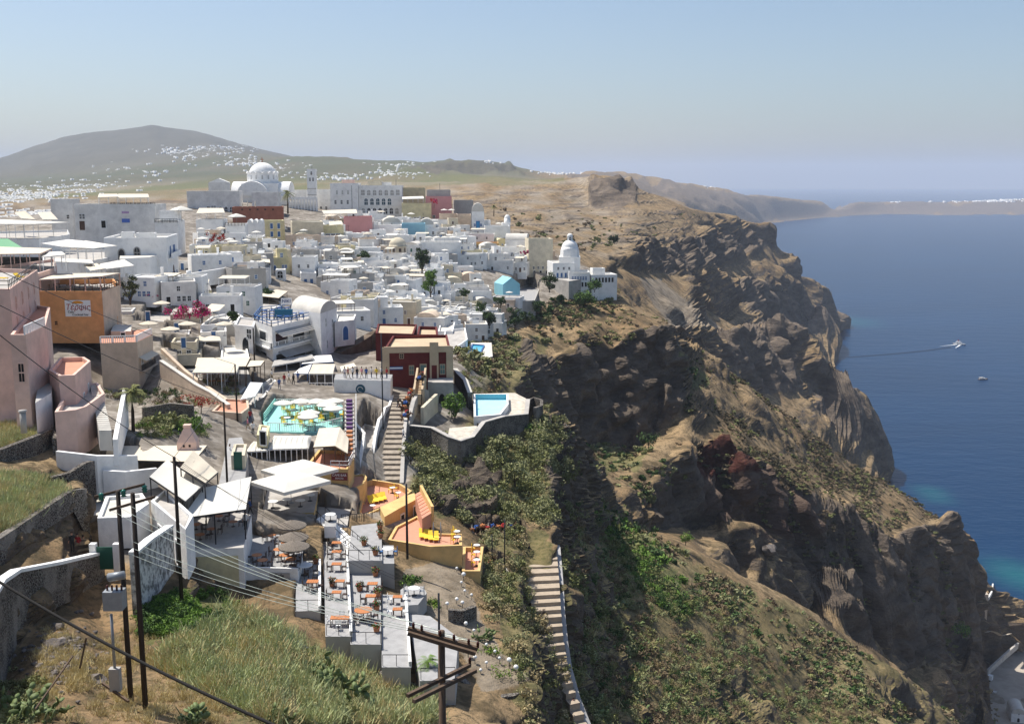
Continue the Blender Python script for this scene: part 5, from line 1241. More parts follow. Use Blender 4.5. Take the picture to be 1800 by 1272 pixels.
# restaurants in the left middle
rs = plat('pergola_restaurant', 'white restaurant terrace crowded with brown tables under a striped pergola', 'restaurant', P((318,686),(420,690),(442,668),(432,640),(318,640)), 158, pyb=720, side=WHITE, top=CEM, i=0)
lmk('the striped pergola restaurant', 375, 650)
canopy('pergola', 'long pergola of cream canvas strips on brown beams in the left middle', P((343,645,162),(432,644,161),(440,628,172),(347,629,174)), rs.o.z+rs.h, CLOTHC, 'pergola', WOOD, nx=3, sag=.05)
canopy('pergola', 'short cream pergola strip right of the long brown beamed one', P((432,645,162),(458,643,161),(465,634,168),(438,634,170)), rs.o.z+rs.h-1, CLOTHC, 'pergola', WOOD, nx=2, sag=.05)
canopy('awning', 'cream drop awning along the front of the long striped pergola', P((338,655,156),(415,655,156),(420,643,161),(345,645,162)), rs.o.z+rs.h, CLOTHC, nx=3)
canopy('awning', 'slanting white tin roof beside the brown railed lane', P((423,702,146),(448,697,147),(462,673,156),(440,672,155)), lvl(430,720,146), WHITEP, nx=2)
for i in range(14):
    a, c_ = 332+(i % 7)*14+rnd.uniform(-2,2), 664+(i//7)*13; (T_LAV if i % 3 == 0 else T_RECT).place(gpz(a, c_, rs.o.z+rs.h), rnd.uniform(-.3,.3), '%s table of the striped pergola restaurant, %s of the %s row from the left' % ('lavender clothed' if i % 3 == 0 else 'brown', ORD[i % 7], 'back' if i < 7 else 'front'), 'tables of the pergola restaurant')
for i in range(20):
    a, c_ = 330+(i % 10)*10+rnd.uniform(-2,2), 660+(i//10)*14+rnd.uniform(-1,3); CH_D.place(gpz(a, c_, rs.o.z+rs.h), rnd.uniform(0,6), 'dark chair of the striped pergola restaurant, %s along its %s row' % (ORD[i % 10], 'back' if i < 10 else 'front'), 'chairs of the pergola restaurant')
h = plat('green_wall_cafe', 'pale green walled cafe terrace with white balusters above the pink bougainvillea', 'cafe', P((299,520),(348,518),(372,510),(368,500),(300,506)), 222, pyb=548, side=PALEY, top=CEM, i=1)
p, rz, l = h.face(0, 0, h.h, -.1); q, _, _ = h.face(0, 1, h.h, -.1); rail('balustrade', None, [p, q], .9, WHITEP, 1.5, 1, h.root, .05, balus=.3)
h.one(0, .96, h.h-3.2, 1.0, 2.4, 'doorarch', fm=WHITEP, pm=DARK)
canopy('awning', 'cream two part awning over the green walled cafe', P((296,495,224),(366,500,222),(368,491,232),(318,488,234)), h.o.z+h.h, CLOTHC, nx=2)
for i in range(6): T_SMALL.place(gpz(306+i*11, 512-i*.8, h.o.z+h.h), 0, 'white round table of the green walled cafe, %s from the left' % ORD[i], 'tables of the green walled cafe')
h = plat('flower_wall_house', 'cream terrace wall hung with magenta bougainvillea', 'house', P((299,553),(349,550),(352,540),(305,543)), 196, pyb=574, side=CREAM, top=CEM, i=0)
canopy('awning', 'cream awning beside the magenta bougainvillea', P((351,552,196),(385,546,195),(396,536,204),(372,534,206)), lvl(370,566,197), CLOTHC, nx=2)
h = plat('arch_passage', 'white wall with two shaded arches left of the blue railed hotel', 'house', P((352,572),(412,566),(428,556),(412,548),(372,556)), 192, pyb=612, side=WHITE, top=ROOFW, i=0, para=.4)
h.one(0, .45, 0.8, 2.4, 3.0, 'doorarch', fm=WHITEP, pm=CEM); h.one(0, .85, .8, 2.6, 3.2, 'doorarch', fm=WHITEP, pm=CEM)
canopy('awning', 'rolled cream awning roof below the two shaded arches', P((333,600,184),(388,599,184),(386,590,190),(333,590,190)), lvl(360,614,186), CLOTHC, nx=2, sag=-.3)
h = plat('flat_roof_house', 'cream flat roof strip below the rolled awning', 'house', P((284,624),(352,622),(356,612),(290,612)), 176, pyb=644, side=CREAM, top=ROOFW, i=0, para=.3)
h = plat('flat_roof_house', 'white flat roof with low parapet left of the blue railed hotel base', 'house', P((388,628),(438,628),(434,608),(390,606)), 176, pyb=646, side=WHITE, top=ROOFW, i=0, para=.3)
h = plat('round_cornered_house', 'white limewashed courtyard wall below the white mansion', 'house', P((250,560),(300,566),(306,552),(262,546)), 196, pyb=590, side=WHITE2, top=CEM, i=1, para=.3)
h = plat('terrace_house', 'white terrace house stepping down under the mansion garden wall', 'house', P((232,534),(292,530),(296,514),(236,514)), 214, pyb=560, side=WHITE, top=CEM, i=0, para=.4)
h = plat('terrace_house', 'white house with grey roof right of the garden wall', 'house', P((330,540),(398,532),(410,512),(372,506)), 220, pyb=560, side=WHITE, top=CEM, i=0, para=.5)
h = plat('terrace_house', 'low white house under the big cream pergola', 'house', P((410,535),(470,546),(500,534),(470,518),(420,520)), 226, pyb=560, side=WHITE, top=CEM, i=1, para=.4)
# blue railed hotel
nk = plat('blue_railed_hotel', 'white three storey restaurant with a blue railed roof terrace and deep open verandas', 'restaurant', P((446,563),(478,574),(566,554),(546,541),(458,549)), 182, pyb=645, side=WHITE, top=CEM, i=1)
lmk('the blue railed restaurant', 500, 580)
for fl, z in enumerate((nk.h-3.6, nk.h-7.2)):
    for t in (.17,.50,.83): nk.one(1, t, z-.1, nk.face(1,0,0)[2]*.29, 2.5, 'door', fm=WHITEP, pm=GLASS)
    nk.one(0, .5, z, 4.2, 2.4, 'door', fm=WHITEP, pm=GLASS)
    pts = [nk.face(0, 0, z-.15, .5)[0], nk.face(0, 1.0, z-.15, .5)[0]+Vector((.3,-.2,0)), nk.face(1, 1, z-.15, .5)[0]]
    b = MB(); b.bar(pts[0], pts[1], 1.0, .25); b.bar(pts[1], pts[2], 1.0, .25); b.build('balcony', WHITE, nk.root); rail('balustrade', None, pts, .95, WHITEP, 2.2, 1, nk.root, .06, balus=.35)
for z, t0, t1, m_ in ((nk.h-.95,.05,.9,GREYW),(nk.h-4.6,.1,.85,GREYW)):
    p, rz, l = nk.face(1, t0, z, 0); q, _, _ = nk.face(1, t1, z, 0); n_ = Vector((math.sin(rz),-math.cos(rz),0)); dn = n_*1.6-Vector((0,0,.9)); up = Vector((0,0,.05)); b = MB(); b.add([p,q,q+dn,p+dn,p+up,q+up,q+dn+up,p+dn+up], [(0,3,2,1),(4,5,6,7),(2,3,7,6),(0,1,5,4),(1,2,6,5),(3,0,4,7)]); b.build('awning', m_, nk.root)
pts = [nk.face(k, 0, nk.h, -.1)[0] for k in (0,1,2,3,4)]+[nk.face(0, 0, nk.h, -.1)[0]]; rail('railing', None, pts, 1.05, BLUE, 2.2, 2, nk.root, .06)
zt = nk.o.z+nk.h; k = 0
for i, (a, c_) in enumerate((x, y) for y in (547,552,557,562) for x in range(452, 556, 13)):
    if not inpoly([(449,562),(478,571),(560,553),(544,543),(460,549)], np.array([a]), np.array([c_]))[0]: continue
    p = gpz(a, c_, zt); T_BLUE.place(p, .3, 'blue clothed table on the blue railed roof terrace, number %s counted from its back left corner' % ORD[min(k,19)], 'tables on the blue railed terrace'); k += 1
    CH_B.place(p+Vector((.7,0,0)), 1.6, 'blue chair right of the %s table on the blue railed terrace' % ORD[min(k-1,19)], 'chairs on the blue railed terrace'); CH_L.place(p+Vector((-.7,.1,0)), -1.6, 'grey chair left of the %s table on the blue railed terrace' % ORD[min(k-1,19)], 'chairs on the blue railed terrace')
b = MB(); b.box(-1.6,1.6,-.3,.3,0,1.5); bar_ = b.build('service_counter', mat('teal_paint', (.02,.14,.24), .5), None, gpz(499,558,zt)); tag(bar_, 'teal service counter in the middle of the blue railed terrace', 'counter')
sg = thing('roof_sign', gpz(504,548,zt)+Vector((0,0,.5)), .1, 'white roof sign with blue capital letters on the restaurant terrace', 'sign'); b = MB(); b.box(-1.0,1.0,-.05,.05,.9,2.1); b.build('board', WHITEP, sg); b = MB(); b.bar((-.7,0,0),(-.7,0,.9),.08); b.bar((.7,0,0),(.7,0,.9),.08); b.build('post', METAL, sg); text('NIKI', .85, mat('sign_navy', (.02,.03,.16), .5), sg, (0,-.07,1.5), 0)
nv = plat('vaulted_hall', 'tall white hall with a broad barrel vault joined to the blue railed restaurant', 'house', P((512,541),(563,551),(592,541),(548,531)), 190, pyb=640, side=WHITE, top=ROOFW, i=1, para=.05)
nv.vault(along=0, h=1.8); 
for t, z in ((.3,-2.8),(.7,-3.4),(.35,-6.8),(.7,-7.0)): nv.one(1, t, nv.h+z, .6, 1.7, pm=DARK, fm=WHITEP)
h = plat('white_wing', 'low white wing with deep blue arched door beside the vaulted hall', 'house', P((588,566),(622,562),(626,552),(592,552)), 196, pyb=610, side=WHITE2, top=ROOFW, i=0, para=.4); h.one(0, .55, .9, 1.6, 3.0, 'doorarch', fm=WHITEP, pm=BLUE)
h = plat('left_wing', 'white wing with a big arched doorway at the left foot of the blue railed restaurant', 'house', P((412,570),(446,574),(450,560),(420,556)), 184, pyb=640, side=WHITE, top=CEM, i=1, para=.4); h.one(0, .55, .6, 2.2, 4.2, 'doorarch', fm=WHITEP, pm=GLASS); h.one(0, .75, h.h-2.4, 1.4, 2.0, pm=GLASS)
canopy('awning', 'long grey awning at the foot of the blue railed restaurant', P((478,644,174),(552,630,182),(548,622,188),(482,634,180)), lvl(500,660,176), GREYW, nx=3)
canopy('awning', 'white and blue awning over the shop lane', P((530,640,178),(586,636,180),(582,624,188),(540,626,188)), lvl(560,660,178), WHITE2, nx=2, fm=BLUE)
ct = canopy('awning', 'striped cream canopy of the cafe kiosk in the lane', P((543,657,170),(585,657,170),(589,640,178),(550,640,178)), lvl(565,684,170), CLOTHC, nx=3)
canopy('awning', 'blue white side flap of the cafe kiosk canopy', P((516,657,168),(541,657,170),(548,640,178),(526,648,174)), lvl(565,684,170), WHITE2, nx=1, fm=BLUE)
canopy('awning', 'small cream awning right of the cafe kiosk', P((601,652,170),(626,644,172),(622,638,178),(598,644,178)), lvl(605,668,171), CLOTHC, nx=1)
ks = plat('cafe_kiosk', 'open cafe kiosk with white rails and an orange sign board', 'kiosk', P((543,684),(586,684),(588,672),(548,672)), 168, pyb=702, side=WHITE, top=CEM, i=0); p, rz, l = ks.face(0, .2, ks.h-.9, .03); b = MB(); b.box(-.9,.9,-.05,0,-.3,.3); b.build('sign_board', YELL, ks.root, p, rz)
p, rz, l = ks.face(0, 0, ks.h, -.05); q, _, _ = ks.face(0, 1, ks.h, -.05); rail('railing', None, [p, q], 1.0, WHITEP, 1.0, 2, ks.root, .04)
wall('rock_face', 'bare brown rock face between the restaurant and the red building', 'rock face', P((592,618,196),(622,604,200),(648,588,204),(664,578,204)), 2.0, zb=lvl(620,690,178), m=mat('brown_rock', (.20,.15,.11), .95, .5, .4, bump=.8, bscale=1.2))
ew = plat('emblem_wall', 'big blue white retaining wall with a round dark emblem', 'wall', P((587,667),(686,669),(690,658),(590,657)), 163, pyb=770, side=WHITE, top=PAVE, i=0)
lmk('the emblem wall', 636, 690)
p, rz, l = ew.face(0, .47, ew.h-1.4, .03); b = MB(); b.lathe([(.0,0),(.75,0)], 20); e_ = b.build('emblem', mat('emblem_teal', (.03,.10,.14), .6), ew.root, p); e_.rotation_euler = (math.pi/2,0,rz)
b = MB(); b.tube([(.35*math.cos(a)*(1+.5*a/5), .3*math.sin(a)*(1+.5*a/5), .03) for a in [x*.45 for x in range(12)]], .06, 4); w_ = b.build('swirl', WHITE2, e_, (0,0,0))
wall('wavy_wall', 'white wall with wavy top beside the donkey stairs', 'wall', P((690,694,164),(684,712,159),(676,716,156),(672,730,152),(666,736,150),(660,760,145),(655,795,139),(650,830,134)), .4, m=WHITE2)
wall('stair_wall', 'bluish white wall left of the lower lane steps', 'wall', P((600,742,144),(622,740,145),(640,760,141),(634,800,134),(628,835,128)), .4, m=WHITE2)
# red building
rb = plat('red_building', 'oxblood red building with sandy roof and cream corners above the donkey stairs', 'building', P((677,610),(791,608),(786,588),(690,590)), 170, pyb=740, side=DKRED, top=SAND, para=.5, i=0)
lmk('the oxblood red building', 735, 640)
for t in (.0, .985):
    b = MB(); p, rz, l = rb.face(0, t+.008, rb.h/2, .06); b.box(-.55,.55,-.12,.12,-rb.h/2,rb.h/2-.05); b.build('corner_pilaster', SAND, rb.root, p, rz)
b = MB(); p, rz, l = rb.face(0, -.02, rb.h-.45, .08); q, _, _ = rb.face(0, 1.02, rb.h-.45, .08); b.bar(p, q, .25, 1.0); b.build('cornice', SAND, rb.root)
p, rz, l = rb.face(0, .75, rb.h-3.3, .15); b = MB(); b.box(-.7,.7,-.3,.1,-8,4.0); b.build('chimney_breast', SAND, rb.root, p, rz)
b = MB(); b.box(-.42,.42,-.34,-.28,-2.0,0.3); b.build('red_panel', DKRED, rb.root, p, rz)
GT = dict(fm=SAND, pm=mat('grey_green_shutter', (.12,.20,.18), .7))
rb.one(0, .40, rb.h-4.6, .85, 1.6, **GT); rb.one(0, .88, rb.h-4.6, .9, 1.7, **GT); rb.one(0, .58, rb.h-5.0, 1.1, 2.2, 'door', **GT); rb.one(0, .25, rb.h-1.9, .7, .8, fm=SAND, pm=DARK)
p, rz, l = rb.face(0, .14, rb.h-3.4, .05); b = MB(); b.box(-1.3,1.3,-.03,0,-.25,.25); f_ = b.build('banner', BLUE, rb.root, p, rz); b = MB(); b.box(-1.3,1.3,-.035,-.03,-.09,.09); b.build('stripe', WHITEP, f_)
b = MB(); p, rz, l = rb.face(0, .98, 0, 0); q, _, _ = rb.face(0, .70, 0, 0); b.bar(p.lerp(q,.5)+Vector((0,-.1,4.0)), p.lerp(q,.5)+Vector((0,-.1,4.01)), .1); lw = plat('arched_annex', 'pale plastered base with arched doorway under the red building', 'building', P((752,672),(797,672),(795,655),(755,655)), 167, pyb=750, side=CEM, top=CEM, i=0); lw.one(0, .55, 1.5, 1.4, 4.2, 'doorarch', fm=CEM, pm=DARK)
r2 = plat('red_back_wing', 'red rear wing with raised sandy roof behind the red building', 'building', P((660,585),(727,587),(733,570),(664,569)), 190, pyb=660, side=DKRED, top=SAND, para=.35, i=0)
r3 = plat('red_back_room', 'sandy roofed rear room right of the raised red wing', 'building', P((733,588),(770,588),(768,574),(736,573)), 188, pyb=650, side=DKRED, top=SAND, para=.6, i=0)
b = MB(); A0, A1, B0, B1 = at(728,694,160), at(742,694,160), at(734,656,168), at(748,656,168); o = A0.copy(); o.z -= 1.5; b.T = Matrix.Translation(-o); steps(b, A0, A1, B0, B1, 14, low=A0.z-1.5)
st = thing('entrance_steps', o, 0, 'cream steps rising to the green door of the red building', 'stairs'); b.build('steps', SAND, st)
b = MB(); b.T = Matrix.Translation(-o)
for e, f_ in ((A0,B0),(A1,B1)): b.add([e+Vector((-.15,0,-2)),e+Vector((.15,0,-2)),f_+Vector((.15,0,-4)),f_+Vector((-.15,0,-4)),e+Vector((-.15,0,.9)),e+Vector((.15,0,.9)),f_+Vector((.15,0,.9)),f_+Vector((-.15,0,.9))], [(0,3,2,1),(4,5,6,7),(0,1,5,4),(1,2,6,5),(2,3,7,6),(3,0,4,7)])
b.build('side_wall', SAND, st)
wall('ramp_wall', 'thick cream ramp wall stained dark beside the stairs', 'wall', P((716,745,153),(726,705,158),(738,680,163),(752,686,164)), .6, m=CEM)
wall('ramp_wall', 'cream buttress wall sloping below the red building', 'wall', P((742,716,157),(756,702,160),(767,692,163)), .5, m=CREAM)
# donkey stairs
DL = P((664,846,133),(672,800,141),(680,755,150),(688,715,159),(693,693,165)); DR = P((704,847,133),(706,800,141),(709,755,150),(713,715,159),(719,693,165))
b = MB(); o = at(*DL[0]); b.T = Matrix.Translation(-o)
for i in range(4): steps(b, at(*DL[i]), at(*DR[i]), at(*DL[i+1]), at(*DR[i+1]), 5, low=None)
st = b.build('donkey_stairs', mat('stair_cobble', (.40,.34,.27), .95, .4, 1.5, bump=.4), None, o); tag(st, 'broad shallow cobbled donkey stairs going down from the red building', 'stairs')
wall('stair_wall', 'grey kerb wall on the sea side of the donkey stairs', 'wall', P((706,848,132),(708,800,140.5),(711,755,149.5),(714,725,156)), .5, m=CEM)
wall('stone_wall', 'high dark rubble wall holding up the pool terrace', 'wall', P((722,748,152),(760,752,150),(790,768,147),(808,775,146),(830,768,149),(850,742,154),(885,732,158),(925,728,164),(928,702,172)), .6, m=STONE, cap=.12, capm=CEM)
pt = plat('pool_terrace', 'pale flagged terrace around the turquoise pool', 'terrace', P((836,742),(850,748),(885,732),(922,727),(928,702),(905,690),(835,692)), 157, pyb=775, side=STONE, top=mat('flagstones', (.66,.60,.50), .95, .4, 1.2), i=1)
lmk('the turquoise pool', 865, 710)
zp = pt.o.z+pt.h
cor = gpxy(P((833,732),(880,728),(894,710),(893,692),(832,692)), zp+1.0)
pl = House('swimming_pool', 'turquoise swimming pool half empty on the cliff terrace', 'pool', cor, zp-.6, zp+1.0, wall=WHITE, roof=POOLF, para=.93, pth=.3)
b = MB(); 
for k in range(5):
    ii = inset(pl.c, .31); a, c_ = ii[k], ii[(k+1) % 5]; b.add([(a[0],a[1],.66),(c_[0],c_[1],.66),(c_[0],c_[1],1.56),(a[0],a[1],1.56)], [(3,2,1,0)])
b.build('basin_lining', POOLW, pl.root)
wall('stone_wall', 'round dark stone end wall of the pool terrace', 'wall', P((926,704,172),(938,698,174),(952,702,172),(952,712,168),(940,716,166)), .5, m=STONE, drop=3.5)
wall('stone_wall', 'grey stone buttress wall running up behind the pool', 'wall', P((826,690,172),(818,668,178),(806,656,182),(800,648,184)), .7, m=STONE, cap=.1, capm=ROOFW)
lt = plat('ruin_terrace', 'broken paved terrace with red bench below the pool', 'terrace', P((786,772),(808,776),(842,758),(838,748),(790,752)), 146, pyb=800, side=STONE, top=MATS['flagstones'], i=1)
p2 = plat('villa_pool_terrace', 'dark walled terrace with a small bright blue pool below the white houses', 'terrace', P((806,634),(832,638),(866,626),(864,602),(828,602)), 232, pyb=660, side=GREYW, top=ROOFW, i=1)
z2 = p2.o.z+p2.h; pw = House('swimming_pool', 'small bright blue pool beside the white cliff villas', 'pool', gpxy(P((826,616),(846,618),(852,606),(830,604)), z2+.35), z2-.5, z2+.35, wall=BLUE, roof=WATER, para=.3, pth=.25)
h = plat('villa', 'white villa with blue rails stepping down left of the small blue pool', 'house', P((776,612),(800,612),(822,596),(818,576),(782,580)), 236, pyb=640, side=WHITE, top=CEM, i=1, para=.5)
h.row(1, 4, 1.2, .9, 1.9, 'door', **DB)
h = plat('villa', 'white villa block right behind the red building', 'house', P((770,582),(796,582),(800,566),(774,566)), 262, pyb=615, side=WHITE, top=ROOFW, i=0, para=.5); h.row(0, 2, 2.0, .9, 1.2, **DK)
# green floored terrace
gt = plat('green_terrace', 'cafe terrace with a turquoise painted floor and white parasols', 'terrace', P((468,758),(556,760),(602,746),(602,712),(484,711),(462,740)), 139, pyb=775, side=TURQ, top=TURQ, i=0)
lmk('the turquoise floored terrace', 530, 735)
zg = gt.o.z+gt.h
fr = [gpz(*p, zg) for p in P((470,756),(554,758),(600,746))]; rail('railing', 'white railing along the front of the turquoise terrace', fr, 1.0, WHITEP, 1.5, 1, None, .04, balus=.3)
rail('railing', 'white railing along the back of the turquoise terrace', [gpz(*p, zg) for p in P((486,713),(600,714))], 1.0, WHITEP, 1.5, 1, None, .04, balus=.3)
rail('railing', 'turquoise rail slanting on the left of the turquoise terrace', [gpz(*p, zg) for p in P((464,740),(484,712))], 1.0, TURQ, 1.0, 3, None, .05)
for i, (a, c_) in enumerate(P((499,732),(529,729),(558,729),(588,728),(586,742),(545,750),(542,757),(575,735))): PAR_W.place(gpz(a, c_, zg), .3*i, 'white parasol on the turquoise terrace, '+('back row leftmost','back row second','back row third','back row at the right end','right of the middle','in front, the upper of two','in front, the lower of two','beside the emblem wall steps')[i], 'white parasols on the turquoise terrace', .95)
spots = P((505,722),(520,720),(515,732),(530,738),(545,728),(562,724),(575,722),(572,738),(505,745),(536,748),(552,742),(590,735))
for i, (a, c_) in enumerate(spots):
    p = gpz(a, c_, zg); T_SMALL.place(p, 0, 'white round table on the turquoise terrace, %s of twelve counted from the back left' % ORD[i], 'tables on the turquoise terrace', 1.3)
    for j, an in enumerate((.4, 2.4, 4.4)): CH_Y.place(p+Vector((.85*math.cos(an), .85*math.sin(an), 0)), an-math.pi/2, 'yellow chair on the %s of the %s turquoise terrace table' % (('right side','left side','near side')[j], ORD[i]), 'yellow chairs of the turquoise terrace', 1.1)
canopy('awning', 'cream canvas strip behind the white parasols', P((524,712,147),(585,708,149),(590,702,154),(528,704,152)), zg, CLOTHC, nx=3)
cs = canopy('scalloped_canopy', 'flat canopy of white scalloped canvas rows', P((472,790,127),(542,788,127),(547,766,135),(482,766,135)), lvl(500,812,128), CLOTH, 'awning', nx=7, sag=-.45)
canopy('scalloped_canopy', 'smaller scalloped white canopy left of the large one', P((432,794,127),(470,792,127),(478,778,132),(446,776,132)), lvl(455,812,128), CLOTH, 'awning', nx=4, sag=-.4)
gb = canopy('gabled_canopy', 'cream gabled canvas roof with pale ridge above the ochre cafe', P((551,786,125),(589,784,124),(598,751,136),(561,753,136)), lvl(570,812,125), CLOTHC, 'awning', WOOD, nx=2, sag=.05)
canopy('gabled_canopy', 'right hand slope of the cream gabled canvas roof', P((589,784,124),(611,797,122),(613,771,132),(598,751,136)), lvl(570,812,125), CLOTHC, 'awning', WOOD, nx=2, sag=.05)
# ochre cafe bar
oy = plat('ochre_cafe_bar', 'ochre cafe bar with a brown arched door under a red letter board', 'cafe', P((535,822),(612,824),(622,806),(616,792),(560,790)), 121, pyb=875, side=YELL, top=TERF, i=1, para=.4)
lmk('the ochre cafe bar', 580, 840)
oy.one(0, .78, .3+oy.h-4.6, 1.3, 2.6, 'doorarch', fm=YELL, pm=BROWNP)
p, rz, l = oy.face(0, .80, oy.h-.9, .05); b = MB(); b.box(-.95,.95,-.06,0,-.45,.45); s_ = b.build('letter_board', mat('board_red', (.22,.05,.05), .7), oy.root, p, rz); text('CAFE BAR', .38, WHITEP, s_, (0,-.08,.16), 0); text('SNACKS', .26, WHITEP, s_, (0,-.08,-.2), 0)
p, rz, l = oy.face(0, .6, oy.h, -.05); q, _, _ = oy.face(0, 1, oy.h, -.05); g, _, _ = oy.face(1, 1, oy.h, -.05); rail('railing', None, [p, q, g], .9, WHITEP, 1.0, 2, oy.root, .03)
PBIG = mk_parasol('big_umbrella', 4.3, 3.4, CLOTH, 4, .95, GALV, .35)
for i, (a, c_) in enumerate(P((512,884),(528,862))):
    PBIG.place(gpz(a, c_, lvl(512,884,112)), math.pi/4+.05, ('huge square white umbrella, the nearer of two over the ochre courtyard','huge square white umbrella, the farther of two over the ochre courtyard')[i], 'huge square umbrellas')
cy = plat('courtyard', 'ochre walled courtyard under the huge white umbrellas', 'terrace', P((460,905),(552,900),(560,862),(470,860)), 111, pyb=935, side=YELL, top=CEM, i=0)
for i, (a, c_) in enumerate(P((480,892),(505,888),(528,890),(545,880))): T_WHITE.place(gpz(a, c_, cy.o.z+cy.h), 0, 'round white table under the huge umbrellas, %s from the left' % ORD[i], 'tables of the ochre courtyard')
# orange stepped house with sun patios
oh = plat('orange_house', 'apricot coloured house with tall blank end wall above the sun patios', 'house', P((614,862),(640,850),(645,838),(640,832),(612,835)), 121, pyb=920, side=YELL, top=TERF, i=0, para=.2)
lmk('the apricot patio house', 690, 880)
up = plat('upper_patio', 'terracotta upper patio with yellow loungers', 'patio', P((628,912),(650,902),(712,872),(724,862),(705,850),(655,842),(640,846)), 118, pyb=945, side=YELL, top=TERF, i=1, para=.7)
for i, (a, c_) in enumerate(P((652,884),(660,882),(668,880),(674,878))): LOUNGER.place(gpz(a, c_, up.o.z+up.h-.7), .25, 'yellow lounger in the row on the upper patio, %s from the left' % ORD[i], 'loungers on the apricot patios')
for i, (a, c_) in enumerate(P((690,866),(655,898),(700,875))): T_SMALL.place(gpz(a, c_, up.o.z+up.h-.7), 0, 'small white table on the upper terracotta patio, '+('at its far corner','at its near corner','by its right wall')[i], 'tables on the apricot patios')
for i, (a, c_) in enumerate(P((686,866),(695,863),(697,877))): CH_Y.place(gpz(a, c_, up.o.z+up.h-.7), 1.2*i, 'yellow chair on the upper terracotta patio, '+('left of the far table','behind the far table','beside the right hand table')[i], 'chairs on the apricot patios')
fh = plat('apricot_room', 'apricot room with two dark doors between the patios', 'house', P((676,908),(700,894),(734,876),(728,866),(704,874),(668,892)), 114.5, pyb=955, side=YELL, top=YELL, i=0)
fh.one(1, .2, .2, .9, 2.1, 'door', fm=WHITEP, pm=DARK); fh.one(1, .86, .4, .9, 2.1, 'door', fm=WHITEP, pm=GLASS)
b = MB(); A0, A1, B0, B1 = at(742,912,112), at(758,902,114), at(730,868,120), at(738,864,121); o = A0.copy(); o.z -= 2; b.T = Matrix.Translation(-o); steps(b, A0, A1, B0, B1, 8, low=A0.z-1.5)
st = thing('patio_steps', o, 0, 'terracotta steps joining the two apricot patios', 'stairs'); b.build('steps', TERF, st); b = MB(); b.T = Matrix.Translation(-o)
for e, f_ in ((A1,B1),): b.add([e+Vector((0,0,-3)),e+Vector((.3,0,-3)),f_+Vector((.3,0,-3)),f_+Vector((0,0,-3)),e+Vector((0,0,.8)),e+Vector((.3,0,.8)),f_+Vector((.3,0,.8)),f_+Vector((0,0,.8))], [(0,3,2,1),(4,5,6,7),(0,1,5,4),(1,2,6,5),(2,3,7,6),(3,0,4,7)])
b.build('side_wall', YELL, st)
lp = plat('lower_patio', 'terracotta lower patio with ochre retaining wall', 'patio', P((682,948),(756,960),(812,958),(812,938),(760,936),(735,905),(695,925)), 108, pyb=1000, side=YELL, top=TERF, i=1, para=.25)
for i, (a, c_) in enumerate(P((742,944),(750,946),(758,948),(766,949))): LOUNGER.place(gpz(a, c_, lp.o.z+lp.h-.25), .1, 'yellow lounger on the lower patio, %s from the dark pole' % ORD[i], 'loungers on the apricot patios')
for i, (a, c_) in enumerate(P((803,944),(804,954),(750,922))): T_SMALL.place(gpz(a, c_, lp.o.z+lp.h-.25), 0, 'small white table on the lower patio, '+('at its far right corner','at its near right corner','on the steps')[i], 'tables on the apricot patios')
for i, (a, c_) in enumerate(P((796,945),(797,955),(800,938),(755,918))): CH_Y.place(gpz(a, c_, lp.o.z+lp.h-.25), i, 'orange yellow chair on the lower patio, '+('left of the far corner table','left of the near corner table','behind the corner tables','above the steps table')[i], 'chairs on the apricot patios')
for i, a in enumerate((762,775)): b = MB(); b.tube([(0,0,0),(0,0,1.1),(0,0,2.1)], [.03,.11,.02]); o_ = b.build('folded_parasol', GALV, None, gpz(a,950,lp.o.z+lp.h-.25)); tag(o_, 'folded grey parasol on the lower patio, the %s one' % ('left','right')[i], 'parasol', 'folded parasols')
rp = plat('end_patio', 'narrow terracotta end patio with yellow chairs beside the mule yard', 'patio', P((812,1003),(844,1003),(850,960),(814,960)), 107, pyb=1060, side=YELL, top=TERF, i=0, para=.5)
for i, c_ in enumerate((968,980,994)): T_SMALL.place(gpz(838, c_, rp.o.z+rp.h-.5), 0, 'small white table on the end patio, %s from the back' % ORD[i], 'tables on the apricot patios'); CH_Y.place(gpz(832, c_+1, rp.o.z+rp.h-.5), 1.5, 'yellow chair on the end patio, %s from the back' % ORD[i], 'chairs on the apricot patios')
rail('railing', 'dark iron railing below the apricot house', [at(600,918,114), at(640,916,113), at(668,905,113)], .9, METAL, 1.0, 1, None, .03, balus=.22)
# foreground cafe
def ground_wall(name, label, cat, pix, d, **kw): return plat(name, label, cat, pix, d, **kw)
lc = plat('canopy_cafe', 'cafe floor under the big white canopy with ochre panelled front', 'cafe', P((318,966),(428,962),(442,905),(352,880),(318,925)), 93, pyb=1060, side=WHITE, top=CEM, i=0)
lmk('the white canopy cafe', 375, 900)
for t0, t1 in ((.10,.93),):
    p, rz, l = lc.face(0, .5, 0, .03); b = MB(); b.box(-l*.41,l*.41,-.04,0,.2,lc.h-.7); b.build('ochre_panel', PALEY, lc.root, p, rz)
canopy('awning', 'big white canvas canopy sloping over the nearest cafe', P((320,911,93),(432,895,96),(442,838,106),(358,858,100)), lc.o.z+lc.h, CLOTH, fm=METAL, nx=2, sag=.1)
canopy('awning', 'white awning over the alley beside the big canvas canopy', P((317,822,100),(361,849,98),(383,830,104),(340,792,108)), lvl(345,880,101), CLOTHC, nx=2, fm=METAL)
canopy('awning', 'steep white awning in front of the dark shop doors', P((263,838,97),(326,881,94),(357,853,99),(294,808,104)), lvl(300,905,97), CLOTH, nx=2, fm=METAL)
canopy('awning', 'long flat cream canvas roof behind the wooden poles', P((184,808,104),(340,812,104),(364,783,113),(190,784,113)), lvl(230,832,104), CLOTHC, nx=3, fm=METAL, sag=.04)
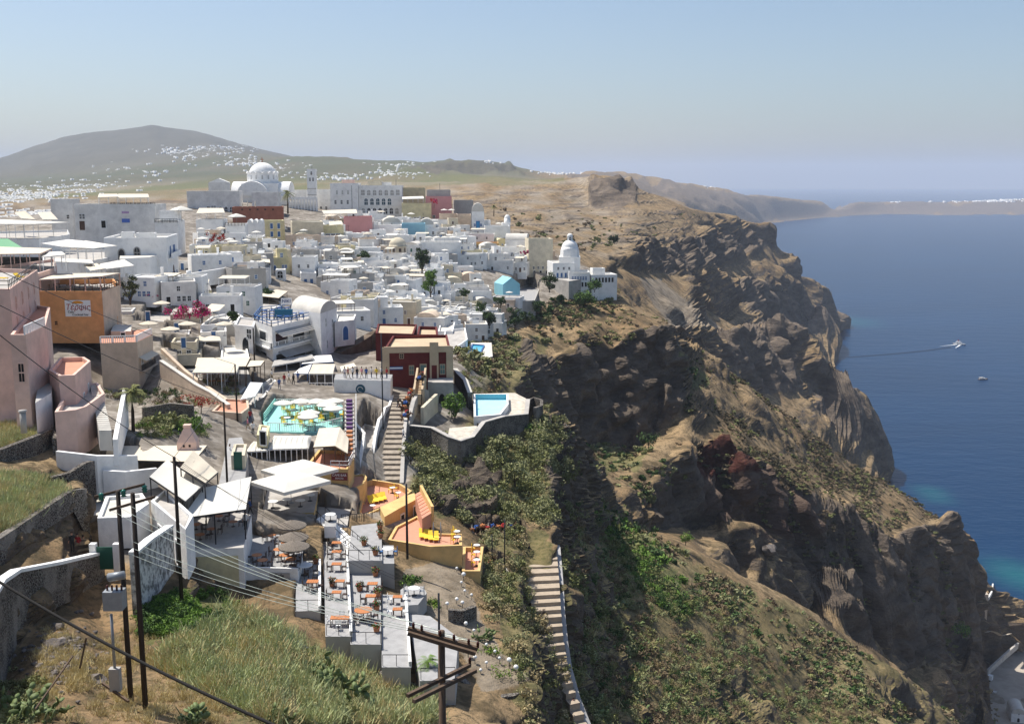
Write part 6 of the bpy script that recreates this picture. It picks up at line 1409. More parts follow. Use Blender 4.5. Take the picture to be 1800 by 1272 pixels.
for i, (a, c_) in enumerate(P((345,930),(372,938),(385,915),(410,925),(400,900),(365,905),(352,948))): 
    p = gpz(a, c_, lc.o.z+lc.h); T_WOODR.place(p, 0, 'brown round table under the big canvas canopy, %s of seven' % ORD[i], 'tables of the canopy cafe', .7)
    for j in (0,1): CH_D.place(p+Vector((.75*(1-2*j),.1,0)), -1.57+3.14*j, 'dark chair %s of the %s table under the big canvas canopy' % (('right','left')[j], ORD[i]), 'chairs of the canopy cafe')
h = plat('flat_house', 'white house under the steep awning with dark shop doors', 'house', P((265,880),(326,930),(340,905),(290,860)), 95, pyb=965, side=WHITE, top=CEM, i=0, para=.3)
h.row(0, 3, .6, 1.1, 2.4, 'door', **DK)
h = plat('flat_house', 'white outhouse with sunlit yard behind the wooden poles', 'house', P((171,910),(228,908),(262,884),(250,866),(186,872)), 90, pyb=965, side=WHITE, top=ROOFW, i=0, para=.3)
h = plat('yard', 'bare sandy yard above the stone wall', 'yard', P((150,905),(172,905),(245,845),(238,818),(185,822),(150,860)), 97, pyb=930, side=CEM, top=ROOFW, i=0)
wall('yard_wall', 'low white wall in front of the flat cream canvas roof', 'wall', P((182,826,101),(220,828,101),(275,822,103)), .4, m=WHITE)
tt = plat('thatch_terrace', 'small cafe terrace with three thatched parasols', 'terrace', P((430,1003),(524,1006),(530,990),(534,940),(432,938)), 95, pyb=1085, side=WHITE, top=PAVE, i=0)
lmk('the thatched parasol terrace', 480, 970)
p, rz, l = tt.face(0, .46, 0, .03); b = MB(); b.box(-l*.40,l*.40,-.04,0,.5,tt.h-1.3); b.build('ochre_panel', PALEY, tt.root, p, rz)
p, rz, l = tt.face(0, .66, tt.h-.45, .05); b = MB(); b.box(-.95,.95,-.05,0,-.4,.4); s_ = b.build('name_board', GREYW, tt.root, p, rz); text('Cafe', .5, DARK, s_, (-.05,-.07,.14), 0); text('Panorama', .34, DARK, s_, (0,-.07,-.22), 0)
p, rz, l = tt.face(0, 0, tt.h, -.05); q, _, _ = tt.face(0, 1, tt.h, -.05); b = MB(); b.bar(p+Vector((0,0,.2)), q+Vector((0,0,.2)), .18, .4); b.build('parapet', WHITE, tt.root)
zt = tt.o.z+tt.h
for i, (a, c_) in enumerate(P((514,957),(517,979),(518,996))): PAR_T.place(gpz(a, c_+ -2, zt), .3*i, 'grey thatched parasol on the small terrace, the %s one from the back' % ORD[i], 'thatched parasols')
for i, (a, c_) in enumerate(P((452,985),(462,994),(490,975),(500,985),(512,992),(478,950),(522,960),(524,978),(500,962))):
    p = gpz(a, c_, zt); (T_RECT if i > 4 else T_WOODR).place(p, .2*i, '%s wooden table on the thatched parasol terrace, %s of nine from the railing corner' % ('square' if i > 4 else 'round', ORD[i]), 'tables of the thatched terrace', .8)
    for j in (0,1): CH_D.place(p+Vector((.7*(1-2*j),-.15,0)), -1.57+3.14*j, 'dark chair %s of the %s thatched terrace table' % (('right','left')[j], ORD[i]), 'chairs of the thatched terrace')
h = plat('stair_landing', 'grey landing with low block wall beside the ochre cafe bar', 'terrace', P((556,930),(610,926),(616,895),(560,890)), 110, pyb=960, side=CEM, top=CEM, i=0)
# terrace strips stepping to the sea, from the left
ST = {}
def strip(key, label, pix, d, dz=None, z=None, i=0):
    z1 = z if z is not None else lvl(*pix[i], d); cor = gpxy(pix, z1); zb = min(lowest(cor), z1-2)-.5
    s = sum(cor[k][0]*cor[(k+1) % len(cor)][1]-cor[(k+1) % len(cor)][0]*cor[k][1] for k in range(len(cor)))
    h = plat('cafe_terrace', label, 'terrace', pix, at(*pix[i], 1).y and DPZ(pix[i], z1), zb=zb, side=GREYW, top=PAVE, i=i); ST[key] = z1; return h
def DPZ(pix, z): return gpz(pix[0], pix[1], z).y
zA = lvl(540,1072,88)
sA = strip('A', 'narrow blue grey terrace strip at the left of the cafe steps', P((519,1074),(563,1072),(563,984),(522,986)), 0, z=zA)
sB = strip('B', 'terrace strip with a line of orange tables second from the left', P((572,1118),(618,1118),(609,950),(568,952)), 0, z=zA-.45)
sC = strip('C', 'widest pale tiled terrace strip in the middle', P((616,1132),(670,1132),(669,978),(611,980)), 0, z=zA-.85)
sD = strip('D', 'terrace strip with tiled floor right of the widest one', P((671,1172),(722,1172),(714,1046),(671,1044)), 0, z=zA-1.3)
sE = strip('E', 'lowest pale terrace with the dwarf palms', P((738,1196),(800,1194),(806,1120),(756,1082),(718,1078)), 0, z=zA-1.8)
sF = strip('F', 'upper paved court below the iron railing', P((612,985),(672,985),(670,918),(618,924)), 0, z=zA+.5)
sG = strip('G', 'rounded terrace with a single white table', P((704,1064),(735,1062),(750,1042),(744,1030),(716,1028),(704,1036)), 0, z=zA-1.0)
sH = strip('H', 'raised blue shadowed platform with a white table', P((670,990),(693,990),(692,958),(672,958)), 0, z=zA+.2)
for key, pts in (('A', P((563,1072),(520,1073))),('B', P((574,1116),(617,1116))),('C', P((618,1130),(669,1130))),('D', P((673,1170),(721,1170))),('E', P((740,1194),(800,1192))),('F', P((612,983),(668,983)))):
    rail('railing', 'thin dark railing at the front of the '+{'A':'blue grey strip','B':'orange table strip','C':'widest strip','D':'tiled strip right of it','E':'dwarf palm terrace','F':'upper court'}[key], [gpz(*p, ST[key]) for p in pts], .95, METAL, 1.1, 1, None, .022)
for key, pts, lab in (('B', P((617,1116),(609,955)),'orange table strip'),('A', P((562,1072),(562,988)),'blue grey strip'),('D', P((721,1170),(713,1050)),'right tiled strip')):
    p, q = [gpz(*x, ST[key]) for x in pts]; b = MB(); b.bar(Vector((0,0,.12)), q-p+Vector((0,0,.12)), .22, .5); tag(b.build('kerb', WHITE, None, p), 'white kerb along the sea side of the '+lab, 'kerb')
def seat(tb, key, px, py, lab, n=4, ch=CH_D, sc=1.0, r=.72, rz=0.0):
    p = gpz(px, py, ST[key]); tb.place(p, rz, lab, 'cafe tables on the terrace strips', sc)
    for j in range(n):
        a = rz+2*math.pi*j/n+(0 if n != 2 else 0); q = p+Vector((r*math.cos(a), r*math.sin(a), 0)); ch.place(q, a-math.pi/2, '%s on the %s of the %s' % (ch.name.replace('_', ' '), ('right','far side','left','near side','near right','near left')[j if n > 2 else 2*j], lab), 'cafe chairs on the terrace strips')
for i, c_ in enumerate((962,978,1000)): seat(T_RECT, 'B', 592, c_+3, 'orange table in the upper line on the second strip, %s from the back' % ORD[i], 2)
for i, (a, c_) in enumerate(P((598,1026),(592,1046))): seat(T_RECT, 'B', a, c_+6, 'square brown table in the middle of the second strip, %s from the back' % ORD[i], 2, sc=.9)
seat(T_LONG, 'B', 598, 1099, 'long orange table at the front of the second strip', 4, CH_W, r=.85)
seat(T_WHITE, 'C', 624, 998, 'white round table on the widest strip', 3)
for i, (a, c_) in enumerate(P((655,1000),(655,1034),(652,1056))): seat(T_RECT, 'C', a, c_+4, 'brown square table by the planter side of the widest strip, %s from the back' % ORD[i], 2)
seat(T_WOODR, 'C', 639, 1089, 'big round brown table at the front of the widest strip', 6, sc=1.25, r=1.05)
for i, c_ in enumerate((1056,1078)): seat(T_RECT, 'D', 699, c_+4, 'orange table on the right tiled strip, %s from the back' % ORD[i], 2, CH_W, sc=.9)
seat(T_WHITE, 'G', 728, 1046, 'white round table on the rounded terrace', 2, CH_L)
seat(T_WHITE, 'A', 536, 1010, 'large white round table at the back of the left strip', 5, sc=1.35, r=1.0)
seat(T_RECT, 'A', 550, 1036, 'carved brown table in the middle of the left strip', 4, sc=1.1)
seat(T_WHITE, 'H', 682, 976, 'white round table on the raised platform', 2, CH_B)
h = plat('service_platform', 'small white block with round table beside the potted ferns', 'platform', P((570,925),(590,925),(592,905),(572,905)), 106, pyb=945, side=WHITE, top=PAVE, i=0); T_WHITE.place(gpz(581,915,h.o.z+h.h), 0, 'white round table on the small white block', 'cafe tables on the terrace strips')
b = MB(); A0, A1, B0, B1 = at(640,990,100.5), at(655,978,102), at(556,912,110), at(572,905,112); o = A0.copy(); o.z -= 2; b.T = Matrix.Translation(-o); steps(b, A0, A1, B0, B1, 16, low=A0.z-2)
st = thing('terrace_stair', o, 0, 'blue shadowed white stair running down across the cafe terraces', 'stairs'); b.build('steps', WHITE, st); rail('railing', None, [A1-o, B1-o], .9, METAL, 1.2, 1, st, .025); rail('railing', None, [A0-o, B0-o], .9, METAL, 1.2, 1, st, .025)
wall('stone_wall', 'dark rubble wall under the dwarf palm terrace', 'wall', P((668,1180,82),(735,1205,81.5),(760,1225,80)), .5, m=STONE, drop=4)
wall('stone_wall', 'dark rubble wall below the globe lamp garden', 'wall', P((800,1180,85),(850,1226,83),(900,1220,84.5),(928,1206,86)), .6, m=STONE, drop=4.5)
wall('stone_wall', 'dark rubble step wall in the globe lamp garden', 'wall', P((788,1070,94),(812,1072,94),(834,1064,96)), .5, m=STONE, drop=2.4)
wall('concrete_kerb', 'long grey concrete kerb running down under the terraces', 'wall', P((470,1090,79),(560,1150,81),(640,1186,81),(730,1228,79.5),(800,1258,79)), .45, m=CEM, drop=1.2)
GL = Proto('globe_lamp', 'lamp'); b = MB(); b.lathe([(.2*math.sin(a), .62-.2*math.cos(a)) for a in [math.pi*i/8 for i in range(9)]], 12); GL.part('globe', b, WHITEP); b = MB(); b.tube([(0,0,-.3),(0,0,.43)], .035); GL.part('post', b, METAL)
for i, (a, c_) in enumerate(P((811,1030),(817,1045),(829,1052),(803,1005),(797,985),(762,978),(742,980),(790,988),(786,1070),(813,1068),(819,1105),(833,1115),(855,1140),(870,1152),(878,1164),(895,1172),(907,1185),(855,1172),(845,1185),(823,1155),(835,1165),(803,1062),(815,1020))):
    p = gp(a, c_, 70) or at(a, c_, 95); lab = 'white globe lamp in the gravel garden, %s from the apricot patio wall' % (ORD+['twenty first','twenty second','twenty third'])[i]; GL.place(p, 0, lab, 'globe lamps in the gravel garden', rnd.choice((.7,.9,1.1)))
# stone walls lower left
wall('stone_wall', 'big curved dark stone wall with white coping at lower left', 'wall', P((-60,1120,52),(0,1025,64),(28,1006,69),(100,992,76),(176,974,85)), .6, m=STONE, cap=.25, capm=WHITE)
wall('stone_wall', 'high dark stone wall holding the grassy hillock', 'wall', P((-120,1010,68),(0,942,76),(60,902,83),(121,862,91),(147,858,94)), .6, m=STONE)
wall('stone_wall', 'old dark stone wall on the brown hillock under the pink house', 'wall', P((-60,800,96),(0,789,98),(60,766,103),(93,752,106),(97,770,104)), .6, m=STONE)
wall('stone_wall', 'ruined stone wall behind the grassy hillock', 'wall', P((88,838,96),(120,830,98),(150,812,100),(176,806,102)), .5, m=STONE)
wall('stone_wall', 'whitewashed stone wall with bright coping right of the wooden poles', 'wall', P((234,974,77),(262,950,81),(298,926,87)), .6, m=mat('whitewashed_rubble', (.70,.68,.64), .95, .75, 1.6, bump=.7, lo=.42, hi=.56), cap=.2, capm=WHITE, drop=7)
g = thing('garden_gate', at(187,1000,84), 0, 'dark green garden gate at the end of the curved stone wall', 'gate'); b = MB(); b.box(-.7,.7,-.04,.04,0,1.9); b.build('leaf', GREENP, g); 
for s_ in (-1,1): b = MB(); b.box(s_*.95-.25,s_*.95+.25,-.25,.25,-.5,2.2); b.build('gate_post', WHITE, g)
# stair path below
PL = P((918,935,133),(917,965,127),(917,1000,122),(925,1040,117.5),(938,1080,114),(955,1130,111),(972,1180,108.5),(995,1230,106),(1015,1290,103)); PR = P((968,940,133),(978,965,127.5),(981,1000,122.5),(984,1040,118),(986,1080,114.5),(990,1130,111.5),(998,1180,109),(1012,1230,106.5),(1035,1290,103.5))
b = MB(); o = at(*PL[0]); b.T = Matrix.Translation(-o)
for i in range(8): steps(b, at(*PL[i+1]), at(*PR[i+1]), at(*PL[i]), at(*PR[i]), 3, low=min(at(*PL[i+1]).z, at(*PR[i+1]).z)-2.5)
tag(b.build('mule_path', mat('earth_steps', (.44,.36,.27), .95, .2, 1.5, bump=.3), None, o), 'brown stepped mule path curving down the slope', 'stairs')
lmk('the mule path', 950, 1000)
w_ = P((925,922,137),(950,926,137),(970,940,134),(981,965,128.5),(984,1000,123.5),(987,1040,119),(989,1080,115.5),(994,1130,112),(1002,1180,110),(1016,1230,107.5),(1040,1290,104.5))
wall('path_wall', 'white topped kerb wall along the mule path', 'wall', [(a, c_-4, d) for a, c_, d in w_], .55, m=mat('kerb_grey', (.42,.41,.40), .9, .2, 1), drop=2.2)
wall('path_wall', 'grey parapet curving from the mule yard to the path', 'wall', P((830,958,125),(850,948,128),(880,938,131),(905,934,133)), .4, m=CEM, drop=2)
wall('path_wall', 'round grey wall of the lower mule yard', 'wall', P((852,985,120),(880,990,120),(898,1010,117),(898,1030,114),(880,1042,112),(862,1044,112)), .4, m=CEM, drop=2.5)
uy = plat('mule_road', 'shaded bend of the mule road under the bluff', 'road', P((818,952),(850,952),(905,940),(925,934),(915,922),(860,928),(822,936)), 126.5, pyb=975, side=CEM, top=mat('dung_floor', (.16,.11,.08), .95, .4, 2), i=0)
my = plat('mule_yard', 'dusty mule yard inside the round grey wall', 'yard', P((846,1042),(880,1040),(896,1022),(890,1000),(852,988)), 112.5, pyb=1070, side=CEM, top=mat('dung_floor', (.16,.11,.08), .95, .4, 2), i=1)

# odds and ends that fill the lanes
ch = thing('tapering_chimney', at(331,784,111), .1, 'pink tapering chimney house with two small holes near the flat cream roof', 'chimney'); b = MB(); b.add([(-1.0,-.8,-2),(1.0,-.8,-2),(1.0,.8,-2),(-1.0,.8,-2),(-1.0,-.8,.6),(1.0,-.8,.6),(1.0,.8,.6),(-1.0,.8,.6),(-.3,-.3,2.1),(.3,-.3,2.1),(.3,.3,2.1),(-.3,.3,2.1)], [(0,1,5,4),(1,2,6,5),(2,3,7,6),(3,0,4,7),(4,5,9,8),(5,6,10,9),(6,7,11,10),(7,4,8,11),(8,9,10,11)]); b.build('shaft', PINK, ch); b = MB(); b.box(-.38,.38,-.38,.38,2.1,2.35); b.build('cap', PINK, ch)
for sx in (-.3,.3): b = MB(); b.box(sx-.1,sx+.1,-.83,-.79,.1,.35); b.build('vent_hole', DARK, ch)
al = plat('stepped_alley', 'grey paved alley running up behind the canopy cafe', 'lane', P((380,872),(428,862),(436,800),(425,768),(402,770)), 104, side=CEM, top=PAVE, i=0)
h = plat('alley_house', 'narrow cream house wall along the alley with a green door', 'house', P((406,800),(430,800),(434,780),(411,780)), 114, pyb=830, side=CREAM, top=CEM, i=0, para=.3); h.one(0, .5, .3, .9, 2.0, 'door', pm=GREENP, fm=GREENP)
h = plat('lane_house', 'small ochre house with a dark doorway at the corner of the turquoise terrace', 'house', P((451,764),(470,766),(474,748),(456,746)), 128, pyb=785, side=PALEY, top=ROOFW, i=0, para=.2); h.one(0, .6, .2, 1.0, 1.9, 'door', pm=DARK, fm=WHITEP)
h = plat('lane_house', 'pinkish white long house with slit windows beside the lane', 'house', P((438,716),(462,700),(486,668),(476,664),(446,684),(430,704)), 148, pyb=745, side=WHITE2, top=CEM, i=0, para=.5); h.row(1, 3, 1.4, .6, 1.4, pm=DARK); h.row(0, 3, 1.4, .6, 1.4, pm=DARK)
h = plat('lane_house', 'bluish white house block below the emblem wall with a yellow post', 'house', P((636,806),(662,790),(668,752),(640,744),(628,770)), 138, pyb=845, side=WHITE2, top=CEM, i=0, para=.6); h.one(0, .5, .3, .9, 2.0, 'door', pm=BLUE, fm=WHITEP)
b = MB(); A0, A1, B0, B1 = at(606,806,126), at(624,806,126), at(606,704,148), at(622,704,148); o = A0.copy(); o.z -= 2; b.T = Matrix.Translation(-o); steps(b, A0, A1, B0, B1, 14, low=A0.z-1.5)
st = thing('cushioned_stair', o, 0, 'stepped lane of cushioned seats climbing right of the turquoise terrace', 'stairs'); b.build('steps', CEM, st)
for k in range(14):
    t = (k+.6)/14; q = A0.lerp(B0, t)-o; w = A1.lerp(B1, t)-o; z = (A0.z+(B0.z-A0.z)*(k+1)/14)-o.z; b = MB(); b.box(q.x+.25, w.x-.25, q.y-.45, q.y+.35, z+.01, z+.3); b.build('cushion', PURPLE if k > 5 else TABW, st)
rail('railing', 'white railing beside the cushioned stepped lane', [at(626,800,127), at(626,704,148)], 1.0, WHITEP, 1.2, 1, None, .03)
for i, (x0_, x1_, y_, d_2, dp_, m_, lab) in enumerate(((250,296,742,134,7,BEIGE,'low beige outbuilding half hidden by the garden bush'),(290,332,590,186,7,WHITE,'white cube house above the second beige ramp wall'),(236,286,578,192,7,WHITE,'white house with two doors right of the orange cafe'),(300,345,602,178,6,CREAM,'cream house behind the flat cream roof strip'),(352,398,584,188,6,WHITE,'white house between the arches and the rolled awning'),(186,232,548,196,6,WHITE2,'old white house behind the orange cafe'),(405,446,520,236,7,WHITE,'white house left of the roof sign terrace'),(340,400,468,262,7,WHITE,'white house between the garden wall and the lettered gable'),(300,340,462,266,7,WHITE2,'grey white house right of the white mansion'))):
    h = house('house', lab, 'house', x0_, x1_, y_, d_2, rnd.uniform(4,16), dp_, wall=m_, roof=rnd.choice((ROOFW,CEM)), para=.5); h.row(0, 2, h.h-2.4, .8, 1.1, **DK); h.one(0, .5, max(.8, h.h-4.2), .9, 2.0, 'door', **DB); EXC.append((h.o.x, h.o.y, 4))
for i, (a, c_, d, lab) in enumerate(((285,552,200,'on the house right of the orange cafe'),(330,590,184,'above the beige ramp walls'),(395,590,184,'beside the rolled cream awning'),(262,590,180,'on the terrace right of the tall beige house'),(300,600,176,'by the flat cream roof strip'),(446,526,232,'below the lettered gable wall'))):
    PAR_C.place(at(a, c_, d), .3*i, 'cream parasol '+lab, 'cream parasols in the left middle')
# ---------------------------------------------------------------- the crowd of houses on the slope
FILL = [(345,424),(470,452),(520,452),(560,400),(640,396),(750,398),(830,406),(870,412),(960,452),(975,486),(960,524),(905,532),(890,560),(868,584),(836,604),(800,600),(770,600),(700,572),(640,580),(600,572),(594,524),(560,500),(470,478),(440,500),(470,540),(420,556),(436,604),(400,622),(330,640),(300,610),(268,625),(262,560),(212,556),(215,500),(300,500),(345,478)]
for e_ in ((330,553,194,7),(300,548,200,5),(365,556,196,6),(330,535,205,6)): q_ = at(e_[0],e_[1],e_[2]); EXC.append((q_.x, q_.y, e_[3]))
def excluded(x, y, r):
    return any((x-a)**2+(y-b)**2 < (r*.5+c*.76)**2 for a, b, c in EXC)
WCOL = {'dark': dict(pm=DARK, fm=WHITEP), 'blue': dict(pm=BLUE, fm=WHITEP), 'brown': dict(pm=BROWNP, fm=WHITEP), 'green': dict(pm=GREENP, fm=WHITEP)}
LAB = {}
def uniq(lab):
    k = LAB.get(lab, 0); LAB[lab] = k+1; return lab if k == 0 else None
CAND = []
def place_fill():
    d = 452.0; n = 0; row = 0
    while d > 160:
        px = 205+rnd.uniform(0, 14)
        while px < 980:
            w = rnd.choice((5.2,6,6.5,7,8,9.5)); dep = rnd.uniform(5.5,7.5); pw = w*F/d
            c = px+pw/2
            z = ground(c, d+dep/2); py = pyd(d+dep/2, z); ed = np.interp(d, EDGE_D, EDGE_P)
            if px+pw < ed-6 and inpoly(FILL, np.array([c]), np.array([py]))[0]:
                x = xy_of(c, d+dep/2, z)
                if not excluded(x, d+dep/2, max(w, dep)*.55) and n < 292:
                    CAND.append((px, px+pw, d+rnd.uniform(-1.6,1.6), w, dep, c, py)); EXC.append((x, d+dep/2, min(w,dep)*.42)); n += 1
            px += pw*rnd.uniform(1.0, 1.16)
        d -= 5.3*(d/400)**.4; row += 1
place_fill()
def relation(c, py):
    best = sorted(LMK, key=lambda l: (l[1]-c)**2+((l[2]-py)*1.6)**2)
    out = []
    for l in best[:3]:
        dx, dy = c-l[1], py-l[2]
        if abs(dx) > 1.3*abs(dy): r = 'right of' if dx > 0 else 'left of'
        else: r = 'below' if dy > 0 else 'above'
        out.append(r+' '+l[0])
    return out
HOUSES = []
for (a, b_, d, w, dep, c, py) in CAND:
    far = d > 240; t = rnd.random()
    colr = rnd.choices(['white','cream','beige','pale yellow','grey'], [80,8,4,3,5] if c > 600 else [60,18,9,6,7])[0]
    wm = {'white': rnd.choice((WHITE,WHITE,WHITE2)), 'cream': CREAM, 'beige': BEIGE, 'pale yellow': PALEY, 'grey': GREYW}[colr]
    kind = rnd.choices(['flat roofed','vaulted','two stepped','terraced'], [42,11 if w < 7.2 else 0,27,20])[0]
    hgt = {'flat roofed': rnd.uniform(3.8,6.4), 'vaulted': rnd.uniform(3.2,4.6), 'two stepped': rnd.uniform(3.4,4.8), 'terraced': rnd.uniform(3.6,5.4)}[kind]
    if not far: hgt *= .8
    yaw = rnd.uniform(-14, 34); zg = ground(c, d)
    cor, _ = corners(a, b_, pyd(d, zg), d, yaw, dep); e = (Vector(cor[1])-Vector(cor[0])).normalized()*w; f = Vector((-e.y, e.x)).normalized()*dep; p0 = Vector(cor[0])
    cor = [tuple(p0), tuple(p0+e), tuple(p0+e+f), tuple(p0+f)]
    zb = lowest(cor)-.6; z1 = zg+hgt
    wk = rnd.choices(['dark','blue','brown','green'], [42,32,18,8])[0]; nw = rnd.choice((1,2,2,3)) if far else rnd.choice((2,3)); size = 'small' if w < 6 else 'wide' if w > 8.5 else 'mid sized'
    hs = House('house', None, 'house', cor, zb, z1, wall=wm, roof=rnd.choice((ROOFW,ROOFW,ROOFW,CEM,WHITE)) if colr != 'beige' else CEM, para=.05 if kind == 'vaulted' else rnd.uniform(.3,.7), pth=.22)
    extra = ''; base = zg-zb; K = WCOL[wk]
    if kind == 'vaulted':
        hs.vault(m=ROOFW if colr == 'white' else wm, h=w*rnd.uniform(.22,.34)); hs.one(0, .5, base+hgt-.9, .8, .8, 'windowarch', **K)
    if kind == 'two stepped':
        bc = hs.block('upper_storey', rnd.choice((.35,.65)), .6, w*.55, dep*.6, 2.9, para=.3); hs.one(0, .45, hs.h-.3, .9, 1.5, 'door' if rnd.random() < .5 else 'window', c=bc, **K); hs.one(1, .5, hs.h+.3, .8, 1.0, c=bc, **K)
    dt = rnd.choice((.2,.5,.8)); hs.one(0, dt, base+.05, .95, 2.0, 'doorarch' if rnd.random() < .25 else 'door', **K)
    ts = [t_ for t_ in (.2,.35,.5,.65,.8) if abs(t_-dt) > .2]; rnd.shuffle(ts)
    arch = rnd.random() < .15
    for t_ in ts[:nw]: hs.one(0, t_, base+.9, .75, 1.15, 'windowarch' if arch else 'window', **K)
    if hgt > 4.4:
        for t_ in ((.3,.7) if rnd.random() < .5 else (.5,)): hs.one(0, t_, base+2.9, .75, 1.1, **K)
    side = 1 if yaw > 2 else 3 if yaw < -6 else None
    if side: 
        for t_ in rnd.sample((.3,.7), rnd.choice((1,2))): hs.one(side, t_, base+.9, .75, 1.1, **K)
    if kind == 'terraced':
        f_ = MB(); p, rz, l = hs.face(0, 0, 0, .0); q, _, _ = hs.face(0, 1, 0, .0); n_ = Vector((math.sin(rz), -math.cos(rz), 0))*rnd.uniform(1.6,2.6)
        zt = base*.55+.2
        f_.prism([(v.x, v.y) for v in (p+n_, q+n_, q, p)], -.8, zt); f_.build('front_terrace', wm, hs.root)
        g_ = MB(); g_.bar(p+n_+Vector((0,0,zt+.4)), q+n_+Vector((0,0,zt+.4)), .18, .8); g_.build('parapet', wm, hs.root)
    rf = rnd.random(); zr = hs.h-.3
    if kind != 'vaulted' and rf < .16: extra = 'parasol'; PL = (hs.o+Vector((rnd.uniform(-.6,.6), -.8, zr)))
    elif kind != 'vaulted' and rf < .30:
        extra = 'with solar panel'; g_ = MB(); g_.add([(-.9,-.5,zr+.1),(.9,-.5,zr+.1),(.9,.6,zr+1.1),(-.9,.6,zr+1.1),(-.9,-.45,zr+.05),(.9,-.45,zr+.05),(.9,.65,zr+1.05),(-.9,.65,zr+1.05)], [(0,1,2,3),(7,6,5,4),(0,4,5,1),(2,6,7,3)]); g_.tube([(-.9,.75,zr+1.15),(.9,.75,zr+1.15)], .22, 8); g_.build('solar_panel', GALV, hs.root)
    elif rf < .45:
        extra = 'with chimney'; q, _, _ = hs.face(2, .25, 0, -.5); g_ = MB(); g_.box(q.x-.25,q.x+.25,q.y-.25,q.y+.25,hs.h-.8,hs.h+1.3); g_.box(q.x-.33,q.x+.33,q.y-.33,q.y+.33,hs.h+1.3,hs.h+1.45); g_.build('chimney', wm, hs.root)
    elif rf < .58 and kind != 'vaulted':
        extra = 'with railing'; p, rz, l = hs.face(0, .04, hs.h, -.1); q, _, _ = hs.face(0, .96, hs.h, -.1); rail('railing', None, [p, q], .8, BLUE if wk == 'blue' else WHITEP, 1.2, 2, hs.root, .03)
    wn = '%s %s%s' % (('one','one','two','three','four')[nw], wk, ' window' if nw == 1 else ' windows')
    rel = relation(c, py); lab = None
    for r_ in rel:
        for ft in ([wn, extra] if extra.startswith('with') else [wn]):
            s_ = '%s %s %s house %s %s' % (size, colr, kind, ('with '+ft) if not ft.startswith('with') else ft, r_)
            if s_ not in LAB and len(s_.split()) <= 16: lab = s_; break
        if lab: break
    if not lab:
        s_ = '%s %s house %s' % (colr, kind, rel[0]); k = 2
        while True:
            lab = s_+', %s one with %s' % ({2:'another',3:'a third',4:'a fourth',5:'a fifth',6:'a sixth'}[k], wn)
            if lab not in LAB: break
            k += 1
    LAB[lab] = 1; tag(hs.root, lab, 'house', 'houses stepping down the town slope'); HOUSES.append((hs, lab))
    tr = rnd.random(); zr = hs.h-.35
    if kind in ('flat roofed','terraced') and extra == '' and tr < .34 and sum(o.name.startswith('roof_awning') for o in COL.objects) < 34:
        c4 = [Vector((*q, 0))+hs.o for q in inset(hs.c, .35)]; t_ = rnd.uniform(.45,.8); q0, q1 = c4[0], c4[0].lerp(c4[1], t_); q3 = c4[0].lerp(c4[3], .7); q2 = q1+(q3-q0); up = Vector((0,0,zr+2.3)); dn = Vector((0,0,zr+2.0))
        cl = rnd.choice((CLOTH, CLOTHC, CLOTHC)); canopy('roof_awning', ('cream' if cl is CLOTHC else 'white')+' awning over '+lab.replace('mid sized ','').replace('small ','').replace('wide ',''), [q0+dn, q1+dn, q2+up, q3+up], hs.o.z+zr, cl, 'awning', rnd.choice((WHITEP, WOOD)), nx=2, group='awnings on the house roofs', sag=.06)
    elif tr > .72 and kind != 'vaulted':
        q, _, _ = hs.face(2, .7, 0, -1.1); g_ = MB(); g_.tube([(q.x,q.y,zr),(q.x,q.y,zr+1.2)], .5, 10); g_.build('water_tank', GALV if tr > .86 else WHITEP, hs.root)
    if tr > .5 and tr < .62:
        q, _, _ = hs.face(2, .5, 0, -.4); g_ = MB(); g_.tube([(q.x,q.y,hs.h-.6),(q.x,q.y,hs.h+2.6)], .04, 4); g_.bar((q.x-.5,q.y,hs.h+2.4),(q.x+.5,q.y,hs.h+2.4),.05); g_.bar((q.x-.35,q.y,hs.h+2.0),(q.x+.35,q.y,hs.h+2.0),.05); g_.build('aerial', METAL, hs.root)
    if extra == 'parasol':
        (PAR_W if rnd.random() < .75 else PAR_C).place(PL, rnd.random(), ('parasol on the '+lab)[:400] if len(lab.split()) < 14 else 'parasol on '+' '.join(lab.split()[:13]), 'parasols on the house roofs', rnd.uniform(.8,1.1))
print('houses', len(HOUSES))
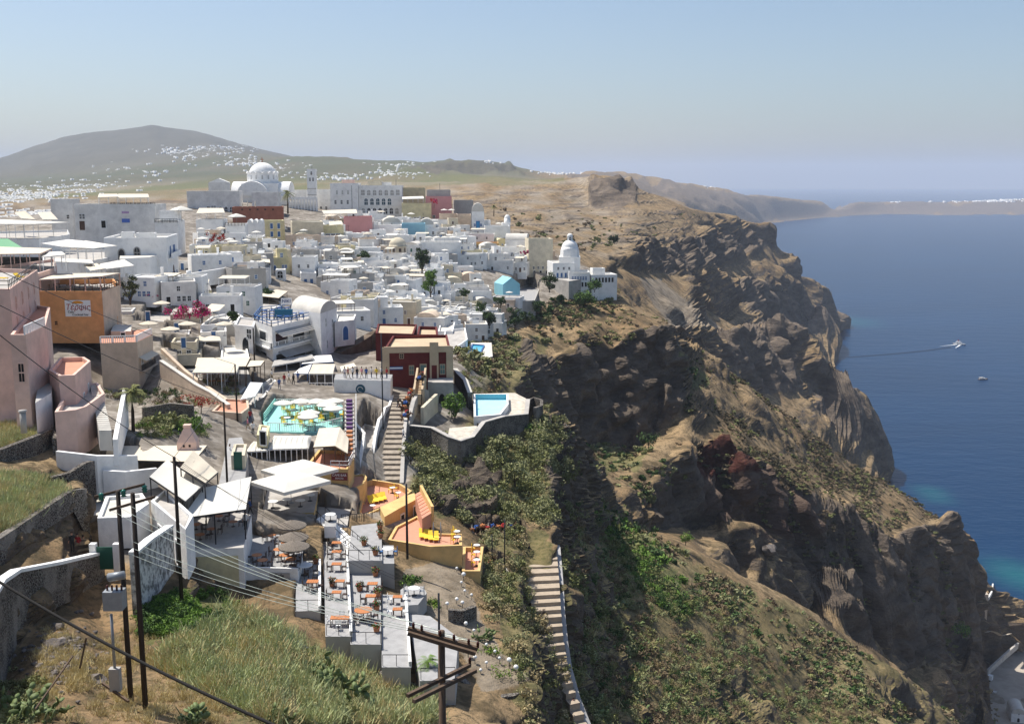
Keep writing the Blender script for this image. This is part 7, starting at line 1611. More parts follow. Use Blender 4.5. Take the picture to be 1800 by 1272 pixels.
# the far villages on the plain and the mountain foot, one mass of specks
def far_village():
    rs = np.random.RandomState(3); V = []; Q = []
    zones = [((330,268),60,10,110,6200),((400,262),50,7,60,6200),((60,340),80,12,120,2600),((160,330),90,14,90,3000),((420,285),70,8,60,5000),((700,306),50,7,70,3000),((600,312),60,7,60,2800),((720,290),70,5,40,4200),((860,284),60,4,30,4400),((980,304),40,3,40,4500),((1055,304),50,3,60,4800),((1240,328),30,3,12,5800),((1590,353),110,3,150,8300),((1730,352),90,4,170,8500),((1240,330),60,5,40,5800),((250,300),80,12,45,5000),((500,300),60,10,45,3600),((40,380),70,10,60,1000),((210,370),80,8,40,900),((30,352),60,8,60,1900)]
    for (cx, cy), sx, sy, n, dm in zones:
        for _ in range(n):
            px, py = cx+rs.randn()*sx*.55, cy+rs.randn()*sy*.5
            p = gp(px, py, dmin=520)
            if p is None or p.z < 4: continue
            d = p.y; s = d*rs.uniform(.0005, .0014); h = d*rs.uniform(.0003,.0008)+1; dy = 6+s*.3
            c = [(p.x-s,d-dy),(p.x+s,d-dy),(p.x+s,d+dy),(p.x-s,d+dy)]; k = len(V)
            V += [(x,y,p.z-6) for x,y in c]+[(x,y,p.z+h) for x,y in c]
            Q += [(k,k+1,k+5,k+4),(k+1,k+2,k+6,k+5),(k+2,k+3,k+7,k+6),(k+3,k,k+4,k+7),(k+4,k+5,k+6,k+7)]
    o = link('distant_village', npmesh('distant_village', V, Q, WHITE)); tag(o, 'white specks of far villages on the plain and below the mountain', None, None, 'stuff')
far_village()
# ---------------------------------------------------------------- plants
def leaf_cloud(rs, n, size, centres, radii, mi=None, flat=.0):
    """n small leaf quads spread through clumps"""
    k = rs.randint(0, len(centres), n); d = rs.randn(n,3); d /= np.linalg.norm(d, axis=1)[:,None]
    r = rs.rand(n)**.45; C = np.asarray(centres)[k]+d*(np.asarray(radii)[k]*r[:,None])
    a = d+rs.randn(n,3)*.8; a /= np.linalg.norm(a, axis=1)[:,None]; u = np.cross(a, rs.randn(n,3)); u /= np.linalg.norm(u, axis=1)[:,None]+1e-9; v = np.cross(a, u)
    s = size*(.6+.8*rs.rand(n))[:,None]
    V = np.stack([C-u*s-v*s*.45, C+u*s-v*s*.45, C+u*s+v*s*.45, C-u*s+v*s*.45], 1).reshape(-1,3)
    return V, np.arange(4*n).reshape(n,4)
def blades(rs, n, h, spread, w):
    b = np.stack([rs.randn(n)*spread*.35, rs.randn(n)*spread*.35, np.zeros(n)], -1)
    d = np.stack([rs.randn(n)*.55, rs.randn(n)*.55, np.ones(n)], -1); d /= np.linalg.norm(d, axis=1)[:,None]
    t = b+d*(h*(.5+.7*rs.rand(n)))[:,None]; p = np.cross(d, rs.randn(n,3)); p /= np.linalg.norm(p, axis=1)[:,None]; p *= w
    m = (b+t)/2+p*0
    V = np.stack([b-p, b+p, t+p*.3, t-p*.3], 1).reshape(-1,3); return V, np.arange(4*n).reshape(n,4)
RS = np.random.RandomState(5)
TPL = []
for i in range(4): TPL.append(leaf_cloud(RS, 190, .072, RS.randn(5,3)*np.array([.33,.33,.12])+np.array([0,0,.32]), np.full((5,3),.36)*np.array([1,1,.8])))
for i in range(3): TPL.append(blades(RS, 60, .95, 1.1, .035))
def pads(rs, n, size):
    """prickly pear: flat oval pads growing out of each other"""
    V = []; Q = []; pts = []
    for i in range(n):
        if i % 7 == 0: pts = [(np.array([rs.randn()*size*.24*n**.5, rs.randn()*size*.24*n**.5, 0]), np.array([0,0,1.]))]
        b, d = pts[rs.randint(0, len(pts))]; e = d+rs.randn(3)*.75; e[2] = abs(e[2])*.7+.15; e /= np.linalg.norm(e)
        u = np.cross(e, rs.randn(3)); u /= np.linalg.norm(u); w = np.cross(e, u); s = size*(.7+.5*rs.rand()); c = b+e*s*.9; k = len(V)
        for sg in (-1, 1):
            for t in range(8): a = 2*math.pi*t/8; V.append(c+e*s*math.cos(a)+u*s*.62*math.sin(a)+w*sg*s*.07)
        Q += [[k, k+1, k+2, k+3], [k, k+3, k+4, k+7], [k+4, k+5, k+6, k+7], [k+11,k+10,k+9,k+8],[k+15,k+12,k+11,k+8],[k+15,k+14,k+13,k+12]]
        Q += [[k+t, k+8+t, k+8+(t+1) % 8, k+(t+1) % 8] for t in range(8)]
        pts.append((b+e*s*1.75, e))
    return np.array(V), np.array(Q)
CACT = mat('cactus_pad', (.16,.21,.075), .6, .35, 2.5); LEAFS = mat('silver_scrub', (.31,.315,.155), .95, .3, .6); GRASS = mat('pale_grass', (.50,.54,.27), .95, .3, .6); GRASD = mat('straw_grass', (.64,.53,.27), .95, .3, .6); LEAFB = mat('brown_scrub', (.25,.185,.11), .95, .35, .6)
for i in range(3): TPL.append(pads(RS, 14, .17))
for i in range(4): TPL.append(leaf_cloud(RS, 100, .17, RS.randn(5,3)*np.array([.33,.33,.12])+np.array([0,0,.30]), np.full((5,3),.36)*np.array([1,1,.8])))
TUFT = mat('dark_tuft', (.085,.072,.038), .95, .3, .6)
SCRUB = {}
def scatter(key, poly, n, mats, size, tp, dmin=15, dmax=520, test=None, flat=1.0, sink=.08):
    xs = [p[0] for p in poly]; ys = [p[1] for p in poly]; got = 0; tries = 0
    while got < n and tries < n*9:
        tries += 1
        px, py = RS.uniform(min(xs), max(xs)), RS.uniform(min(ys), max(ys))
        if not inpoly(poly, np.array([px]), np.array([py]))[0]: continue
        if perlin(np.array([[px/45., py/45., 3.3]]))[0] < RS.uniform(-.62,.26): continue
        p = gp(px, py, dmin, dmax)
        if p is None: continue
        s = size[0]+(size[1]-size[0])*RS.rand()**1.8*1.15; V, Q = TPL[10+RS.randint(4) if (p.y > 205 and tp[0] == 0) else tp[RS.randint(len(tp))]]
        a = RS.uniform(0, 6.28); c, q = math.cos(a), math.sin(a); W = V*np.array([s,s,s*flat*RS.uniform(.8,1.2)])
        W = np.stack([W[:,0]*c-W[:,1]*q, W[:,0]*q+W[:,1]*c, W[:,2]], -1)+np.array([p.x,p.y,p.z-sink*s])
        m = mats[RS.randint(len(mats))]; SCRUB.setdefault((key, m.name), [[],[],0,m]); S = SCRUB[(key, m.name)]
        S[0].append(W); S[1].append(Q+S[2]); S[2] += len(W); got += 1
B_, G_, C_ = [0,1,2,3], [4,5,6], [7,8,9]
R1 = [(1000,940),(1080,890),(1180,960),(1260,1010),(1420,1085),(1600,1200),(1720,1290),(1000,1300)]
scatter('slope', R1, 2600, [LEAFO,LEAFS,LEAFB,LEAFB,LEAF], (.5,1.7), B_); scatter('slope', R1, 1500, [LEAFB,LEAFD,LEAFO], (.4,1.0), B_); scatter('slope', R1, 700, [GRASD,GRASS], (.5,1.1), G_); scatter('slope', R1, 1000, [CACT,CACT,LEAFO], (.9,2.0), C_)
scatter('slope', [(1030,900),(1090,905),(1180,990),(1230,1060),(1190,1100),(1110,1020)], 420, [LEAF,LEAFL,LEAFO], (1.0,2.2), B_)
scatter('slope', [(1010,770),(1140,790),(1200,830),(1120,930),(1010,930)], 380, [LEAFO,LEAFB,LEAF,LEAFS], (.8,2.0), B_)
scatter('slope', [(720,765),(830,775),(925,735),(1000,735),(1005,930),(860,915),(740,880)], 520, [LEAFO,LEAFS,LEAFS], (.9,2.1), B_)
scatter('slope', [(800,605),(900,598),(980,640),(990,720),(930,720),(820,690)], 380, [LEAFO,LEAFS,LEAFB], (.9,2.0), B_)
scatter('slope', [(850,940),(915,930),(925,1030),(985,1180),(1005,1290),(930,1290),(915,1190),(850,1050)], 420, [LEAFO,LEAFS,LEAFD], (.7,1.6), B_)
scatter('slope', [(985,960),(1020,950),(1060,1290),(1040,1290),(1000,1150)], 200, [LEAFO,LEAFS], (.7,1.6), B_)
scatter('slope', [(1200,600),(1300,660),(1660,910),(1560,930),(1420,870),(1300,790),(1200,720)], 3400, [TUFT,TUFT,LEAFB,LEAFO], (.6,1.8), B_, flat=.7)
scatter('slope', [(1190,780),(1330,900),(1500,1080),(1700,1150),(1720,1010),(1640,930),(1300,800)], 900, [TUFT,LEAFB,LEAFO], (1.0,2.2), B_, flat=.7)
scatter('slope', [(1000,520),(1090,505),(1180,570),(1170,600),(1000,610)], 260, [LEAFB,LEAFD,LEAFO], (.9,1.8), B_, flat=.7)
scatter('slope', [(1600,1100),(1720,1160),(1760,1272),(1640,1272)], 200, [LEAFB,LEAFO,LEAFD], (1,2), B_)
scatter('slope', [(180,690),(250,722),(390,712),(425,690),(400,655),(300,690)], 90, [LEAFO,LEAF,LEAFB], (.5,1.2), B_)
scatter('slope', [(0,838),(100,845),(112,872),(60,905),(0,935)], 1100, [GRASS,GRASS,GRASD], (.5,.9), G_)
scatter('slope', [(0,745),(90,755),(90,775),(0,790)], 260, [GRASD,GRASS], (.5,.9), G_)
scatter('slope', [(410,1065),(470,1095),(560,1150),(640,1190),(760,1235),(760,1272),(470,1272),(280,1170),(330,1120)], 1300, [GRASS,GRASS,GRASD], (.7,1.3), G_); scatter('slope', [(410,1065),(470,1095),(560,1150),(640,1190),(760,1235),(760,1272),(470,1272),(300,1160)], 420, [LEAFS,LEAFO], (.6,1.2), B_)
scatter('slope', [(245,1075),(300,1045),(395,1040),(405,1080),(380,1110),(250,1120)], 520, [LEAFL,LEAFL,LEAF], (.5,1.0), B_)
scatter('slope', [(60,1110),(190,1080),(300,1120),(420,1272),(60,1272)], 520, [GRASD,GRASD], (.25,.6), G_)
scatter('slope', [(0,1180),(60,1190),(90,1272),(0,1272)], 60, [LEAFO,LEAFS], (.5,.9), B_)
scatter('slope', [(880,370),(1110,370),(1320,385),(1180,410),(1060,450),(900,430)], 130, [LEAFB,LEAFO], (1.5,3.0), B_, dmax=1700)
scatter('slope', [(790,585),(860,560),(985,524),(1060,530),(1100,520),(960,605),(830,612)], 320, [LEAFO,LEAF,LEAFS,LEAFB], (.8,1.9), B_)
VN = {'olive_leaf':'olive','silver_scrub':'silvery','brown_scrub':'brown dry','dry_leaf':'straw coloured','cactus_pad':'prickly pear','dark_leaf':'dark green','bright_leaf':'bright green','dark_tuft':'dark tufted','pale_grass':'pale green grassy','straw_grass':'straw yellow grassy'}
scatter('slope', [(238,735),(362,728),(372,775),(240,768)], 120, [LEAFO,LEAFL,LEAFS], (.6,1.3), B_)
for (k, mn), (V, Q, n, m) in SCRUB.items():
    o = link('scrub', npmesh('scrub', np.concatenate(V), np.concatenate(Q), m)); tag(o, '%s scrub growing over the caldera slopes' % VN.get(mn, mn), None, None, 'stuff')
def tree(name, label, cat, base, h, r, mats, n=700, leaf=.16, trunk=.35, shape=1.0, lean=(0,0), group=None, clumps=14, mi_split=.3):
    """trunk with limbs and a crown of leaf clumps"""
    rs = np.random.RandomState(int(abs(base.x*7+base.y*3)) % 9999); root = thing(name, base, 0, label, cat, group); b = MB(); th = h*trunk
    top = Vector((lean[0], lean[1], th)); b.tube([(0,0,-.4),(lean[0]*.3,lean[1]*.3,th*.5),top,top+Vector((lean[0]*.3,lean[1]*.3,(h-th)*.5))], [h*.035,h*.026,h*.02,h*.008], 7)
    for i in range(5): a = i*1.26+rs.rand(); b.tube([top*(.7+.06*i), top+Vector((r*.35*math.cos(a), r*.35*math.sin(a), (h-th)*.3)), top+Vector((r*.7*math.cos(a), r*.7*math.sin(a), (h-th)*(.4+.2*rs.rand())))], [h*.015,h*.010,h*.004], 5)
    b.build('trunk', BARK, root)
    cz = th+(h-th)*.5; C = []; RR = []
    for i in range(clumps):
        d = rs.randn(3); d /= np.linalg.norm(d); q = rs.rand()**.5
        C.append([lean[0]+d[0]*r*.75*q, lean[1]+d[1]*r*.75*q, cz+d[2]*(h-th)*.42*q*shape]); k = r*rs.uniform(.25,.45); RR.append([k,k,k*.8])
    V, Q = leaf_cloud(rs, n, leaf, C, RR); mi = (rs.rand(n) < mi_split).astype(int)
    link('crown', npmesh('crown', V, Q, mats, mi), root); return root
def palm(label, base, h, r, n=26, cat='palm tree', name='palm_tree', m=LEAFO):
    rs = np.random.RandomState(int(abs(base.x*5+base.y)) % 999); root = thing(name, base, 0, label, cat); b = MB(); b.tube([(0,0,-.4),(.05*h*.3,0,h*.5),(.02,0,h)], [h*.035+.08,h*.03+.06,h*.03+.09], 8); b.build('trunk', BARK, root)
    b = MB(); V = []; Q = []
    for i in range(n):
        a = rs.rand()*6.28; el = rs.uniform(-.5,1.25); L_ = r*rs.uniform(.8,1.1); P_ = []
        for k in range(6):
            t = k/5; P_.append(np.array([math.cos(a)*L_*t*math.cos(el), math.sin(a)*L_*t*math.cos(el), h+L_*t*math.sin(el)-.55*r*t*t]))
        sd = np.array([-math.sin(a), math.cos(a), 0])
        for k in range(5):
            for sg in (-1,1):
                for j in range(3):
                    p = P_[k]+(P_[k+1]-P_[k])*(j/3.); e = (P_[k+1]-P_[k]); e = e/np.linalg.norm(e); w = sd*sg*.8+e*.7+np.array([0,0,-.35]); l = r*.24*(1-.55*abs(k/5-.35)); q = e*r*.018
                    i0 = len(V); V += [p-q, p+q, p+q*.4+w*l, p-q*.4+w*l]; Q.append([i0,i0+1,i0+2,i0+3])
    link('crown', npmesh('crown', V, Q, m), root); return root
def gpo(px, py, dmin=15): return gp(px, py, dmin) or at(px, py, 200)
for i, (a, c_, d, r_, lab) in enumerate(((1012,545,374,3.2,'dark bush tree under the middle of the curved retaining wall'),(985,530,373,2.6,'dark bush tree under the left end of the curved retaining wall'),(945,545,352,3.0,'green tree below the big sunlit hotel terrace'),(925,565,335,3.0,'dark green tree on the slope edge under the hotel terrace'),(845,545,318,2.4,'small green tree among the lowest white houses'),(815,520,335,2.2,'small green tree between white terraces above the lower villas'),(880,535,340,2.6,'leafy tree left of the hotel terrace'),(620,470,330,2.2,'dark garden tree by the stair walls'),(560,478,315,2.4,'dark garden hedge tree below the big cream stair house'),(640,455,345,2.4,'brown green fig tree left of the beige dome'),(470,520,250,1.8,'green bush beside the big cream pergola'),(410,560,200,1.6,'dark green bush by the shaded arches'))):
    tree('tree', lab, 'tree', at(a, c_, d)-Vector((0,0,.8)), r_*1.5, r_, [LEAF,LEAFG], 700, .2, .06)
palm('tall palm tree on the square between the cathedral and the bell tower', at(506,374,425), 7.6, 3.4)
palm('palm tree with drooping fronds beside the tall beige house', at(234,752,118), 4.0, 2.1, 34)
palm('short palm standing on the white roofs near the chapel house', at(868,378,430), 3.4, 1.6)
palm('dwarf palm on the lowest cafe terrace', gpz(752,1172,ST['E']), .5, 1.15, 22, m=LEAFL)
tree('pine_tree', 'dark cypress like tree in front of the beige dome', 'tree', at(742,478,338), 8.5, 3.0, [LEAFG,LEAF], 1800, .2, .05, clumps=22)
tree('tree', 'bright green leafy tree in the middle of the white houses', 'tree', at(757,520,300), 7.5, 3.0, [LEAFL,LEAF], 1800, .2, .06, clumps=22)
tree('tree', 'fresh green spreading tree beside the outermost white villa', 'tree', at(1030,540,372), 6.0, 5.0, [LEAF,LEAFL], 2000, .24, .06, .9, clumps=26)
tree('tree', 'dark green tree below the high curved retaining wall', 'tree', at(966,512,372), 6.5, 3.4, [LEAF,LEAFG], 1200, .23, .06)
tree('tree', 'green bush tree on the edge above the retaining wall', 'tree', at(1045,512,374), 4, 3.2, [LEAF,LEAFL], 900, .22, .06)
tree('tree', 'olive green tree beside the white cafe wall left of the mansion forecourt', 'tree', at(229,532,196), 5.6, 2.1, [LEAFG,LEAFO], 1500, .12, .05)
tree('fig_tree', 'bright fig tree growing between the red building and the pool', 'tree', at(800,736,163), 4.4, 2.3, [LEAFL,LEAF], 1500, .14, .06)
tree('tree', 'dark tree above the small blue pool by the lower white villas', 'tree', at(860,575,300), 5.5, 3.2, [LEAF,LEAFG], 1100, .2, .06)
tree('tree', 'leafy tree hanging below the sky blue house terrace', 'tree', at(905,575,318), 6.0, 3.4, [LEAF,LEAFG], 1200, .22, .06)
tree('tree', 'small dark tree on the cliff plateau rim', 'tree', at(1080,428,640), 5, 4.2, [LEAFG,LEAF], 400, .5, .15)
for lab, a, c_, d, h_, r_, ms in (('round olive garden bush behind the white outside stair',283,762,123,2.4,2.9,[LEAFO,LEAFS]),('bright green vine bush by the pink tapering chimney',340,768,122,2.2,1.8,[LEAFL,LEAF]),('big rounded green shrub on the slope right of the mule path',1082,1118,158,4.2,3.0,[LEAF,LEAFO]),('dark shrub in the shade under the big cliff',1140,785,300,4.5,4,[LEAF,LEAFG]),('long dark green shrub clinging to the sunlit scree',1212,668,385,4.5,5.5,[LEAF,LEAFG]),('bright green shrub pair in the lower gully',1370,1200,222,5.5,4.2,[LEAFL,LEAF]),('green shrub at the foot of the seaward cliff',1690,1120,415,6,5,[LEAF,LEAFL]),('yellow green shrub on the rim above the mule path gully',1205,955,238,3,2.6,[LEAFL,LEAFO]),('silver bush overhanging the mule yard wall',810,925,127,2.4,1.9,[LEAFS,LEAFO]),('tall silver bush right of the apricot house',745,870,128,3.0,2.4,[LEAFS,LEAFO]),('silver bush at the top of the mule path',955,905,136,2.6,1.9,[LEAFS,LEAFO]),('grey green bush below the donkey stairs wall',722,815,141,3.6,1.6,[LEAFO,LEAFG]),('green bush above the rock pinnacle by the pool',938,768,163,2.6,1.4,[LEAFL,LEAF]),('low green bush on the gravel garden',722,1030,97,1.2,1.3,[LEAF,LEAFL]),('silver bush on the bluff under the pool wall',880,800,150,3.2,2.6,[LEAFS,LEAFO]),('big silver bush lower on the pool bluff',905,850,142,3.2,2.6,[LEAFS,LEAFO])):
    tree('shrub', lab, 'shrub', at(a, c_, d), h_, r_, ms, 620, .055*r_+.03, .08, .9, mi_split=.35, clumps=16)
def climber(label, base, w, h, dp, ms, n=1800, leaf=.14):
    rs = np.random.RandomState(int(abs(base.x*9)) % 999); root = thing('bougainvillea', base, 0, label, 'flowering plant'); b = MB(); b.tube([(0,0,-2),(.1,0,-.6),(.2,0,h*.4)], [.08,.06,.04], 6); b.build('stem', BARK, root)
    C = [[rs.uniform(-w,w), rs.uniform(-dp,dp), h*.4+rs.uniform(-.5,.5)*h*(1-.3*abs(i % 3-1))] for i in range(16)]; V, Q = leaf_cloud(rs, n, leaf, C, [[w*.25,dp*.6,h*.25]]*16); link('blossom', npmesh('blossom', V, Q, ms, (rs.rand(n) < .28).astype(int)), root)
climber('magenta bougainvillea spilling over the cream terrace wall', at(331,556,192), 3.6, 3.2, 1.2, [FLOWM, LEAF])
climber('small magenta bougainvillea on the hedge above the shaded courtyard', at(263,523,210), 1.6, .9, .6, [FLOWM, LEAFO], 300)
climber('red bougainvillea on the terrace right of the white mansion', at(381,424,300), 2.6, 2.2, 1, [FLOWR, LEAF], 500, .16)
climber('red flowering bush on the stone wall below the beige ramp', at(352,712,136), 2.4, 1.6, .8, [FLOWR, LEAFO, ], 700, .09)
climber('dark red vine roof on the terrace by the lettered gable wall', at(413,462,282), 2.4, 1.4, 1, [mat('wine_leaf', (.16,.02,.02), .8, .4, 2), LEAF], 400, .15)
climber('crimson bougainvillea in front of the cream round terrace house', at(921,446,398), 1.6, 1.4, .6, [FLOWM, LEAF], 260, .18)
climber('pink red flowers at the left corner of the rose pink skyline house', at(763,357,450), 1.4, 2.2, .6, [FLOWR, FLOWM], 240, .2)
def cactus(label, base, sc, n): 
    rs = np.random.RandomState(int(abs(base.x*11+base.y)) % 999); V, Q = pads(rs, n, .24); V = V*sc
    o = link('prickly_pear', npmesh('prickly_pear', V, Q, CACT), None, base); tag(o, label, 'cactus', 'prickly pears near the camera')
for lab, a, c_, sc, n in (('big dark prickly pear clump in the corner at bottom left',35,1262,1.1,150),('prickly pear clump on the grassy bank under the terraces',560,1215,1.35,330),('prickly pear just above the bottom edge beside the brown track',330,1280,1.0,70),('prickly pear at the bottom of the bank left of the crossarm pole',480,1272,.8,60),('prickly pear on the dark wall of the globe lamp garden',850,1125,1.0,50)):
    cactus(lab, gpo(a, min(c_,1271)), sc, n)
for i, (a, c_, k) in enumerate(P((584,1030,'B'),(632,1038,'C'),(660,1012,'C'),(664,1048,'C'),(662,1072,'C'),(662,1110,'C'),(640,958,'F'),(660,975,'F'),(668,930,'F'),(669,945,'F'),(555,990,'A'))):
    p = gpz(a, c_, ST[k]); r = thing('potted_plant', p, 0, 'bushy potted plant on the cafe terraces, %s counted from the left' % ORD[sorted([x[0]+x[1]*.001 for x in P((584,1030),(632,1038),(660,1012),(664,1048),(662,1072),(662,1110),(640,958),(660,975),(668,930),(669,945),(555,990))]).index(a+c_*.001)], 'plant', 'potted plants on the terraces'); b = MB(); b.lathe([(.0,0),(.22,0),(.30,.42),(.25,.42),(.24,.36),(0,.36)], 10, smooth=False); b.build('pot', CLAY, r)
    V, Q = leaf_cloud(RS, 130, .07, [[0,0,.7],[.15,.1,.6],[-.15,-.1,.65]], [[.32,.32,.32]]*3); link('leaves', npmesh('leaves', V, Q, [LEAFL, LEAF, FLOWR], RS.choice([0,0,1,1,2], 130)), r)
for lab, a, c_, w_, dp in (('strip of bright succulents along the gravel garden edge',880,1180,1.9,1.2),('upper succulent bed beside the globe lamps',857,1145,1.1,.8),('succulent bed by the rounded terrace',760,1062,.6,1.2)):
    p = gp(a, c_, 70) or at(a, c_, 92); V, Q = leaf_cloud(RS, 420, .07, [[RS.uniform(-w_,w_),RS.uniform(-dp,dp),.12] for _ in range(24)], [[.45,.45,.22]]*24); tag(link('succulent_bed', npmesh('succulent_bed', V, Q, [mat('lime_leaf', (.16,.24,.02), .8, .3, 2), LEAFL], RS.randint(0,2,420)), None, p), lab, None, None, 'stuff')
# rubble heap below the curved wall
def boulder(rs, s):
    b = bmesh.new(); bmesh.ops.create_icosphere(b, subdivisions=2, radius=1)
    for v in b.verts: n = perlin(np.array([v.co*1.1])+rs.rand()*9)[0]; v.co *= (1+.55*n); v.co.z *= .7
    V = np.array([v.co[:] for v in b.verts])*s; Q = np.array([[v.index for v in f.verts] for f in b.faces]); b.free(); return V, Q
ROCKM = mat('loose_rock', (.22,.19,.17), .95, .5, 1.5, bump=.5)
V = []; Q = []; n = 0; BT = [boulder(RS, 1) for _ in range(6)]
for _ in range(330):
    a, c_ = RS.normal(110, 34), RS.normal(1150, 28); p = gp(a, c_)
    if p is None or a > 190: continue
    v, q = BT[RS.randint(6)]; s = RS.uniform(.06,.22); V.append(v*s+np.array(p)); Q.append(q+n); n += len(v)
tag(link('rubble', npmesh('rubble', np.concatenate(V), np.concatenate(Q), ROCKM)), 'heap of loose grey stones below the curved wall', None, None, 'stuff')
for lab, a, c_, s in (('large rounded boulder on the stone heap',95,1135,.75),('grey boulder beside the double pole',165,1195,.6),('pale boulder above the stone heap',100,1105,.55),('boulder on the slope above the gully',1352,965,2.2)):
    v, q = BT[RS.randint(6)]; tag(link('boulder', npmesh('boulder', v*s, q, ROCKM, smooth=False), None, gpo(a, c_)), lab, 'boulder')
# ---------------------------------------------------------------- poles and wires
INS = mat('green_glass', (.02,.16,.11), .2, spec=.6); INSR = mat('brown_porcelain', (.07,.018,.012), .35)
def pole(label, top, bot, r=.14, m=POLEW, cat='utility pole', name='utility_pole', group=None):
    t = at(*top); z = (at(*bot) if len(bot) == 3 else Vector((0,0,t.z-bot[0]))).z; x, y = t.x, t.y
    root = thing(name, (x,y,z), 0, label, cat, group); b = MB(); b.tube([(0,0,-.6),(0,0,(t.z-z)*.5),(0,0,t.z-z)], [r,r*.9,r*.75], 8); b.build('post', m, root); root['h'] = t.z-z; return root, t
def arm(root, p, q, w=.12, ins=(), im=INSR, s=.18, m=WOOD, name='crossarm'):
    o = root.location; a = MB(); a.bar(Vector(p)-o, Vector(q)-o, w); a_ = a.build(name, m, root)
    for t in ins:
        c = Vector(p).lerp(Vector(q), t)-o; b = MB(); b.lathe([(0,s*.3),(s*.35,s*.3),(s*.3,s*.7),(s*.42,s*.8),(s*.3,s*1.2),(s*.42,s*1.3),(s*.25,s*2),(0,s*2.05)], 8, c); b.build('insulator', im, a_)
p1, t1 = pole('left pole of the wooden transformer pair at lower left', (207,862,59), (193,1225,59), .17)
p2, t2 = pole('right pole of the wooden transformer pair carrying the grey boxes', (233,866,57.5), (219,1243,57.5), .17)
arm(p1, at(166,873,59.5), at(254,851,59), .14); arm(p2, at(193,896,58), at(272,873,57.5), .14)
for a, c_ in ((178,872),(217,866),(254,858)):
    c = at(a, c_, 59)-p1.location; b = MB(); b.lathe([(0,-.25),(.16,-.2),(.1,-.12),(.17,-.05),(.1,.03),(.17,.1),(.06,.2),(0,.22)], 10, c); b.build('glass_insulator', INS, p1)
o2 = p2.location; q = at(205,1055,58)-o2; b = MB(); b.box(q.x-.62,q.x+.45,q.y-.45,q.y+.35,q.z-.45,q.z+.65); tr = b.build('transformer', GALV, p2)
for i in range(4): b = MB(); b.tube([(q.x-.45+.27*i,q.y-.1,q.z+.65),(q.x-.45+.27*i,q.y-.1,q.z+.95)], .06, 6); b.build('bushing', INSR, tr)
q = at(206,1013,58)-o2; b = MB(); b.tube([(q.x-.5,q.y,q.z-.05),(q.x+.4,q.y,q.z+.1)], .24, 10); b.build('tank', GALV, p2)
q = at(203,1195,58)-o2; b = MB(); b.box(q.x-.3,q.x+.3,q.y-.2,q.y+.2,q.z-.6,q.z+.75); b.build('meter_box', GREYW, p2); b = MB(); b.tube([(q.x,q.y,q.z+.7),(q.x,q.y,q.z+4)], .08, 6); b.build('cable_pipe', GALV, p2)
arm(p2, at(180,1200,58.5), at(226,1232,57), .13)
p3, t3 = pole('tall wooden pole standing in the bright green patch', (306,803,79), (299,1058,79), .16)
p4, t4 = pole('thin wooden pole in front of the beige ramp wall', (393,707,108), (400,842,108), .12)
p5, t5 = pole('wooden pole beside the striped pergola restaurant', (413,640,138), (417,765,138), .13)
p6, t6 = pole('dark pole in front of the blue railed restaurant', (445,577,172), (447,648,172), .14)
p7, t7 = pole('dark iron pole standing through the lower apricot patio', (714,850,104), (716,972,104), .13, METAL)
p8, t8 = pole('tall dark lamp pole beside the donkey stairs', (670,585,150), (672,768,150), .10, METAL, 'lamp pole', 'lamp_pole')
p9, t9 = pole('thin pole in the mule yard', (865,938,118), (864,1000,118), .07, METAL); p10, t10 = pole('dark lamp pole inside the round grey wall', (887,912,116), (884,1010,116), .08, METAL)
p11, t11 = pole('thin dark pole behind the crossarm pole', (771,1042,46), (764,1240,46), .06, METAL)
pk, tk = pole('near wooden pole with two crossarms and brown insulators at bottom centre', (776,1108,34), (14,), .15, WOOD)
arm(pk, at(717,1104,34), at(840,1140,33.7), .13, (.08,.2,.46,.66,.87,1.0), INSR, .13); arm(pk, at(717,1112,33.8), at(836,1148,33.5), .13)
arm(pk, at(716,1222,32.5), at(826,1168,35), .12, (1.0,), INSR, .14); arm(pk, at(727,1232,32), at(836,1178,34.6), .12)
for i, (a, c_, d, h_) in enumerate(((367,330,455,0),(696,320,470,0),(618,335,452,0),(773,328,470,0))):
    zb = hz(at(a,c_,d).x, d); 
    pole('thin mast on the skyline, %s from the cathedral side' % ORD[[367,618,696,773].index(a)], (a,(346,326,315,322)[[367,618,696,773].index(a)],d), (at(a,c_,d).z-zb+6,), .12, METAL, 'mast', 'mast', 'skyline masts')
def wire(label, A, B, sag, r=.012, m=METAL, name='power_line'):
    A, B = Vector(A), Vector(B); b = MB(); b.tube([A.lerp(B, t/16)-A-Vector((0,0,sag*4*(t/16)*(1-t/16))) for t in range(17)], r, 5); tag(b.build(name, m, None, A), label, 'cable')
wire('thick black cable crossing the lower left corner', at(-40,998,30), at(520,1290,25), .25, .045, DARK, 'cable')
for i, (a, c_, d) in enumerate(((0,589,60),(0,546,66),(18,495,75))): wire('thin overhead wire across the pink houses, the %s of three' % ('lowest','middle','highest')[i], at(a-30,c_-24,d), (t3, t4, t5)[i], .4, .028)
wire('overhead wire from the green patch pole to the restaurant pole', t3, t5, .5, .02)
LW = mat('aluminium_wire', (.50,.55,.48), .4, metal=.5)
for i in range(6):
    A = at(195,896,58).lerp(at(272,873,57.5), i/5) if i < 3 else at(233,915+12*i,57.5); B = at(717,1104,34).lerp(at(840,1140,33.7), (.08,.2,.46,.66,.87,1.0)[i])+Vector((0,0,.25))
    wire('pale wire running from the transformer poles to the crossarm pole, %s from the top' % ORD[i], A, B, .5, .012, LW)
for i in range(3): wire('dark wire slanting over the canopy cafe, %s from the left' % ORD[i], t3-Vector((0,0,.2*i)), at(640+60*i,1000+20*i,92), .5, .014)
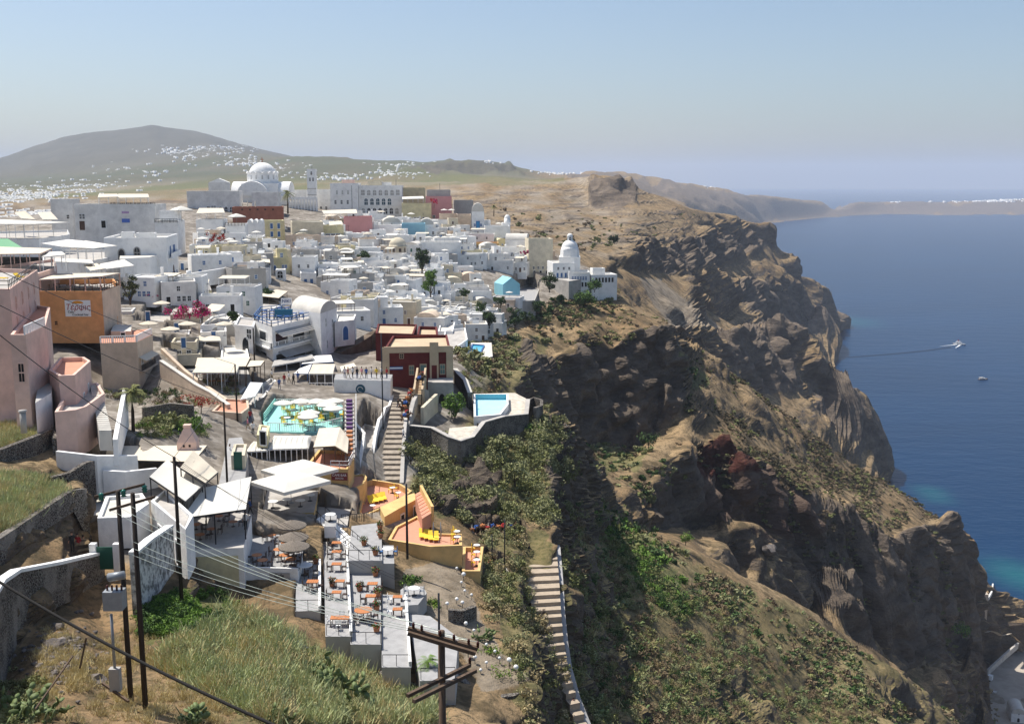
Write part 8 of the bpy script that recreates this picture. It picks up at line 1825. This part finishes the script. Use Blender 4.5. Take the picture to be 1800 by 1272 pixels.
b = MB(); A = at(62,1235,50); b.bar((0,0,-.3), at(128,1152,53)-A, .07); tag(b.build('wooden_stake', WOOD, None, A), 'leaning wooden stake on the stone heap', 'stake')
b = MB(); A = at(140,1168,60); b.bar((0,0,-.2), at(152,1120,60)-A, .09); tag(b.build('wooden_stake', WOOD, None, A), 'short upright stake beside the curved wall', 'stake')
# ---------------------------------------------------------------- people and mules
def skin(name, joints, edges, radii, sub=1):
    me = bpy.data.meshes.new(name); me.from_pydata(joints, edges, []); o = bpy.data.objects.new(name, me); COL.objects.link(o)
    md = o.modifiers.new('skin', 'SKIN'); 
    for i, r in enumerate(radii): me.skin_vertices[0].data[i].radius = (r, r) if not hasattr(r, '__len__') else r
    me.skin_vertices[0].data[0].use_root = True
    s = o.modifiers.new('sub', 'SUBSURF'); s.levels = sub; s.render_levels = sub
    bpy.context.view_layer.update(); dg = bpy.context.evaluated_depsgraph_get(); r = bpy.data.meshes.new_from_object(o.evaluated_get(dg)); bpy.data.objects.remove(o); bpy.data.meshes.remove(me)
    for p in r.polygons: p.use_smooth = True
    return r
SKIN = mat('skin', (.42,.24,.16), .7); HAIR = mat('dark_hair', (.03,.02,.015), .8)
def body(walk, arms):
    J = [(0,0,.95),(0,0,1.15),(0,0,1.38),(0,.0,1.50),(0,-.02,1.60),(0,-.03,1.72)]; E = [(0,1),(1,2),(2,3),(3,4),(4,5)]; Rr = [(.15,.11),(.14,.10),(.17,.11),.055,.095,.085]
    for s in (-1,1):
        k = len(J); f = walk*s; J += [(s*.09,0,.88),(s*.10,-.16*f,.48),(s*.10,.02-.30*f*(1 if f > 0 else .9),.09),(s*.11,-.14-.30*f,.04)]; E += [(0,k),(k,k+1),(k+1,k+2),(k+2,k+3)]; Rr += [.09,.065,.045,.04]
        k = len(J); J += [(s*.19,0,1.40),(s*.25,.03+.08*f*arms,1.13),(s*.27,-.08+.2*f*arms,.90),(s*.27,-.12+.22*f*arms,.80)]; E += [(2,k),(k,k+1),(k+1,k+2),(k+2,k+3)]; Rr += [.055,.042,.034,.036]
    return skin('person', J, E, Rr)
POSE = [body(0,0), body(.9,1), body(.5,-.4)]
HM = MB(); HM.lathe([(.105*math.cos(a),1.69+.11*math.sin(a)) for a in [math.pi/2*i/5 for i in range(-1,5)]]+[(.01,1.80)], 10, (0,.0,0)); HM = HM.mesh(HAIR, 'hair')
_pm = {}
def person(base, rz, shirt, trous, label, pose=0):
    k = (shirt.name, trous.name, pose)
    if k not in _pm:
        me = POSE[pose].copy(); me.materials.clear()
        for m in (trous, shirt, SKIN): me.materials.append(m)
        me.polygons.foreach_set('material_index', [2 if (p.center.z > 1.47 or (abs(p.center.x) > .2 and p.center.z < 1.05)) else 1 if p.center.z > .93 else 0 for p in me.polygons]); _pm[k] = me
    o = link('person', _pm[k], None, base, rz); tag(o, label, 'person', 'people in the lanes and cafes'); link('hair', HM, o)
SH = {'blue': CLOTHB, 'white': WHITEP, 'red': mat('red_cloth', (.40,.03,.03), .9), 'black': mat('black_cloth', (.02,.02,.02), .9), 'yellow': YCLOTH, 'green': GREENP, 'pink': mat('pink_cloth', (.65,.25,.3), .9)}; TR = [mat('jeans', (.04,.06,.14), .9), mat('khaki', (.30,.22,.13), .9), SH['black']]
zw = ew.o.z+ew.h
for i, (a, c_, s_, z_) in enumerate(((606,664,'white',zw),(612,665,'red',zw),(620,664,'white',zw),(628,665,'black',zw),(636,664,'pink',zw),(644,665,'blue',zw),(653,664,'white',zw),(662,665,'yellow',zw),(671,664,'white',zw),(680,665,'red',zw))):
    person(gpz(a, c_, z_), i*1.3, SH[s_], TR[i % 3], 'person in %s top on the path above the emblem wall, %s from its left end' % (s_, ORD[i]), i % 3)
person(gpo(491,684), .4, SH['blue'], TR[0], 'man all in blue walking down the lane by the kiosk', 1)
for i, (a, c_, s_) in enumerate(((500,676,'red'),(508,672,'white'),(516,676,'black'),(524,672,'blue'),(478,668,'white'))): person(gpo(a, c_), i*2.1, SH[s_], TR[i % 3], 'person in %s top in the shade of the long grey awning' % s_, i % 3)
for i, (a, c_, s_) in enumerate(((440,742,'red'),(436,756,'pink'),(445,764,'white'),(405,806,'white'),(411,818,'yellow'))): person(gpo(a, c_), i*1.7, SH[s_], TR[i % 3], 'person in %s top in the narrow alley %s' % (s_, 'below the restaurant' if i < 3 else 'behind the canopy cafe'), i % 3)
for i, (a, c_, s_) in enumerate(((138,972,'red'),(148,974,'pink'),(128,970,'black'))): person(gpo(a, c_), i*2, SH[s_], TR[i % 3], 'person in %s behind the curved stone wall' % s_, 0)
for i, (a, c_, s_) in enumerate(((432,930,'white'),(440,905,'blue'),(418,880,'white'))): person(gpz(a, c_, lc.o.z+lc.h), i*2, SH[s_], TR[2], 'waiter in %s at the edge of the canopy cafe' % s_ if i < 2 else 'guest in white standing under the canvas canopy', i)
for i, (a, c_, s_) in enumerate(((700,720,'black'),(709,772,'white'))): person(at(a, c_, (158.5,147)[i]), 1+i, SH[s_], TR[0], 'person in %s top on the donkey stairs' % s_, 1)
for i, (a, c_) in enumerate(((1008,1248,),(930,975))): person(at(a, c_, (106,126)[i])-Vector((0,0,.3)), i, SH[('pink','black')[i]], TR[0], 'walker on the mule path %s' % ('at the bottom bend','near its top'), 1) if False else person(at(a, c_, (106,126)[i])-Vector((0,0,.3)), i, SH[('pink','black')[i]], TR[0], 'walker on the mule path '+('at the bottom bend','near its top')[i], 1)
def mule_mesh():
    J = [(0,.0,1.0),(0,-.45,1.02),(0,.45,1.03),(0,-.68,1.22),(0,-.86,1.42),(0,-1.05,1.34),(0,-1.25,1.18)]; E = [(0,1),(0,2),(1,3),(3,4),(4,5),(5,6)]; Rr = [(.23,.27),(.22,.26),(.22,.25),(.12,.15),(.10,.12),(.085,.10),.06]
    for s in (-1,1):
        k = len(J); J += [(s*.14,-.48,.80),(s*.14,-.50,.45),(s*.14,-.47,.06)]; E += [(1,k),(k,k+1),(k+1,k+2)]; Rr += [.11,.055,.045]
        k = len(J); J += [(s*.15,.46,.82),(s*.15,.40,.58),(s*.15,.56,.38),(s*.15,.52,.06)]; E += [(2,k),(k,k+1),(k+1,k+2),(k+2,k+3)]; Rr += [.13,.075,.05,.045]
        k = len(J); J += [(s*.07,-.86,1.56),(s*.11,-.84,1.74)]; E += [(4,k),(k,k+1)]; Rr += [.035,.02]
    k = len(J); J += [(0,.68,1.0),(0,.74,.6)]; E += [(2,k),(k,k+1)]; Rr += [.04,.03]
    return skin('mule', J, E, Rr)
MUL = mule_mesh(); SD = MB(); SD.vault(-.30,.30,-.28,.28,.98,.36,8); SD.box(-.32,.32,-.05,.05,1.3,1.38)
SDM = {c: SD.mesh(m, 'saddle') for c, m in (('red', SH['red']), ('blue', CLOTHB), ('orange', TABW))}
MCOL = {'brown': mat('brown_hide', (.13,.065,.035), .9, .3, 3), 'dark': mat('dark_hide', (.045,.030,.022), .9, .3, 3), 'grey': mat('grey_hide', (.22,.20,.18), .9, .3, 3)}
MM = {}
for k, m in MCOL.items(): q = MUL.copy(); q.materials.clear(); q.materials.append(m); MM[k] = q
def mule(base, rz, c, sc, label):
    o = link('mule', MM[c], None, base, rz); tag(o, label, 'mule', 'saddled mules'); link('saddle', SDM[sc], o)
HC = ['brown','dark','brown','grey','dark']; SC_ = ['red','blue','orange']
for i, (a, c_, d) in enumerate(((742,668,164),(738,676,162),(716,712,159),(720,704,160),(713,720,157.5),(711,728,156),(716,736,154.5),(712,742,153),(722,698,161.5))):
    mule(at(a, c_, d), 1.1*i, HC[i % 5], SC_[i % 3], '%s mule with %s saddle on the donkey stairs, %s of the line from the red building' % (HC[i % 5], SC_[i % 3], ORD[[0,1,3,4,5,6,7,8,2][i]]))
for i, (a, c_, d) in enumerate(((838,938,128),(848,936,128.5),(857,940,127.5),(866,936,129),(876,938,128),(886,935,129.5),(896,937,130),(830,944,126.5))):
    mule(gpz(a, c_+3, uy.o.z+uy.h), .4+1.3*i, HC[(i+1) % 5], SC_[(i+1) % 3], '%s mule with %s saddle in the shade above the mule yard, %s from the left' % (HC[(i+1) % 5], SC_[(i+1) % 3], ORD[[1,2,3,4,5,6,7,0][i]]))
zm = my.o.z+my.h
for i, (a, c_) in enumerate(((862,1004),(872,1008),(866,1018),(878,1022),(884,1014),(870,1030),(862,1034),(882,1034),(858,996))):
    mule(gpz(a, c_, zm), .9*i, HC[(i+2) % 5], SC_[i % 3], '%s mule with %s saddle standing inside the round mule yard, %s from the back' % (HC[(i+2) % 5], SC_[i % 3], ORD[[1,2,4,5,3,6,7,8,0][i]]))
# ---------------------------------------------------------------- boats and harbour
def boat(label, px, py, L_, rz, cabin, hullm, name='boat'):
    p = gpz(px, py, 0.0); r = thing(name, p, rz, label, 'boat'); b = MB(); n = 9; top = []; bot = []
    for i in range(n):
        t = i/(n-1); y = -L_/2+L_*t; w = L_*.16*(1-max(0,(t-.55)/.45)**2.2)*(.85+.15*min(1,t*4)); top.append((w, y, L_*(.085+.05*t*t))); bot.append((w*.7, y+L_*.02, -.3))
    rows = [[(-w,y,z) for w,y,z in top], [(-w,y,z) for w,y,z in bot], [(w,y,z) for w,y,z in bot], [(w,y,z) for w,y,z in top]]
    b.sheet([q[::-1] for q in rows], True); b.add([(-top[0][0],top[0][1],top[0][2]),(top[0][0],top[0][1],top[0][2]),(bot[0][0],bot[0][1],bot[0][2]),(-bot[0][0],bot[0][1],bot[0][2])], [(0,1,2,3)][::-1]); b.build('hull', hullm, r)
    b = MB(); b.sheet([[(-w*.95,y,z-.2) for w,y,z in top], [(w*.95,y,z-.2) for w,y,z in top]]); b.build('deck', CEM, r)
    z = L_*.07; b = MB(); b.box(-L_*.10,L_*.10,-L_*.28,L_*.18,z,z+L_*.13); c = b.build('cabin', WHITEP, r); b = MB(); b.box(-L_*.103,L_*.103,-L_*.2,L_*.15,z+L_*.06,z+L_*.10); b.build('window', GLASS, c)
    if cabin:
        b = MB(); b.box(-L_*.075,L_*.075,-L_*.2,L_*.08,z+L_*.13,z+L_*.22); c2 = b.build('wheelhouse', WHITEP, r); b = MB(); b.box(-L_*.03,L_*.03,-L_*.12,-L_*.04,z+L_*.22,z+L_*.34); b.build('funnel', SH['red'], r); b = MB(); b.tube([(0,L_*.1,z),(0,L_*.1,z+L_*.5)], .08, 6); b.build('mast', METAL, r)
    else:
        b = MB(); b.box(-L_*.12,L_*.12,-L_*.42,-L_*.02,z+L_*.15,z+L_*.165); b.build('canopy', CLOTH, r)
        for s in (-1,1): b = MB(); b.tube([(s*L_*.11,-L_*.4,z),(s*L_*.11,-L_*.4,z+L_*.15)], .06, 5); b.build('post', METAL, r)
    return p
fm = mat('sea_foam', (.72,.76,.80), .9)
p = boat('white excursion boat with red funnel under way on the deep blue water', 1686, 606, 19, -2.2, 1, WHITEP)
b = MB(); dv = Vector((-.62,-.55,0)).normalized(); nv_ = Vector((-dv.y,dv.x,0))
for s in (-1,1):
    pts = [dv*(2+t*5)+nv_*s*(2.4+t*1.4) for t in range(8)]; wd_ = [1.3,1.5,1.3,1.1,.9,.7,.45,.1]; b.sheet([[q+nv_*wd_[i]+Vector((0,0,.35)) for i, q in enumerate(pts)], [q-nv_*wd_[i]+Vector((0,0,.35)) for i, q in enumerate(pts)]])
tag(b.build('boat_wake', fm, None, p), 'pair of white foam streaks behind the excursion boat', None, None, 'stuff')
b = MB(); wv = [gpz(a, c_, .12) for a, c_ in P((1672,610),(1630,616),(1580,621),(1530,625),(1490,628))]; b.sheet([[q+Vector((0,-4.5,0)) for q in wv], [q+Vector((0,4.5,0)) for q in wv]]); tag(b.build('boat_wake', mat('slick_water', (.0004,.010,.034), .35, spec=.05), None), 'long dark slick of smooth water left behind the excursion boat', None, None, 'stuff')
boat('small open tender with brown hull and white canopy drifting nearer the shore', 1728, 667, 12, -1.5, 0, mat('varnished_hull', (.16,.06,.03), .4))
zq = 4.0
def qp(a, c_): return gpz(a, c_, zq)
plat('quay', 'pale sandy quay of the old harbour at bottom right', 'quay', P((1718,1212),(1738,1180),(1772,1150),(1830,1108),(1900,1150),(1850,1330),(1745,1290)), gpz(1718,1212,4.0).y, zb=-4, side=CEM, top=mat('quay_sand', (.44,.38,.31), .95, .3, .12), i=0)
wall('quay_wall', 'grey harbour wall along the back of the quay', 'wall', P((1736,1176,505),(1768,1147,520),(1802,1118,540),(1830,1098,552)), 1.0, m=CEM, drop=3)
t = thing('lorry', qp(1733,1194), .9, 'small white box lorry parked on the quay', 'lorry'); b = MB(); b.box(-1.2,1.2,-3,1.2,.7,3.0); b.build('box_body', WHITEP, t); b = MB(); b.box(-1.1,1.1,1.3,3.0,.6,2.3); cb = b.build('cab', WHITEP, t); b = MB(); b.box(-1.0,1.0,2.95,3.05,1.4,2.1); b.build('windscreen', GLASS, cb)
for sx in (-1,1):
    for y in (-2,2): b = MB(); b.tube([(sx*.9,y,.45),(sx*1.2,y,.45)], .45, 12); b.build('wheel', DARK, t)
for i, (a, c_) in enumerate(((1738,1214),(1745,1217))): boat2 = boat_ = None; r = thing('rowing_boat', qp(a, c_), 1.0+.5*i, 'small yellow white rowing boat pulled up on the quay, the %s one' % ('left','right')[i], 'boat'); b = MB(); b.sheet([[(-.1,-2,.9),(-.9,-1,.7),(-1,0,.65),(-.8,1.2,.7),(0,2.2,1.0)],[(-.05,-1.9,0),(-.5,-1,0),(-.5,0,0),(-.4,1.2,0),(0,2,0.1)],[(.05,-1.9,0),(.5,-1,0),(.5,0,0),(.4,1.2,0),(0,2,.1)],[(.1,-2,.9),(.9,-1,.7),(1,0,.65),(.8,1.2,.7),(0,2.2,1.0)]], True); b.build('hull', (YELL, WHITEP)[i], r); b = MB(); b.box(-.8,.8,-.2,.2,.5,.56); b.build('thwart', WOOD, r)
c = House('harbour_chapel', 'little white barrel roofed chapel on the harbour quay', 'chapel', [tuple((qp(1777,1268)+Vector(o))[:2]) for o in ((0,0,0),(6,-1.5,0),(8.5,9,0),(2.5,10.5,0))], zq-.5, zq+4.2, wall=WHITE, roof=ROOFW, para=.05); c.vault(h=2.6); c.one(0, .5, .6, 1.4, 2.4, 'doorarch', pm=DARK); c.one(0, .5, 4.3, .7, .9, 'windowarch', pm=DARK)
hp = gpo(1727,1054); h = house('harbour_hut', 'beige flat hut on the slope above the harbour path', 'hut', 1716, 1738, proj(hp.x, hp.y, hp.z+3.2)[1], hp.y, -8, 5, wall=BEIGE, roof=CEM, para=.2); h.row(0, 3, .9, 1.2, 1.4, **DK)
wall('path_wall', 'pale hairpin path wall above the harbour', 'wall', [(a, proj(q.x, q.y, q.z+.9)[1], q.y) for a, c_ in ((1729,996),(1738,1006),(1746,1024),(1743,1042),(1737,1052)) for q in [gpo(a, c_)]], .8, m=WHITE2, drop=1.6)
b = MB(); L0 = P((1734,1165,500),(1740,1148,503),(1750,1130,507),(1760,1112,512),(1768,1098,516),(1776,1088,522)); vs = [[], []]
for a, c_, d in L0: z = ground(a, d)+.9; q = Vector((xy_of(a, d, z), d, z)); vs[0].append(q+Vector((-1.1,0,0))); vs[1].append(q+Vector((1.1,.2,0)))
b.sheet(vs); tag(b.build('harbour_path', mat('pale_track', (.40,.34,.27), .95), None), 'pale footpath climbing from the harbour', None, None, 'structure')
# ---------------------------------------------------------------- air
def build_haze():
    mb = MB(); mb.box(-34000, 34000, -1500, 34000, -16, 690)
    m = bpy.data.materials.new('haze'); m.use_nodes = True; n = m.node_tree; n.nodes.remove(n.nodes['Principled BSDF'])
    v = n.nodes.new('ShaderNodeVolumePrincipled'); v.inputs['Density'].default_value = HAZE; v.inputs['Color'].default_value = (.68,.77,.93,1); v.inputs['Anisotropy'].default_value = 0.0
    n.links.new(v.outputs[0], n.nodes['Material Output'].inputs['Volume'])
    o = mb.build('haze', m); tag(o, 'pale summer haze over the sea and hills', None, None, 'stuff')
build_haze()
ter = link('terrain', build_terrain()); tag(ter, 'rocky caldera slope and hills carrying the town', None, None, 'structure')
